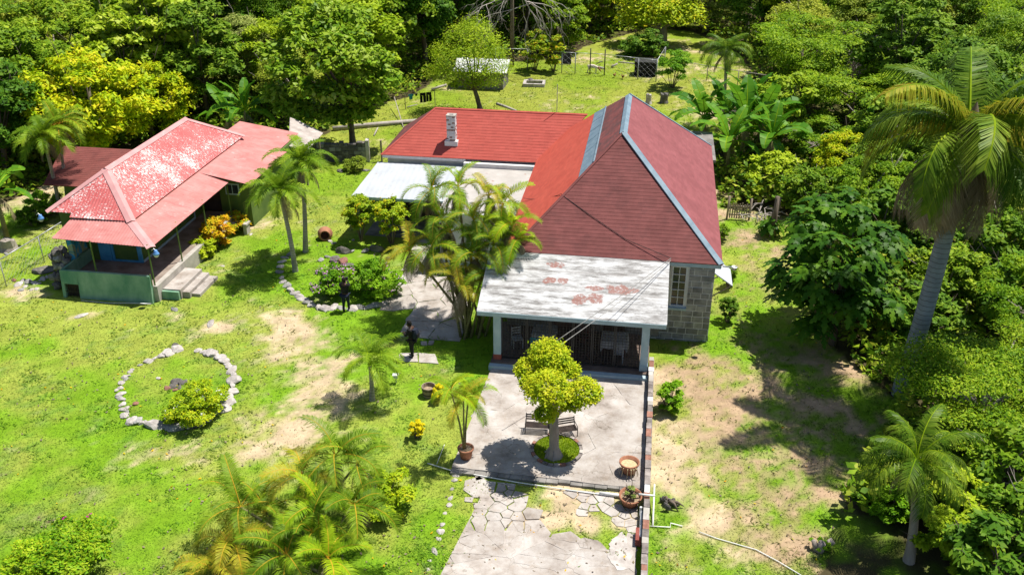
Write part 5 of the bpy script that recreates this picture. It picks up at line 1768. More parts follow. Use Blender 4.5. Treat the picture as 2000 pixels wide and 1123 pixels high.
t = thing('ash_heap', 'small dark heap of ash and brown debris inside the stone ring', 'ash heap', org)
stones(t, [(338, 755, 14, pd), (346, 748, 18, pd), (358, 748, 14, pd), (330, 759, 11, 'brick'), (351, 757, 12, pd), (342, 762, 8, 'brick'), (325, 757, 8, 'brick'), (362, 744, 8, pd)], org, 6, 'debris_piece')
org = P(620, 560)
t = thing('bed_border', 'curved border of pale stones around the flower bed by the two tall palms', 'stone border', org)
stones(t, [(551, 512, 12, pa), (548, 522, 12, pa), (547, 532, 12, pg), (550, 543, 14, pa), (553, 551, 14, pa), (560, 559, 16, pg), (568, 567, 17, pa), (576, 574, 16, pa), (584, 580, 17, pa), (592, 586, 16, pa), (600, 592, 15, pg), (610, 597, 16, pa), (622, 601, 16, pa), (636, 604, 18, pa), (652, 602, 18, pa), (668, 603, 16, pg), (690, 604, 18, pa), (706, 602, 18, pg), (722, 600, 18, pa), (738, 597, 18, pg), (752, 592, 15, pa), (556, 504, 12, pg), (566, 498, 12, pg)], org, 7)
for i, (a, b, w, mk, lab, tilt) in enumerate([(672, 494, 30, pd, 'dark slanted slab of rock left of the centre of the rockery', .6), (655, 508, 26, pd, 'dark flat stone touching the slanted slab in the rockery', .2), (736, 490, 30, pd, 'upright dark stone slab near the concrete path', .9), (714, 492, 17, pg, 'grey stone between the slanted slab and the upright slab', .1),
                                        (627, 509, 14, pg, 'small grey stone at the left end of the rockery', 0), (640, 503, 12, pg, 'small stone right of the leftmost rockery stone', 0), (670, 513, 26, 'brick', 'brown flat stone in the middle of the rockery', .1), (682, 520, 18, pd, 'dark stone below the brown flat stone', .2), (688, 492, 12, pg, 'upright small grey stone right of the slanted slab', .4), (745, 516, 24, pa, 'pale stone in the bare patch below the upright slab', 0), (760, 506, 12, pd, 'small dark stone right of the pale bare patch', 0), (675, 531, 20, pg, 'grey stone just above the pink flowers', .1), (720, 516, 12, pa, 'pale stone left of the bare patch in the rockery', 0), (690, 440, 13, pd, 'grey boulder beside the left carport post', 0),
                                        (645, 472, 10, pa, 'pale stone in front of the clay jar', 0), (652, 476, 10, pa, 'second pale stone beside the clay jar mouth', 0), (690, 470, 9, pa, 'pale small stone between the jar and the carport shadow', 0)]):
    q = P(a, b)
    m = w * math.hypot(q.y, CAM_H) / FPX
    o = link('rock', ROCKS[mk, i % 5], None, (q.x, q.y, m * .15), (tilt, .1 * (i % 3), i * 1.3), (m, m * .75, m * (.5 if tilt < .5 else .6)))
    tag(o, lab, 'rock', 'rocks in the rockery')
q = P(636, 466)
t = thing('clay_jar', 'large round clay jar lying on its side above the rockery', 'jar', (q.x, q.y, .3))
MB().lathe([(.0, -.42), (.2, -.4), (.36, -.22), (.42, 0), (.38, .22), (.28, .36), (.3, .42), (.24, .42), (.22, .34), (.32, .2), (.34, 0), (.0, -.3)], 18).build('jar_body', M['terracotta'], t, True, rot=(1.45, 0, .15))
org = P(868, 1000)
t = thing('edging_stones', 'straight row of small whitish stones edging the lawn left of the driveway', 'edging', org)
stones(t, [(894, 918, 9, pa), (890, 928, 11, pa), (887, 938, 10, pa), (883, 955, 7, pa), (880, 973, 11, pa), (877, 986, 10, pa), (869, 1002, 6, pa), (864, 1024, 9, pa), (861, 1038, 12, pa), (857, 1052, 9, pa), (849, 1077, 15, pa), (841, 1095, 7, pa), (836, 1112, 7, pa), (900, 905, 7, pg), (925, 812, 8, pa), (921, 825, 9, pg), (930, 800, 8, pg), (936, 790, 8, pa), (918, 838, 8, pa)], org, 8)
org = P(60, 555)
t = thing('rubble', 'scattered line of pale rubble stones by the left fence', 'rubble', org)
stones(t, [(35, 557, 14, pa), (46, 549, 10, pa), (55, 552, 14, pg), (68, 553, 9, pa), (75, 554, 9, pa), (85, 546, 14, pa), (92, 542, 9, pa), (40, 567, 12, pg), (62, 566, 8, pa), (72, 565, 8, pa), (103, 542, 12, pd), (50, 560, 9, pa), (27, 548, 12, 'brick'), (78, 548, 7, pa)], org, 9)
org = P(128, 560)
t = thing('rubble_pier', 'dark ruined rubble pier at the left corner of the green house', 'rubble', org)
rs = random.Random(15)
for i in range(34):
    h = i / 34 * 2.0
    link('stone', ROCKS[rs.choice([pd, pd, pg]), i % 5], t, (rs.uniform(-.5, .45) * (1.2 - h * .35), rs.uniform(-.4, .4) + h * .1, h), (rs.uniform(0, 3), rs.uniform(0, 3), 0), [rs.uniform(.32, .5)] * 3)
for (a, b, w, mk, lab) in [(85, 530, 44, pd, 'long dark rock in the shade beside the left fence'), (160, 617, 26, pa, 'pale flat stone on the lawn in front of the green cellar opening'), (341, 605, 18, pg, 'grey stone lying on the lawn below the concrete steps'), (412, 633, 30, pa, 'worn pale stone patch on the lawn between the steps and the bed'), (12, 496, 12, pg, 'grey stone at the left fence end'), (435, 520, 9, pa, 'small pale stone on the lawn near the croton'), (490, 458, 11, pa, 'pale stone beside the far end of the verandah'), (664, 335, 18, pd, 'dark stone at the foot of the ruined wall'), (716, 334, 16, pg, 'grey stone right of the round olive shrub')]:
    q = P(a, b)
    m = w * math.hypot(q.y, CAM_H) / FPX
    o = link('rock', ROCKS[mk, w % 5], None, (q.x, q.y, m * .05), (0, 0, w), (m, m * .55, m * (.3 if mk == pa else .5)))
    tag(o, lab, 'rock')

# ruined stone wall and gate post at the left end of the wing
qa, qb = P(600, 318), P(716, 316)
t = thing('ruined_wall', 'dark mossy ruined stone wall between the tall palms and the wing', 'wall', qa)
d = qb - qa
rs = random.Random(33)
MB().box((0, .05, -.2), (d.length, .4, 1.15)).build('wall_core', M['stone_dark'], t, rot=(0, 0, math.atan2(d.y, d.x)))
ang = math.atan2(d.y, d.x)
for row in range(5):
    x = 0
    while x < d.length - .1:
        w = min(rs.uniform(.25, .6), d.length - x)
        o = MB().box((x + .015, rs.uniform(-.03, .03), row * .26), (x + w - .015, .44, row * .26 + .24 + (rs.uniform(-.06, .1) if row == 4 else 0))).build('wall_stone', M[rs.choice([pd, pd, pg])], t, rot=(0, 0, ang))
        x += w
MB().box((d.length, -.05, -.2), (d.length + .22, .48, 1.5)).build('end_pier', M['stone_pale'], t, rot=(0, 0, ang))
t = thing('iron_gate', 'small rusty iron gate between the ruined wall and the wing', 'gate', P(722, 316), ang)
g = MB()
for k in range(8):
    g.box((k * .1, -.01, .05), (k * .1 + .02, .01, 1.1))
g.box((0, -.012, .2), (.72, .012, .23)).box((0, -.012, .95), (.72, .012, .98))
g.build('bars', M['iron'], t)
MB().box((.78, -.06, -.2), (.9, .06, 1.5)).build('post', M['old_wood'], t)

# logs and poles
def log(label, a, b, r, mat, name='log', z=None):
    pa_, pb_ = (Vector(a), Vector(b))
    o = MB().tube([pa_ - pa_, (pb_ - pa_) * .5 + Vector((0, 0, .02)), pb_ - pa_], [r, r * .9, r * .75], 8).build(name, M[mat], None, True, loc=pa_)
    tag(o, label, name.replace('_', ' '))
log('long pale fallen trunk lying behind the wing beneath the large leaved tree', P(650, 252, .15), P(815, 236, .15), .2, 'dead_wood')
log('thin pale pole leaning behind the left hip of the wing roof', P(788, 250, .0), P(770, 190, .9), .04, 'dead_wood', 'pole')
log('short grey post leaning on the lawn behind the iron gate', P(730, 266), P(738, 250, .3), .06, 'dead_wood', 'stump_post')
log('pale plank trestle lying on the lawn behind the wing ridge', P(970, 203, .5), P(1008, 217, .25), .12, 'dead_wood', 'plank')
log('branch lying on the lawn under the clothes line', P(795, 210, .1), P(815, 205, .15), .05, 'dead_wood', 'branch')
log('grey plank leaning beside the left wall of the white roofed hut', P(843, 176, .1), P(872, 166, .4), .12, 'dead_wood', 'plank')
log('white branch lying behind the goat', P(1165, 125, .2), P(1176, 120, .6), .06, 'dead_wood', 'branch')
log('pale timber lying on the ground right of the goat inside the fence', P(1168, 132, .1), P(1180, 134, .1), .1, 'dead_wood', 'timber')
log('pale leaning timber near the middle of the fenced pen', P(1195, 131, .1), P(1206, 125, .3), .1, 'dead_wood', 'timber')
log('pale beam resting on top of the dark pen', P(1208, 122, .7), P(1246, 126, .9), .07, 'dead_wood', 'beam')
def stump(label, px, py, r, h, mat, name='tree_stump'):
    q = P(px, py)
    mb = MB()
    rs = random.Random(int(px))
    prof = [(r * 1.35, -.05), (r * 1.05, h * .3), (r, h), (0, h * .96)]
    mb.lathe(prof, 10)
    mb.v = [(a * rs.uniform(.85, 1.15), b * rs.uniform(.85, 1.15), c + (rs.uniform(-.08, .08) if c > h * .8 else 0)) for a, b, c in mb.v]
    o = mb.build(name, M[mat], None, loc=q)
    tag(o, label, 'stump')
stump('dark blackened tree stump on the back lawn right of the roof peak', 1296, 201, .32, .75, 'stone_dark')
stump('whitish weathered stump on the back lawn beside the dark one', 1266, 203, .22, .8, 'stone_pale')
stump('pale broad stump at the left edge near the banana plant', 18, 487, .38, .55, 'bark_pale')
org = P(1307, 988)
t = thing('root_stump', 'grey brown torn up tree stump on the dry lawn right of the low wall', 'stump', org)
rs = random.Random(3)
for k in range(11):
    s = rs.uniform(.16, .34)
    link('wood_chunk', ROCKS[rs.choice(['stone_dark', 'stone', 'stone_dark']), k % 5], t, (rs.uniform(-.35, .35), rs.uniform(-.25, .25), rs.uniform(.02, .22)), (rs.uniform(0, 3), rs.uniform(0, 3), rs.uniform(0, 3)), (s, s * .6, s * .5))
mb = MB()
for k in range(5):
    a = rs.uniform(0, 6.28)
    L = rs.uniform(.3, .55)
    mb.tube([(0, 0, rs.uniform(.1, .25)), (math.cos(a) * L * .5, math.sin(a) * L * .5, rs.uniform(.1, .3)), (math.cos(a) * L, math.sin(a) * L, rs.uniform(-.02, .1))], [.07, .05, .015], 5)
mb.build('roots', M['bark'], t, True, kind='stuff')
org = P(1600, 1075)
t = thing('root_stump', 'cut stump with small sprouts at the lower right edge of the lawn', 'stump', org)
mb = MB()
mb.tube([(0, 0, 0), (.05, 0, .35)], [.16, .12], 8).tube([(.1, .1, 0), (.45, .15, .3)], [.12, .11], 8).tube([(-.1, 0, 0), (-.2, .1, .35)], [.1, .08], 8)
mb.build('roots', M['bark_pale'], t, True)
me, c, r = crown_mesh(99, 'sprouts', M['leaf_bright'], .4, .3, .1, 8, 300, .12)
link('sprouts', me, t)
def brush_heap(label, x, y, z, R, n, seed):
    rs = random.Random(seed)
    mb = MB()
    for i in range(n):
        a = rs.uniform(0, 6.28)
        p = Vector((rs.uniform(-R, R), rs.uniform(-R, R) * .6, rs.uniform(0, z)))
        d = Vector((math.cos(a), math.sin(a), rs.uniform(-.1, .35)))
        L = rs.uniform(.6, 1.6) * R * .6
        mb.tube([p, p + d * L * .5 + Vector((0, 0, .1)), p + d * L], [.035, .025, .01], 4)
    o = mb.build('brushwood', M['dead_wood'], None, loc=(x, y, 0))
    tag(o, label, 'brushwood')
x, y = at(1480, 428)
brush_heap('tangle of grey dead branches by the picket gate', x, y, .6, 1.2, 34, 1)

# ------------------------------------------------------------------ terrace furniture
bc = HP(1087, 884)
t = thing('round_bed', 'round grass bed with a brick curb around the clipped tree on the terrace', 'flower bed', HW(bc.x, bc.y, 0), YAW)
rs = random.Random(9)
n = 26
R1, R2 = .98, 1.0
for k in range(n):
    a = 2 * math.pi * k / n
    da = math.pi / n * .88
    mb = MB()
    mb.prism([(R1 * math.cos(a - da), R2 * math.sin(a - da)), (R1 * math.cos(a + da), R2 * math.sin(a + da)), ((R1 - .12) * math.cos(a + da), (R2 - .12) * math.sin(a + da)), ((R1 - .12) * math.cos(a - da), (R2 - .12) * math.sin(a - da))][::1], .05, .19 + rs.uniform(-.015, .02))
    mb.build('curb_brick', M[rs.choice(['coping', 'coping', 'concrete', 'brick'])], t)
tg = NT('bed_turf')
v = tg.coord()
M['bed_turf'] = tg.done(tg.ramp(tg.noise(v, 9, 6, .7), [(.3, (.09, .16, .012)), (.7, (.2, .25, .03))]), .95, .1)
MB().prism([((R1 - .13) * math.cos(2 * math.pi * k / 24), (R2 - .13) * math.sin(2 * math.pi * k / 24)) for k in range(24)], .0, .15).build('turf', M['bed_turf'], t)
rsn = np.random.RandomState(4)
def tufts(name, n, rad, z, mat, parent):
    a, r = rsn.uniform(0, 6.28, n), rad * np.sqrt(rsn.uniform(0, 1, n))
    b = np.stack([r * np.cos(a), r * np.sin(a), np.full(n, z)], 1)
    az = rsn.uniform(0, 6.28, n)
    w = np.stack([np.cos(az), np.sin(az), az * 0], 1) * .015
    h = np.stack([rsn.normal(size=n) * .02, rsn.normal(size=n) * .02, rsn.uniform(.03, .07, n)], 1)
    link(name, quads_mesh(name, np.stack([b - w, b + w, b + h], 1).reshape(-1, 3), n, mat, 3), parent, kind='stuff')
tufts('grass', 5000, .85, .145, M['leaf_light'], t)

def bench(label, px, py, rz):
    q = P(px, py, .12)
    t = thing('garden_bench', label, 'bench', q, rz, 'slatted benches behind the clipped tree')
    t.scale = (.8, .8, .72)
    for k in range(5):
        MB().box((-.6, -.24 + k * .1, .4), (.6, -.17 + k * .1, .425)).build('seat_slat', M['bench_slat'], t)
    for k in range(3):
        MB().box((-.6, .3 + k * .025, .5 + k * .12), (.6, .32 + k * .025, .58 + k * .12)).build('back_slat', M['bench_slat'], t)
    for s in (-1, 1):
        f = MB()
        f.tube([(s * .58, -.24, 0), (s * .58, -.24, .4), (s * .58, .26, .4), (s * .58, .3, 0)], .022, 6)
        f.tube([(s * .58, .26, .4), (s * .58, .36, .88)], .022, 6).tube([(s * .58, -.24, .4), (s * .58, -.22, .62), (s * .58, .3, .62)], .02, 6)
        f.build('end_frame', M['iron'], t, True)
bench('dark slatted bench left of the tree trunk on the terrace', 1050, 842, .05 + YAW)
bench('dark slatted bench right of the tree trunk, turned slightly outward', 1102, 850, .4 + YAW)

def tub(name, label, px, py, r, h, mat, soil, z=.125, tilt=0):
    q = P(px, py, z)
    t = thing(name, label, 'pot', q, 0, None, (tilt, 0, 0))
    MB().lathe([(0, 0), (r * .68, 0), (r * .98, h * .9), (r * 1.06, h * .9), (r * 1.06, h), (r * .93, h), (r * .9, h * .72), (0, h * .7)], 20).build('pot_body', M[mat], t, True)
    MB().lathe([(0, h * .74), (r * .885, h * .72)], 14).build('soil', M[soil], t)
    return t
t = tub('planter', 'wide terracotta planter with dry soil at the right side of the terrace', 1228, 921, .35, .46, 'terracotta', 'straw')
mb = MB()
rs = random.Random(5)
for k in range(14):
    a = rs.uniform(3.6, 5.4)
    mb.tube([(math.cos(a) * .3, math.sin(a) * .3, .4), (math.cos(a) * .42, math.sin(a) * .45, .42), (math.cos(a) * .5, math.sin(a) * .55, .15)], [.012, .01, .004], 4)
mb.build('dry_grass', M['straw'], t, kind='stuff')
t = tub('planter', 'broken terracotta planter of dead plants against the low wall at the drain pipe', 1230, 983, .38, .42, 'terracotta', 'soil', .03, .12)
mb = MB()
for k in range(22):
    a, L = rs.uniform(0, 6.28), rs.uniform(.2, .5)
    mb.tube([(0, 0, .3), (math.cos(a) * L * .5, math.sin(a) * L * .5, .5), (math.cos(a) * L, math.sin(a) * L, rs.uniform(.2, .75))], [.025, .018, .006], 4)
mb.build('dead_plant', M['bark'], t, kind='stuff')
me, c, r = crown_mesh(97, 'weeds', M['leaf_grey'], .3, .25, .35, 6, 160, .14)
link('weeds', me, t, (.05, .15, 0))
# wooden tub with hoops
q = P(838, 772)
t = thing('wooden_tub', 'old wooden half barrel tub on the lawn beside the small yellow shrub', 'tub', q)
for k in range(14):
    a = 2 * math.pi * k / 14
    da = math.pi / 14 * .96
    mb = MB()
    lo, hi = .24, .3
    p = []
    for (rr, z) in ((lo, 0), (hi, .46)):
        for (aa, ri) in ((a - da, 0), (a + da, 0), (a + da, .035), (a - da, .035)):
            p.append((math.cos(aa) * (rr - ri), math.sin(aa) * (rr - ri), z))
    for f in ((0, 1, 5, 4), (1, 2, 6, 5), (2, 3, 7, 6), (3, 0, 4, 7), (4, 5, 6, 7), (3, 2, 1, 0)):
        mb.face([p[i] for i in f])
    mb.build('stave', M['old_wood'], t)
MB().lathe([(.262, .12), (.27, .12), (.275, .16), (.265, .16)], 20).lathe([(.285, .34), (.292, .34), (.297, .38), (.287, .38)], 20).build('hoop', M['iron'], t)
MB().lathe([(0, .3), (.25, .29)], 14).build('soil', M['soil'], t)
# small white sign box on a stake
q = P(774, 748)
t = thing('garden_light', 'small white box lamp on a short stake on the lawn near the young palm', 'lamp', q)
MB().tube([(0, 0, -.1), (0, 0, .28)], .02, 6).build('stake', M['galv'], t)
MB().box((-.1, -.08, .28), (.1, .08, .4)).build('lamp_box', M['white_paint'], t)
MB().box((-.13, -.1, .4), (.13, .1, .43)).build('lamp_lid', M['white_paint'], t)

# pipes
def pipe(label, pts, r, mat='pvc'):
    o = MB().tube([p - pts[0] for p in pts], r, 8).build('pipe', M[mat], None, True, loc=pts[0])
    tag(o, label, 'pipe')
pipe('long thin pale pipe running along the front edge of the terrace', [HW(*p) for p in ((-1.25, -7.6, .05), (-.3, -7.9, .07), (2.2, -8.2, .07), (4.2, -8.35, .07), (6.3, -8.45, .07))], .022)
pipe('short thick white pipe end beside the broken planter', [HW(*p) for p in ((5.1, -8.36, .1), (5.95, -8.4, .1))], .06)
pipe('white pipe lying over the grass side of the low wall', [HW(*p) for p in ((6.98, -8.1, .5), (6.98, -9.3, .12), (6.98, -9.7, .05))], .03)
pipe('short white pipe crossing the top of the low wall', [HW(*p) for p in ((6.45, -8.9, .66), (7.0, -8.9, .66))], .035)
pipe('bent white pipe lying on the dry lawn right of the low wall', [P(1270, 1027, .05), P(1309, 1029, .05), P(1310, 1021, .05), P(1333, 1027, .05)], .02)
pipe('thin white pipe across the bottom right of the lawn', [P(1365, 1038, .04), P(1400, 1051, .04), P(1477, 1073, .04), P(1520, 1096, .04), P(1565, 1123, .04)], .018)
pipe('thin white string line standing at the left front corner of the terrace', [P(853, 906, .05), P(868, 868, .1)], .012)
pipe('grey pipe laid along the foot of the green front wall', [HW(*p) for p in ((-20.9, 2.2, .05), (-19.5, 2.15, .05), (-18.2, 2.2, .12), (-17.3, 2.3, .1))], .03, 'galv')
t = tag(MB().tube([HW(6.58, -9.3, .3), HW(6.58, -10.6, .3)], .045, 6).tube([HW(6.55, -9.3, .45), HW(6.55, -9.3, .1)], .045, 6).build('drain_pipe', M['white_wall'], None), 'grey white drain pipe fixed to the shaded side of the low wall', 'pipe')
tag(MB().box((6.42, -10.75, .02), (6.6, -10.15, .3)).build('red_block', M['red_rust'], None, loc=ORG, rot=(0, 0, YAW)), 'dark red painted block leaning inside the low wall', 'block')
# cables from the eave corner
def cable(label, pts, r):
    o = MB().tube([Vector(p) - Vector(pts[0]) for p in pts], r, 5).build('cable', M['iron'] if r != .013 else M['stone'], None, loc=pts[0])
    tag(o, label, 'cable')
def sag(a, b, s, n=10):
    a, b = Vector(a), Vector(b)
    return [a.lerp(b, k / n) - Vector((0, 0, s * 4 * (k / n) * (1 - k / n))) for k in range(n + 1)]
e0 = HW(7.26, 2.55, 4.2)
cable('upper grey cable slanting over the white porch roof to the clipped tree', sag(e0, PY(1035, 700, fy + 2.2), .1), .013)
cable('lower grey cable beside the upper one over the white porch roof', sag(e0 - Vector((0, 0, .1)), PY(1085, 680, fy + 2.4), .12), .013)
def on_front(x, y):
    return HW(x, y, 4.0 + (y - 2.62) / (8.5 - 2.62) * 3.8 + .05)
cable('thin dark cable running down the red front roof slope', [HW(2.2, 5.3, 5.75), on_front(3.6, 4.4), on_front(5.3, 3.4), e0], .015)
cable('thin dark cable sagging across the bright lower roof slope', sag(HW(2.2, 5.4, 5.75), HW(-.1, 9.2, 3.9), .15), .012)
MB_ = MB().tube([(0, 0, -.4), (0, 0, 1.7)], .02, 5)
tag(MB_.build('aerial_pole', M['galv'], None, loc=HW(.55, 18.5, 5.6)), 'thin metal pole standing on the ridge of the wing', 'pole')

# ------------------------------------------------------------------ back yard
q = P(938, 174)
t = thing('hut', 'small grey hut with a white gable roof on the back lawn', 'hut', q, math.radians(-10))
MB().box((-2.0, 0, -.1), (2.0, 2.6, 1.5)).build('wall', M['concrete_dark'], t)
corrugated(t, 'roof_slope', [(-2.3, -.3, 1.5), (2.4, -.3, 1.5), (2.4, 1.3, 2.3), (-2.3, 1.3, 2.3)], M['white_paint'], .2, .02)
corrugated(t, 'roof_slope', [(2.4, 2.9, 1.5), (-2.3, 2.9, 1.5), (-2.3, 1.3, 2.3), (2.4, 1.3, 2.3)], M['white_paint'], .2, .02)
for k in range(3):
    MB().box((-1.9 + k * 1.3, -.02, .3 + .02 * k), (-.75 + k * 1.3, .0, .9)).build('wall_board', M['old_wood'], t)
org = P(1043, 168)
t = thing('brick_planter', 'square planter of grey blocks around a patch of grass on the back lawn', 'planter', org, math.radians(-6))
for (a, b, c, d) in ((-.95, -.5, .95, -.3), (-.95, .7, .95, .95), (-.95, -.3, -.7, .7), (.72, -.3, .95, .7)):
    n = 4 if c - a > b * 0 + 1 else 3
    horiz = (c - a) > (d - b)
    for k in range(n):
        if horiz:
            MB().box((a + (c - a) * k / n + .01, b, -.05), (a + (c - a) * (k + 1) / n - .01, d, .28)).build('block', M['stone_pale'], t)
        else:
            MB().box((a, b + (d - b) * k / n + .01, -.05), (c, b + (d - b) * (k + 1) / n - .01, .28)).build('block', M['stone_pale'], t)
link('dark_stone', ROCKS[pd, 1], t, (-.4, 1.0, .3), (0, 0, 0), (.5, .4, .3))

# fences
def chain_fence(name, label, pts, h, mesh_step=.35, rail=True, post_r=.035, mat='galv', tall=()):
    org = Vector(pts[0])
    t = thing(name, label, 'fence', org)
    for i, p in enumerate(pts):
        hh = h + (.45 if i in tall else 0)
        MB().tube([Vector(p) - org - Vector((0, 0, .2)), Vector(p) - org + Vector((0, 0, hh))], post_r, 6).build('post', M['iron'] if i in tall else M[mat], t, True)
    w = MB()
    for i in range(len(pts) - 1):
        a, b = Vector(pts[i]) - org, Vector(pts[i + 1]) - org
        if rail:
            MB().tube([a + Vector((0, 0, h)), b + Vector((0, 0, h))], .028, 5).build('rail', M[mat], t, True)
        L = (b - a).length
        n = max(1, int(L / mesh_step))
        for k in range(n):
            p, q_ = a.lerp(b, k / n), a.lerp(b, (k + 1) / n)
            m = int(h / mesh_step)
            for j in range(m):
                z0, z1 = h * j / m, h * (j + 1) / m
                r_ = .0035
                w.tube([p + Vector((0, 0, z0)), q_ + Vector((0, 0, z1))], r_, 3, 0, False)
                w.tube([p + Vector((0, 0, z1)), q_ + Vector((0, 0, z0))], r_, 3, 0, False)
    w.build('wire_mesh', M[mat], t, kind='stuff')
    return t
chain_fence('chain_link_fence', 'grey chain link fence with taller dark gate posts across the back lawn', [P(a, b) for a, b in ((968, 135), (1030, 137), (1097, 143), (1123, 145), (1152, 146), (1180, 148), (1245, 156), (1281, 160), (1297, 132))], 1.9, .45, tall=(4, 5), post_r=.05)
chain_fence('chain_link_fence', 'chain link fence with a pale top rail at the left edge behind the rubble', [P(a, b) for a, b in ((-60, 590), (13, 560), (87, 513), (150, 470))], 1.5, .3, post_r=.03)
chain_fence('wire_fence', 'low pale wire fence beyond the leaning shrub at the back right', [P(a, b) for a, b in ((1310, 145), (1380, 158), (1440, 168), (1500, 178))], 1.3, .6, post_r=.04, mat='dead_wood')
q = P(1259, 150)
t = thing('animal_pen', 'dark sheet covered animal pen at the right end of the back fence', 'pen', q, math.radians(-12))
MB().box((-.95, -.03, .0), (.95, .03, 1.25)).box((.9, .03, .0), (.95, 1.6, 1.25)).box((-.95, .03, .0), (-.9, 1.6, 1.25)).build('sheet', M['black_cloth'], t)
MB().box((-1.0, -.06, 1.25), (1.0, 1.65, 1.3)).build('top_frame', M['iron'], t)
q = P(1105, 128)
t = thing('dark_screen', 'dark sheet propped up behind the back fence beside the shrub', 'screen', q, -.1)
MB().box((-.45, -.03, .1), (.5, .03, 1.1)).build('sheet', M['black_cloth'], t, rot=(-.35, 0, 0))
MB().tube([(-.4, .4, 0), (-.4, 0, 1.0)], .03, 5).tube([(.45, .4, 0), (.45, 0, 1.0)], .03, 5).build('prop', M['old_wood'], t)
q = P(1440, 429)
t = thing('picket_gate', 'old wooden picket gate between two posts right of the stone house', 'gate', q, math.radians(-8))
for k in range(8):
    MB().box((-.5 + k * .135, -.015, .08), (-.43 + k * .135, .012, .95 + .06 * ((k * 7) % 3))).build('picket', M['old_wood'], t)
for z in (.25, .75):
    MB().box((-.52, .013, z), (.55, .04, z + .08)).build('rail', M['old_wood'], t)
for s, h in ((-.62, 1.45), (.65, 1.35)):
    MB().tube([(s, 0, -.2), (s + .04, 0, h)], .06, 7).build('post', M['old_wood'], t, True)
q = P(1518, 424)
tag(MB().tube([(0, 0, -.2), (.06, 0, 1.25)], .045, 7).build('fence_post', M['old_wood'], None, True, loc=q), 'thin weathered fence post in the shade right of the picket gate', 'post')
# bench at the end of the verandah
q = HW(-16.6, 11.2, 0)
t = thing('low_bench', 'pale concrete bench slab at the far end of the verandah under the window', 'bench', q, YAW)
MB().box((-.7, -.25, .55), (.55, .3, .65)).build('slab', M['concrete'], t)
MB().box((-.65, -.2, -.1), (-.45, .25, .55)).build('leg', M['concrete'], t)
MB().box((.3, -.2, -.1), (.5, .25, .55)).build('leg', M['concrete'], t)

# clothes line
ca, cb = P(792, 214), P(850, 208)
t = thing('clothes_line', 'clothes line strung between two thin poles on the back lawn', 'clothes line', ca)
d = cb - ca
MB().tube([(0, 0, -.2), (0, 0, 1.3)], .03, 6).build('pole', M['old_wood'], t)
MB().tube([d - Vector((0, 0, .2)), d + Vector((0, 0, 1.3))], .03, 6).build('pole', M['old_wood'], t)
MB().tube(sag((0, 0, 1.25), d + Vector((0, 0, 1.25)), .06), .01, 4).build('line', M['iron'], t)
def garment(name, label, u, w, h, mat, legs=False):
    p = ca + d * u + Vector((0, -.01, 1.2))
    mb = MB()
    n = 5
    def sheet_(x0, x1, z0, z1):
        prev = None
        for k in range(n + 1):
            x = x0 + (x1 - x0) * k / n
            yy = .03 * math.sin(k * 2.1 + x0 * 9)
            c = [(x, yy, z1), (x, yy + .02, z0)]
            if prev:
                mb.face([prev[1], c[1], c[0], prev[0]])
                mb.face([(a, b + .015, c_) for a, b, c_ in (prev[0], c[0], c[1], prev[1])])
            prev = c
    if legs:
        sheet_(-w / 2, w / 2, -h * .3, 0)
        sheet_(-w / 2, -w * .04, -h, -h * .3)
        sheet_(w * .04, w / 2, -h, -h * .3)
    else:
        sheet_(-w * .32, w * .32, -h, 0)
        sheet_(-w / 2, -w * .32, -h * .4, -.02)
        sheet_(w * .32, w / 2, -h * .4, -.02)
    o = mb.build(name, M[mat], None, loc=p, rot=(0, 0, math.atan2(d.y, d.x)))
    tag(o, label, 'garment')
garment('shirt', 'small teal shirt hanging at the left of the clothes line', .2, .45, .45, 'teal_cloth')
garment('cloth', 'tiny dark cloth hanging right of the teal shirt', .38, .25, .2, 'black_cloth')
garment('trousers', 'left of the two pairs of black trousers on the clothes line', .6, .5, .8, 'black_cloth', True)
garment('trousers', 'right of the two pairs of black trousers on the clothes line', .8, .45, .75, 'black_cloth', True)

# ------------------------------------------------------------------ people and goat
def skin_mesh(name, nodes, edges, root, mat, sub=2):
    me = bpy.data.meshes.new(name)
    keys = list(nodes)
    ix = {k: i for i, k in enumerate(keys)}
    me.from_pydata([nodes[k][:3] for k in keys], [(ix[a], ix[b]) for a, b in edges if a in ix and b in ix], [])
    o = bpy.data.objects.new(name, me)
    COL.objects.link(o)
    sk = o.modifiers.new('skin', 'SKIN')
    sk.use_smooth_shade = True
    for i, k in enumerate(keys):
        r = nodes[k][3]
        me.skin_vertices[0].data[i].radius = r if hasattr(r, '__len__') else (r, r)
        me.skin_vertices[0].data[i].use_root = (k == root)
    ss = o.modifiers.new('sub', 'SUBSURF')
    ss.levels = ss.render_levels = sub
    dg = bpy.context.evaluated_depsgraph_get()
    out = bpy.data.meshes.new_from_object(o.evaluated_get(dg))
    bpy.data.objects.remove(o)
    bpy.data.meshes.remove(me)
    out.name = name
    out.materials.clear()
    out.materials.append(M[mat])
    return out
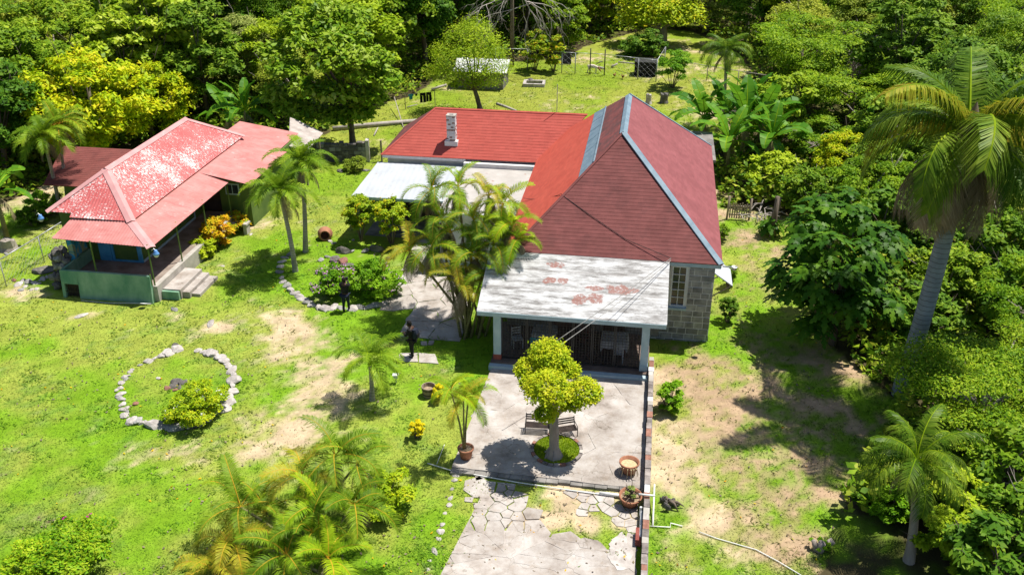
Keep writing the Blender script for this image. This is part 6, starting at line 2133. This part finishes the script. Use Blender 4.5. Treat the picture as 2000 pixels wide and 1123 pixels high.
def person(label, loc, rz, hands, head_fwd, stride, hair, pack):
    """standing figure facing +y; hands = wrist target (x out, y, z) for both arms"""
    t = thing('person', label, 'person', loc, rz)
    N = {'pelvis': (0, 0, .96, (.15, .11)), 'waist': (0, .0, 1.1, (.135, .1)), 'chest': (0, .0, 1.3, (.165, .115)), 'upper': (0, -.01, 1.43, (.12, .09)),
         'neck': (0, .01 + head_fwd * .2, 1.52, .058), 'chin': (0, .03 + head_fwd * .7, 1.6, (.07, .078)), 'brow': (0, .03 + head_fwd * .9, 1.69, (.078, .092)), 'crown': (0, .01 + head_fwd, 1.765, (.06, .068)),
         'nose': (0, .125 + head_fwd * 1.1, 1.63 - head_fwd * .4, .014)}
    E = [('pelvis', 'waist'), ('waist', 'chest'), ('chest', 'upper'), ('upper', 'neck'), ('neck', 'chin'), ('chin', 'brow'), ('brow', 'crown'), ('chin', 'nose')]
    for s, n in ((-1, 'l'), (1, 'r')):
        hx, hy, hz = hands
        sh = Vector((s * .19, -.01, 1.43))
        wr = Vector((s * hx, hy, hz))
        el = sh.lerp(wr, .5) + Vector((s * .1, -.04, -.1))
        N['ear' + n] = (s * .085, .03 + head_fwd * .8, 1.655, .018)
        N['sh' + n] = (*sh, .068)
        N['el' + n] = (*el, .047)
        N['wr' + n] = (*wr, .031)
        pd_ = (wr - el).normalized()
        pl = wr + pd_ * .07
        N['pa' + n] = (*pl, (.036, .018))
        E += [('brow', 'ear' + n), ('upper', 'sh' + n), ('sh' + n, 'el' + n), ('el' + n, 'wr' + n), ('wr' + n, 'pa' + n)]
        side = Vector((1, 0, 0))
        for j, ln in enumerate((.065, .08, .085, .075)):
            a = pl + side * (-.028 + j * .019) + pd_ * .02
            b = a + (pd_ + Vector((0, .2, .15))).normalized() * ln * .55
            c = b + (pd_ * .5 + Vector((-s * .6, .3, 0))).normalized() * ln * .5
            for q, v, r in (('a', a, .0095), ('b', b, .009), ('c', c, .0075)):
                N['f%d%s%s' % (j, q, n)] = (*v, r)
            E += [('pa' + n, 'f%da%s' % (j, n)), ('f%da%s' % (j, n), 'f%db%s' % (j, n)), ('f%db%s' % (j, n), 'f%dc%s' % (j, n))]
        a = wr + pd_ * .03 + Vector((-s * .035, .015, 0))
        b = a + (pd_ * .7 + Vector((-s * .6, .2, 0))).normalized() * .045
        N['t' + n], N['u' + n] = (*a, .011), (*b, .009)
        E += [('wr' + n, 't' + n), ('t' + n, 'u' + n)]
        k = stride * s
        N['hip' + n] = (s * .095, 0, .88, .088)
        N['kn' + n] = (s * .1, .03 + k * .5, .5, .058)
        N['an' + n] = (s * .1, -.02 + k, .085, .042)
        N['ball' + n] = (s * .11, .11 + k, .035, (.042, .03))
        N['toe' + n] = (s * .115, .18 + k, .028, (.032, .022))
        E += [('pelvis', 'hip' + n), ('hip' + n, 'kn' + n), ('kn' + n, 'an' + n), ('an' + n, 'ball' + n), ('ball' + n, 'toe' + n)]
    link('body', skin_mesh('body', N, E, 'pelvis', 'skin'), t)
    def grow(keys, f, root, mat, name):
        S = {}
        for k in keys:
            x, y, z, r = N[k]
            S[k] = (x, y, z, tuple(a * f for a in r) if hasattr(r, '__len__') else r * f)
        link(name, skin_mesh(name, S, E, root, mat), t)
    grow(['pelvis', 'waist', 'chest', 'upper', 'shl', 'shr', 'ell', 'elr', 'wrl', 'wrr'], 1.36, 'pelvis', 'black_cloth', 'shirt')
    grow(['pelvis', 'hipl', 'hipr', 'knl', 'knr', 'anl', 'anr'], 1.34, 'pelvis', 'black_cloth' if pack else 'navy_cloth', 'trousers')
    for n in 'lr':
        grow(['an' + n, 'ball' + n, 'toe' + n], 1.22, 'an' + n, 'iron', 'shoe')
    hm = MB().lathe([(.06, -.13), (.088, -.08), (.1, 0), (.088, .06), (.05, .1), (0, .112)], 14)
    link('hair', hm.mesh('hair', M['hair'], True), t, (0, -.012 + head_fwd * .88, 1.705), (-.25 - head_fwd * 2, 0, 0), (1, 1.08, 1))
    return t, N
p1 = P(806, 697, .02)
r1 = math.radians(70)
person('person in black with a backpack looking down on the paving', p1, r1, (.08, .36, 1.12), .1, .05, True, True)
bp = thing('backpack', 'black backpack worn by the person looking down beside the path', 'backpack', p1, r1)
bm_ = MB()
prof = [(-.15, -.1), (.15, -.1), (.17, -.2), (.12, -.28), (-.12, -.28), (-.17, -.2)]
for i in range(6):
    z0, z1 = 1.0 + i * .075, 1.0 + (i + 1) * .075
    k0, k1 = [1 - .25 * max(0, (q - 3.2) / 3) ** 2 - (.15 if q == 0 else 0) for q in (i, i + 1)]
    for j in range(6):
        a, b = prof[j], prof[(j + 1) % 6]
        bm_.face([(a[0] * k0, a[1] * k0 - .03, z0), (b[0] * k0, b[1] * k0 - .03, z0), (b[0] * k1, b[1] * k1 - .03, z1), (a[0] * k1, a[1] * k1 - .03, z1)])
bm_.face([(a[0] * .82, a[1] * .82 - .03, 1.45) for a in prof])
bm_.face([(a[0] * .85, a[1] * .85 - .03, 1.0) for a in reversed(prof)])
bm_.build('bag', M['navy_cloth'], bp, True)
MB().box((-.11, -.34, 1.05), (.11, -.28, 1.25)).build('pocket', M['black_cloth'], bp)
for s in (-1, 1):
    MB().tube([(s * .1, -.12, 1.42), (s * .11, .0, 1.53), (s * .12, .13, 1.42), (s * .13, .13, 1.2), (s * .14, -.1, 1.08)], .018, 5).build('strap', M['iron'], bp)
ph = thing('camera', 'small dark camera held by the person wearing the backpack', 'camera', p1, r1)
MB().box((-.07, .4, 1.1), (.07, .45, 1.19)).build('camera_body', M['iron'], ph)
MB().lathe([(0, 0), (.04, 0), (.04, .07), (0, .07)], 12, 0, (0, 0, 0)).build('lens', M['iron'], ph, True, loc=(0, .45, 1.145), rot=(-1.57, 0, 0))
p2 = P(677, 608)
r2 = math.radians(-12)
person('person in dark clothes seen from behind beside the pink flowering shrub', p2, r2, (.07, .26, 1.5), .02, .1, True, False)
ph = thing('camera', 'dark camera raised to the face by the person at the pink flowering shrub', 'camera', p2, r2)
MB().box((-.07, .3, 1.56), (.07, .36, 1.66)).build('camera_body', M['iron'], ph)
MB().lathe([(0, 0), (.04, 0), (.04, .09), (0, .09)], 12).build('lens', M['iron'], ph, True, loc=(0, .36, 1.61), rot=(-1.57, 0, 0))

q = P(1158, 143)
t = thing('goat', 'white goat with a brown head grazing inside the back fence', 'goat', q, math.radians(-15))
N = {'rump': (-.42, 0, .62, (.13, .14)), 'belly': (-.08, 0, .6, (.16, .19)), 'chest': (.28, 0, .6, (.13, .17)), 'neck': (.46, 0, .55, .09), 'poll': (.62, 0, .36, .075), 'muzzle': (.72, 0, .16, .04), 'tail': (-.56, 0, .68, .025)}
E = [('rump', 'belly'), ('belly', 'chest'), ('chest', 'neck'), ('neck', 'poll'), ('poll', 'muzzle'), ('rump', 'tail')]
for s, n in ((-1, 'l'), (1, 'r')):
    N['th' + n] = (-.38, s * .1, .48, .085); N['hk' + n] = (-.5, s * .1, .26, .032); N['hf' + n] = (-.47, s * .1, .03, .028)
    N['kn' + n] = (-.3, s * .11, .38, .055)
    N['sh' + n] = (.27, s * .09, .45, .065); N['fk' + n] = (.29, s * .09, .24, .034); N['ff' + n] = (.28, s * .09, .03, .028)
    N['ea' + n] = (.58, s * .13, .4, .02)
    E += [('rump', 'th' + n), ('th' + n, 'kn' + n), ('kn' + n, 'hk' + n), ('hk' + n, 'hf' + n), ('chest', 'sh' + n), ('sh' + n, 'fk' + n), ('fk' + n, 'ff' + n), ('poll', 'ea' + n)]
gm = skin_mesh('body', N, E, 'belly', 'goat_white')
gm.materials.append(M['goat_brown'])
for p in gm.polygons:
    if p.center.x > .44:
        p.material_index = 1
link('body', gm, t)
for i, (a, b) in enumerate(((1200, 152), (1216, 155))):
    q = P(a, b)
    t = thing('hen', ['brown hen pecking at the foot of the back fence', 'second brown hen, nearer the dark pen, at the foot of the back fence'][i], 'hen', q, 1.0 + i)
    N = {'body': (0, 0, .24, (.1, .1)), 'back': (-.14, 0, .28, .08), 'tail': (-.26, 0, .38, (.02, .05)), 'breast': (.1, 0, .25, .075), 'neck': (.17, 0, .34, .035), 'head': (.2, 0, .42, .035), 'beak': (.26, 0, .41, .008)}
    E = [('body', 'back'), ('back', 'tail'), ('body', 'breast'), ('breast', 'neck'), ('neck', 'head'), ('head', 'beak')]
    for s, n in ((-1, 'l'), (1, 'r')):
        N['t' + n] = (0, s * .05, .16, .03); N['f' + n] = (.01, s * .05, .02, .009); N['o' + n] = (.06, s * .05, .01, .008)
        E += [('body', 't' + n), ('t' + n, 'f' + n), ('f' + n, 'o' + n)]
    link('body', skin_mesh('body', N, E, 'body', 'goat_brown', 1), t)

# ------------------------------------------------------------------ woods
def edge_dist(x, y):
    best = 1e9
    for i in range(len(CLEAR)):
        ax, ay = CLEAR[i]
        bx_, by2 = CLEAR[(i + 1) % len(CLEAR)]
        dx, dy = bx_ - ax, by2 - ay
        t_ = max(0, min(1, ((x - ax) * dx + (y - ay) * dy) / (dx * dx + dy * dy + 1e-9)))
        best = min(best, math.hypot(x - ax - dx * t_, y - ay - dy * t_))
    return best
placed = []
ALIKE = {}
def region(x, y):
    v = Vector((x, y, 3.0 - CAM_H))
    f = v.y * CP - v.z * SP
    col = 1000 + FPX * v.x / f
    row = 561.5 - FPX * (v.y * SP + v.z * CP) / f
    if col > 1500 and row > 420:
        for lim, w in ((620, 'in thicket behind big breadfruit tree'), (850, 'in thicket beside royal palm trunk'), (9999, 'in thicket around drooping coconut palm')):
            if row < lim:
                return w
    depth = 'at woods edge' if edge_dist(x, y) < 8 else 'deep in woods'
    for lim, w in ((120, 'above brown shed'), (300, 'above yellow tree'), (460, 'above peeling roof peak'), (580, 'above pink roof'), (720, 'behind glossy leaved tree'), (860, 'left of hut'), (1000, 'above white hut'), (1130, 'behind reddish shrubs'),
                   (1250, 'above goat pen'), (1360, 'behind mango tree'), (1470, 'behind slender palm'), (1600, 'above banana clump'), (1740, 'left of royal palm'), (1890, 'behind royal palm'), (9999, 'beyond royal palm')):
        if col < lim:
            return depth + ' ' + w
def wood(key, x, y, s, seed, sz=1.0, label=None):
    nm, adj = NAMES[key.split('_')[0]]
    small = {'mid': 'mid_s', 'light': 'light_s', 'dark': 'dark_s', 'olive': 'olive_s', 'grey': 'olive_s', 'almond': 'dark_s', 'flat': 'flat_s'}
    kk = key.split('_')[0]
    s_, key_ = s, key
    if s < .8 and x > 8 and kk in small:
        key_, s_ = small[kk], s * 1.5
        nm, adj = NAMES[small[kk].split('_')[0]]
    placed.append((x, y, s))
    lab = '%s tree %s' % (adj, region(x, y))
    t = tree(key_, x, y, s_, seed * 2.4, label or lab, 'tree', None if label else lab, None, sz)
    if not label:
        ALIKE.setdefault(lab, []).append((x / y, t))
# rows that show, placed from the photograph
FIRST = [('yellow_a', 190, 318, 1.0, 'tall yellow leaved tree rising behind the peeling roof of the green house', 1.1), ('yellow_a', 300, 268, .8, 'smaller yellow leaved tree between the big yellow tree and the roof peak', 1), ('yellow_a', 105, 300, .75, 'yellow leaved tree at the left of the big yellow one', 1.3),
         ('dark_a', 20, 345, .9, None, 1), ('mid_a', 60, 290, 1.0, None, 1), ('almond_a', 330, 225, 1.05, None, 1.1), ('dark_b', 410, 232, .95, None, 1), ('almond_a', 290, 190, 1.0, None, 1.2), ('grey_a', 490, 190, .8, None, 1.1), ('dark_a', 440, 170, 1.1, None, 1.1), ('light_a', 545, 195, .7, None, 1.2), ('mid_b', 560, 165, 1.0, None, 1.1),
         ('almond_a', 370, 130, 1.1, None, 1.1), ('dark_b', 500, 120, 1.15, None, 1.2), ('olive_a', 90, 190, 1.1, None, 1.1), ('olive_a', 180, 150, 1.1, None, 1.1), ('light_a', 20, 160, 1.1, None, 1), ('olive_a', 60, 110, 1.2, None, 1.1), ('light_a', 210, 95, 1.1, None, 1), ('mid_a', 130, 230, 1.1, None, 1), ('almond_a', 260, 250, .8, None, 1.2), ('mid_b', 0, 235, 1.1, None, 1),
         ('light_a', 620, 125, 1.1, None, 1.1), ('almond_a', 700, 130, 1.1, None, 1.2), ('mid_a', 770, 150, 1.1, None, 1.3), ('dark_a', 830, 130, 1.1, None, 1.3), ('mid_b', 730, 90, 1.1, None, 1.2), ('dark_b', 900, 95, 1.2, None, 1.2), ('dark_b', 960, 85, 1.1, None, 1.2), ('dark_a', 1030, 80, 1.2, None, 1.2), ('dark_a', 1100, 75, 1.1, None, 1.2), ('yellow_a', 1150, 62, .9, 'yellow green tree at the edge of the dark woods above the goat', 1.3), ('dark_b', 1195, 50, 1.0, None, 1.2), ('light_a', 1090, 100, .7, None, 1),
         ('grey_a', 1380, 60, .9, None, 1.0), ('light_a', 1530, 95, 1.0, None, 1.2), ('dark_a', 1480, 90, 1.0, None, 1.1), ('grey_a', 1460, 60, 1.0, None, 1.2), ('flat_a', 1560, 215, 1.1, 'wide feathery flat topped tree above the banana clump', 1), ('flat_a', 1650, 265, .95, None, .9), ('flat_a', 1600, 330, .7, None, .8), ('olive_a', 1680, 150, 1.0, None, 1.0), ('olive_a', 1780, 140, 1.1, None, 1.0), ('grey_a', 1850, 120, 1.1, None, 1.0), ('mid_a', 1760, 190, 1.0, None, .9), ('mid_b', 1930, 160, 1.1, None, 1),
         ('yellow_a', 1640, 370, .55, 'low yellow leaved tree among the bushes right of the banana clump', 1), ('mid_a', 1570, 420, .5, None, .9), ('light_a', 1500, 385, .55, None, .9), ('mid_b', 1700, 420, .75, None, .9), ('mid_a', 1760, 350, .85, None, .9), ('dark_a', 1720, 520, .7, None, .9), ('dark_b', 1690, 620, .5, None, .9), ('mid_b', 1870, 420, .8, None, .9), ('light_a', 1960, 380, .85, None, .9), ('mid_a', 1930, 560, .7, None, .9), ('mid_b', 1840, 600, .55, None, .9), ('olive_a', 2010, 500, .8, None, .9), ('dark_a', 1800, 680, .45, None, .9), ('dark_a', 1990, 640, .6, None, .9),
         ('light_a', 1850, 1010, .42, 'bright green small tree behind the drooping coconut palm', .9), ('mid_a', 1960, 980, .55, None, .9), ('light_a', 1880, 1110, .4, None, .9), ('mid_b', 1990, 1100, .5, None, .9), ('light_a', 1720, 960, .3, 'small light green bush like tree left of the drooping coconut palm', .8), ('mid_a', 1790, 1000, .3, None, .8), ('mid_b', 2060, 900, .55, None, .9), ('dark_a', 1940, 1180, .5, None, .9), ('mid_a', 1840, 900, .35, None, .8)]
for i, (k, a, b, s, lab, sz) in enumerate(FIRST):
    q = P(a, b)
    wood(k, q.x, q.y, s, i + 1, sz, lab)
for i, (a, b, lab) in enumerate([(1705, 175, 'tangle of bare grey branches in the canopy left of the royal palm'), (1660, 190, 'bare grey twiggy bush right of the feathery flat topped tree')]):
    q = P(a, b)
    rs = random.Random(70 + i)
    mb = MB()
    for k in range(70):
        f = Vector((rs.uniform(-1.2, 1.2), rs.uniform(-1, 1), 0))
        az = rs.uniform(0, 6.28)
        o_ = Vector((math.cos(az), math.sin(az) * .7, 0)) * rs.uniform(.6, 2.6)
        top = f + o_ + Vector((0, 0, rs.uniform(3.2, 5.6)))
        mid = f.lerp(top, .55) + Vector((rs.uniform(-.3, .3), rs.uniform(-.3, .3), .4))
        mb.tube([f, mid, top], [.05, .035, .012], 4)
        for m_ in range(2):
            e = mid.lerp(top, rs.uniform(0, .8))
            mb.tube([e, e + Vector((rs.uniform(-.9, .9), rs.uniform(-.9, .9), rs.uniform(-.1, .6)))], [.02, .006], 3)
    t = thing('bare_bush', lab, 'dead bush', q)
    mb.build('branches', M['dead_wood'], t, kind='stuff')
    placed.append((q.x, q.y, .7))
rs = random.Random(12)
kinds = ['dark_a', 'dark_b', 'mid_a', 'mid_b', 'light_a', 'olive_a', 'grey_a', 'almond_a', 'dark_b', 'dark_a']
for i in range(5000):
    y = rs.uniform(30, 128)
    x = rs.uniform(-.72, .7) * y + rs.uniform(-4, 4)
    if x < 0 and y < 55 and x > -38:
        continue
    if in_poly(np.array(x), np.array(y), CLEAR) or edge_dist(x, y) < 3.2:
        continue
    if any((x - a) ** 2 + (y - b) ** 2 < (2.7 * (s + .9) * (.8 if x > 8 and y < 60 else 1)) ** 2 for a, b, s in placed):
        continue
    r_ = 'flat_a' if (x > 12 and rs.random() < .3) else rs.choice(kinds)
    s = rs.uniform(.85, 1.25) if y > 58 or x < 0 else rs.uniform(.5, .75)
    if x > 10 and y > 58:
        s *= .85
    wood(r_, x, y, s, i, rs.uniform(.8, 1.4))
NTH = ['first', 'second', 'third', 'fourth', 'fifth', 'sixth', 'seventh', 'eighth', 'ninth', 'tenth', 'eleventh', 'twelfth', 'thirteenth', 'fourteenth', 'fifteenth', 'sixteenth', 'seventeenth', 'eighteenth', 'nineteenth', 'twentieth']
NUM = ['', '', 'two', 'three', 'four', 'five', 'six', 'seven', 'eight', 'nine', 'ten', 'eleven', 'twelve', 'thirteen', 'fourteen', 'fifteen', 'sixteen', 'seventeen', 'eighteen', 'nineteen', 'twenty']
for lab, ts in ALIKE.items():
    if 1 < len(ts) < 21:
        for k, (u, t) in enumerate(sorted(ts, key=lambda q: q[0])):
            t['label'] = '%s, %s from left of %s' % (lab, NTH[k], NUM[len(ts)])
print('TREES', len(placed))
# undergrowth: low leafy cover under the woods
rs_ = np.random.RandomState(9)
n = 110000
yy = rs_.uniform(24, 122, n * 3)
xx = rs_.uniform(-.64, .66, n * 3) * yy
ins = in_poly(xx, yy, CLEAR)
keep = ~ins & ~((xx < 0) & (yy < 46))
xx, yy = xx[keep][:n], yy[keep][:n]
h = np.maximum(0, fbm(xx, yy, .4, 8) - .28) * 5.5
pos = np.stack([xx, yy, .05 + h * rs_.uniform(.2, 1, len(xx))], 1)
nn = rs_.normal(size=(len(xx), 3)) * .5 + np.array([0, 0, 1])
nn /= np.linalg.norm(nn, axis=1, keepdims=True)
o = link('undergrowth', quads_mesh('undergrowth', leaf_quads(rs_, pos, nn, .42, .6), len(xx), [M['leaf_mid'], M['leaf_dark'], M['leaf_olive']], 4, rs_.choice(3, len(xx))))
o['kind'] = 'stuff'
# ------------------------------------------------------------------ grass
rs_ = np.random.RandomState(2)
n0 = 900000
v_ = rs_.uniform(0, 1, n0)
yy = 20 + 70 * v_ ** 1.7
xx = rs_.uniform(-.6, .6, n0) * (yy + 6)
ok = in_poly(xx, yy, CLEAR)
hx = (xx - ORG.x) * UX.x + (yy - ORG.y) * UX.y
hy = (xx - ORG.x) * UY.x + (yy - ORG.y) * UY.y
def rect(a, b, c, d):
    return (hx > a) & (hx < c) & (hy > b) & (hy < d)
for r_ in ((-.25, -8.0, 6.9, 2.9), (6.4, -15, 6.9, .3), (.4, 2.8, 9.25, 18.5), (-9.9, 8.6, .5, 21), (-23.3, 2.4, -17.0, 17.5), (-18.5, 12.0, -16.2, 20.5), (6.3, 18.6, 9.9, 24), (-17.1, 3, -15.3, 5.6)):
    ok &= ~rect(*r_)
ok &= ~in_poly(xx, yy, [tuple(P(a, b))[:2] for a, b in PATH_PX])
xx, yy, hx, hy = xx[ok], yy[ok], hx[ok], hy[ok]
inside = np.zeros(len(xx), bool)
for c in ALL_CELLS:
    bx0, bx1, by0, by1 = min(p[0] for p in c), max(p[0] for p in c), min(p[1] for p in c), max(p[1] for p in c)
    m = np.where((hx > bx0) & (hx < bx1) & (hy > by0) & (hy < by1))[0]
    inside[m] |= in_poly(hx[m], hy[m], c)
xx, yy = xx[~inside], yy[~inside]
c, dirt = ground_color(xx, yy)
k = rs_.uniform(0, 1, len(xx)) > dirt * .92
xx, yy, c = xx[k][:230000], yy[k][:230000], c[k][:230000]
n = len(xx)
lush = fbm(xx, yy, .75, 31)
zz = ground_z(xx, yy)
az = rs_.uniform(0, 6.28, n)
sz = (.7 + yy / 55)
w = (np.stack([np.cos(az), np.sin(az), np.zeros(n)], 1) * (rs_.uniform(.012, .024, n) * sz)[:, None])
hh = rs_.uniform(.015, .045, n) * (.6 + lush) * np.minimum(sz, 1.4)
tip = np.stack([rs_.normal(size=n) * .06, rs_.normal(size=n) * .06, hh], 1)
b = np.stack([xx, yy, zz - .01], 1)
wd = (fbm(xx, yy, 1.6, 91, 3) > .6) & (rs_.uniform(0, 1, n) < .5)
tip[wd] *= 2.0
w[wd] *= 1.6
c[wd] *= np.array([.86, .97, .75])
me = quads_mesh('grass', np.stack([b - w, b + w, b + tip], 1).reshape(-1, 3), n, [], 3)
ca = me.color_attributes.new('soil_and_grass', 'FLOAT_COLOR', 'POINT')
cv = c * rs_.uniform(.92, 1.2, n)[:, None]
ca.data.foreach_set('color', np.concatenate([np.repeat(cv, 3, 0), np.ones((n * 3, 1))], 1).astype(np.float32).ravel())
t_ = NT('grass_blades')
at_ = t_.node('ShaderNodeAttribute', attribute_name='soil_and_grass')
t_.done(at_.outputs['Color'], .7, .2)
tr = t_.node('ShaderNodeBsdfTranslucent')
t_.link(at_.outputs['Color'], tr.inputs['Color'])
mx = t_.node('ShaderNodeMixShader')
mx.inputs[0].default_value = .35
t_.link(t_.b.outputs[0], mx.inputs[1])
t_.link(tr.outputs[0], mx.inputs[2])
t_.link(mx.outputs[0], t_.n['Material Output'].inputs['Surface'])
me.materials.append(t_.mat)
o = link('grass', me)
o['kind'] = 'stuff'
print('GRASS', n)

# fallen leaves on the lawns
n = 5200
yy = 20 + 65 * rs_.uniform(0, 1, n) ** 1.5
xx = rs_.uniform(-.58, .58, n) * (yy + 5)
ok = in_poly(xx, yy, CLEAR) & (fbm(xx, yy, .25, 44) > .42)
hx = (xx - ORG.x) * UX.x + (yy - ORG.y) * UX.y
hy = (xx - ORG.x) * UY.x + (yy - ORG.y) * UY.y
ok &= ~((hx > -10) & (hx < 9.3) & (hy > -.9) & (hy < 24)) & ~((hx < -15.2) & (hy > 2.3))
xx, yy = xx[ok], yy[ok]
pos = np.stack([xx, yy, ground_z(xx, yy) + .05], 1)
nn = rs_.normal(size=(len(xx), 3)) * .25 + np.array([0, 0, 1])
nn /= np.linalg.norm(nn, axis=1, keepdims=True)
o = link('fallen_leaves', quads_mesh('fallen_leaves', leaf_quads(rs_, pos, nn, .12, .55, droop=0), len(xx), [M['palm_dead'], M['leaf_croton'], M['bark']], 4, rs_.choice(3, len(xx), p=[.55, .15, .3])))
o['kind'] = 'stuff'
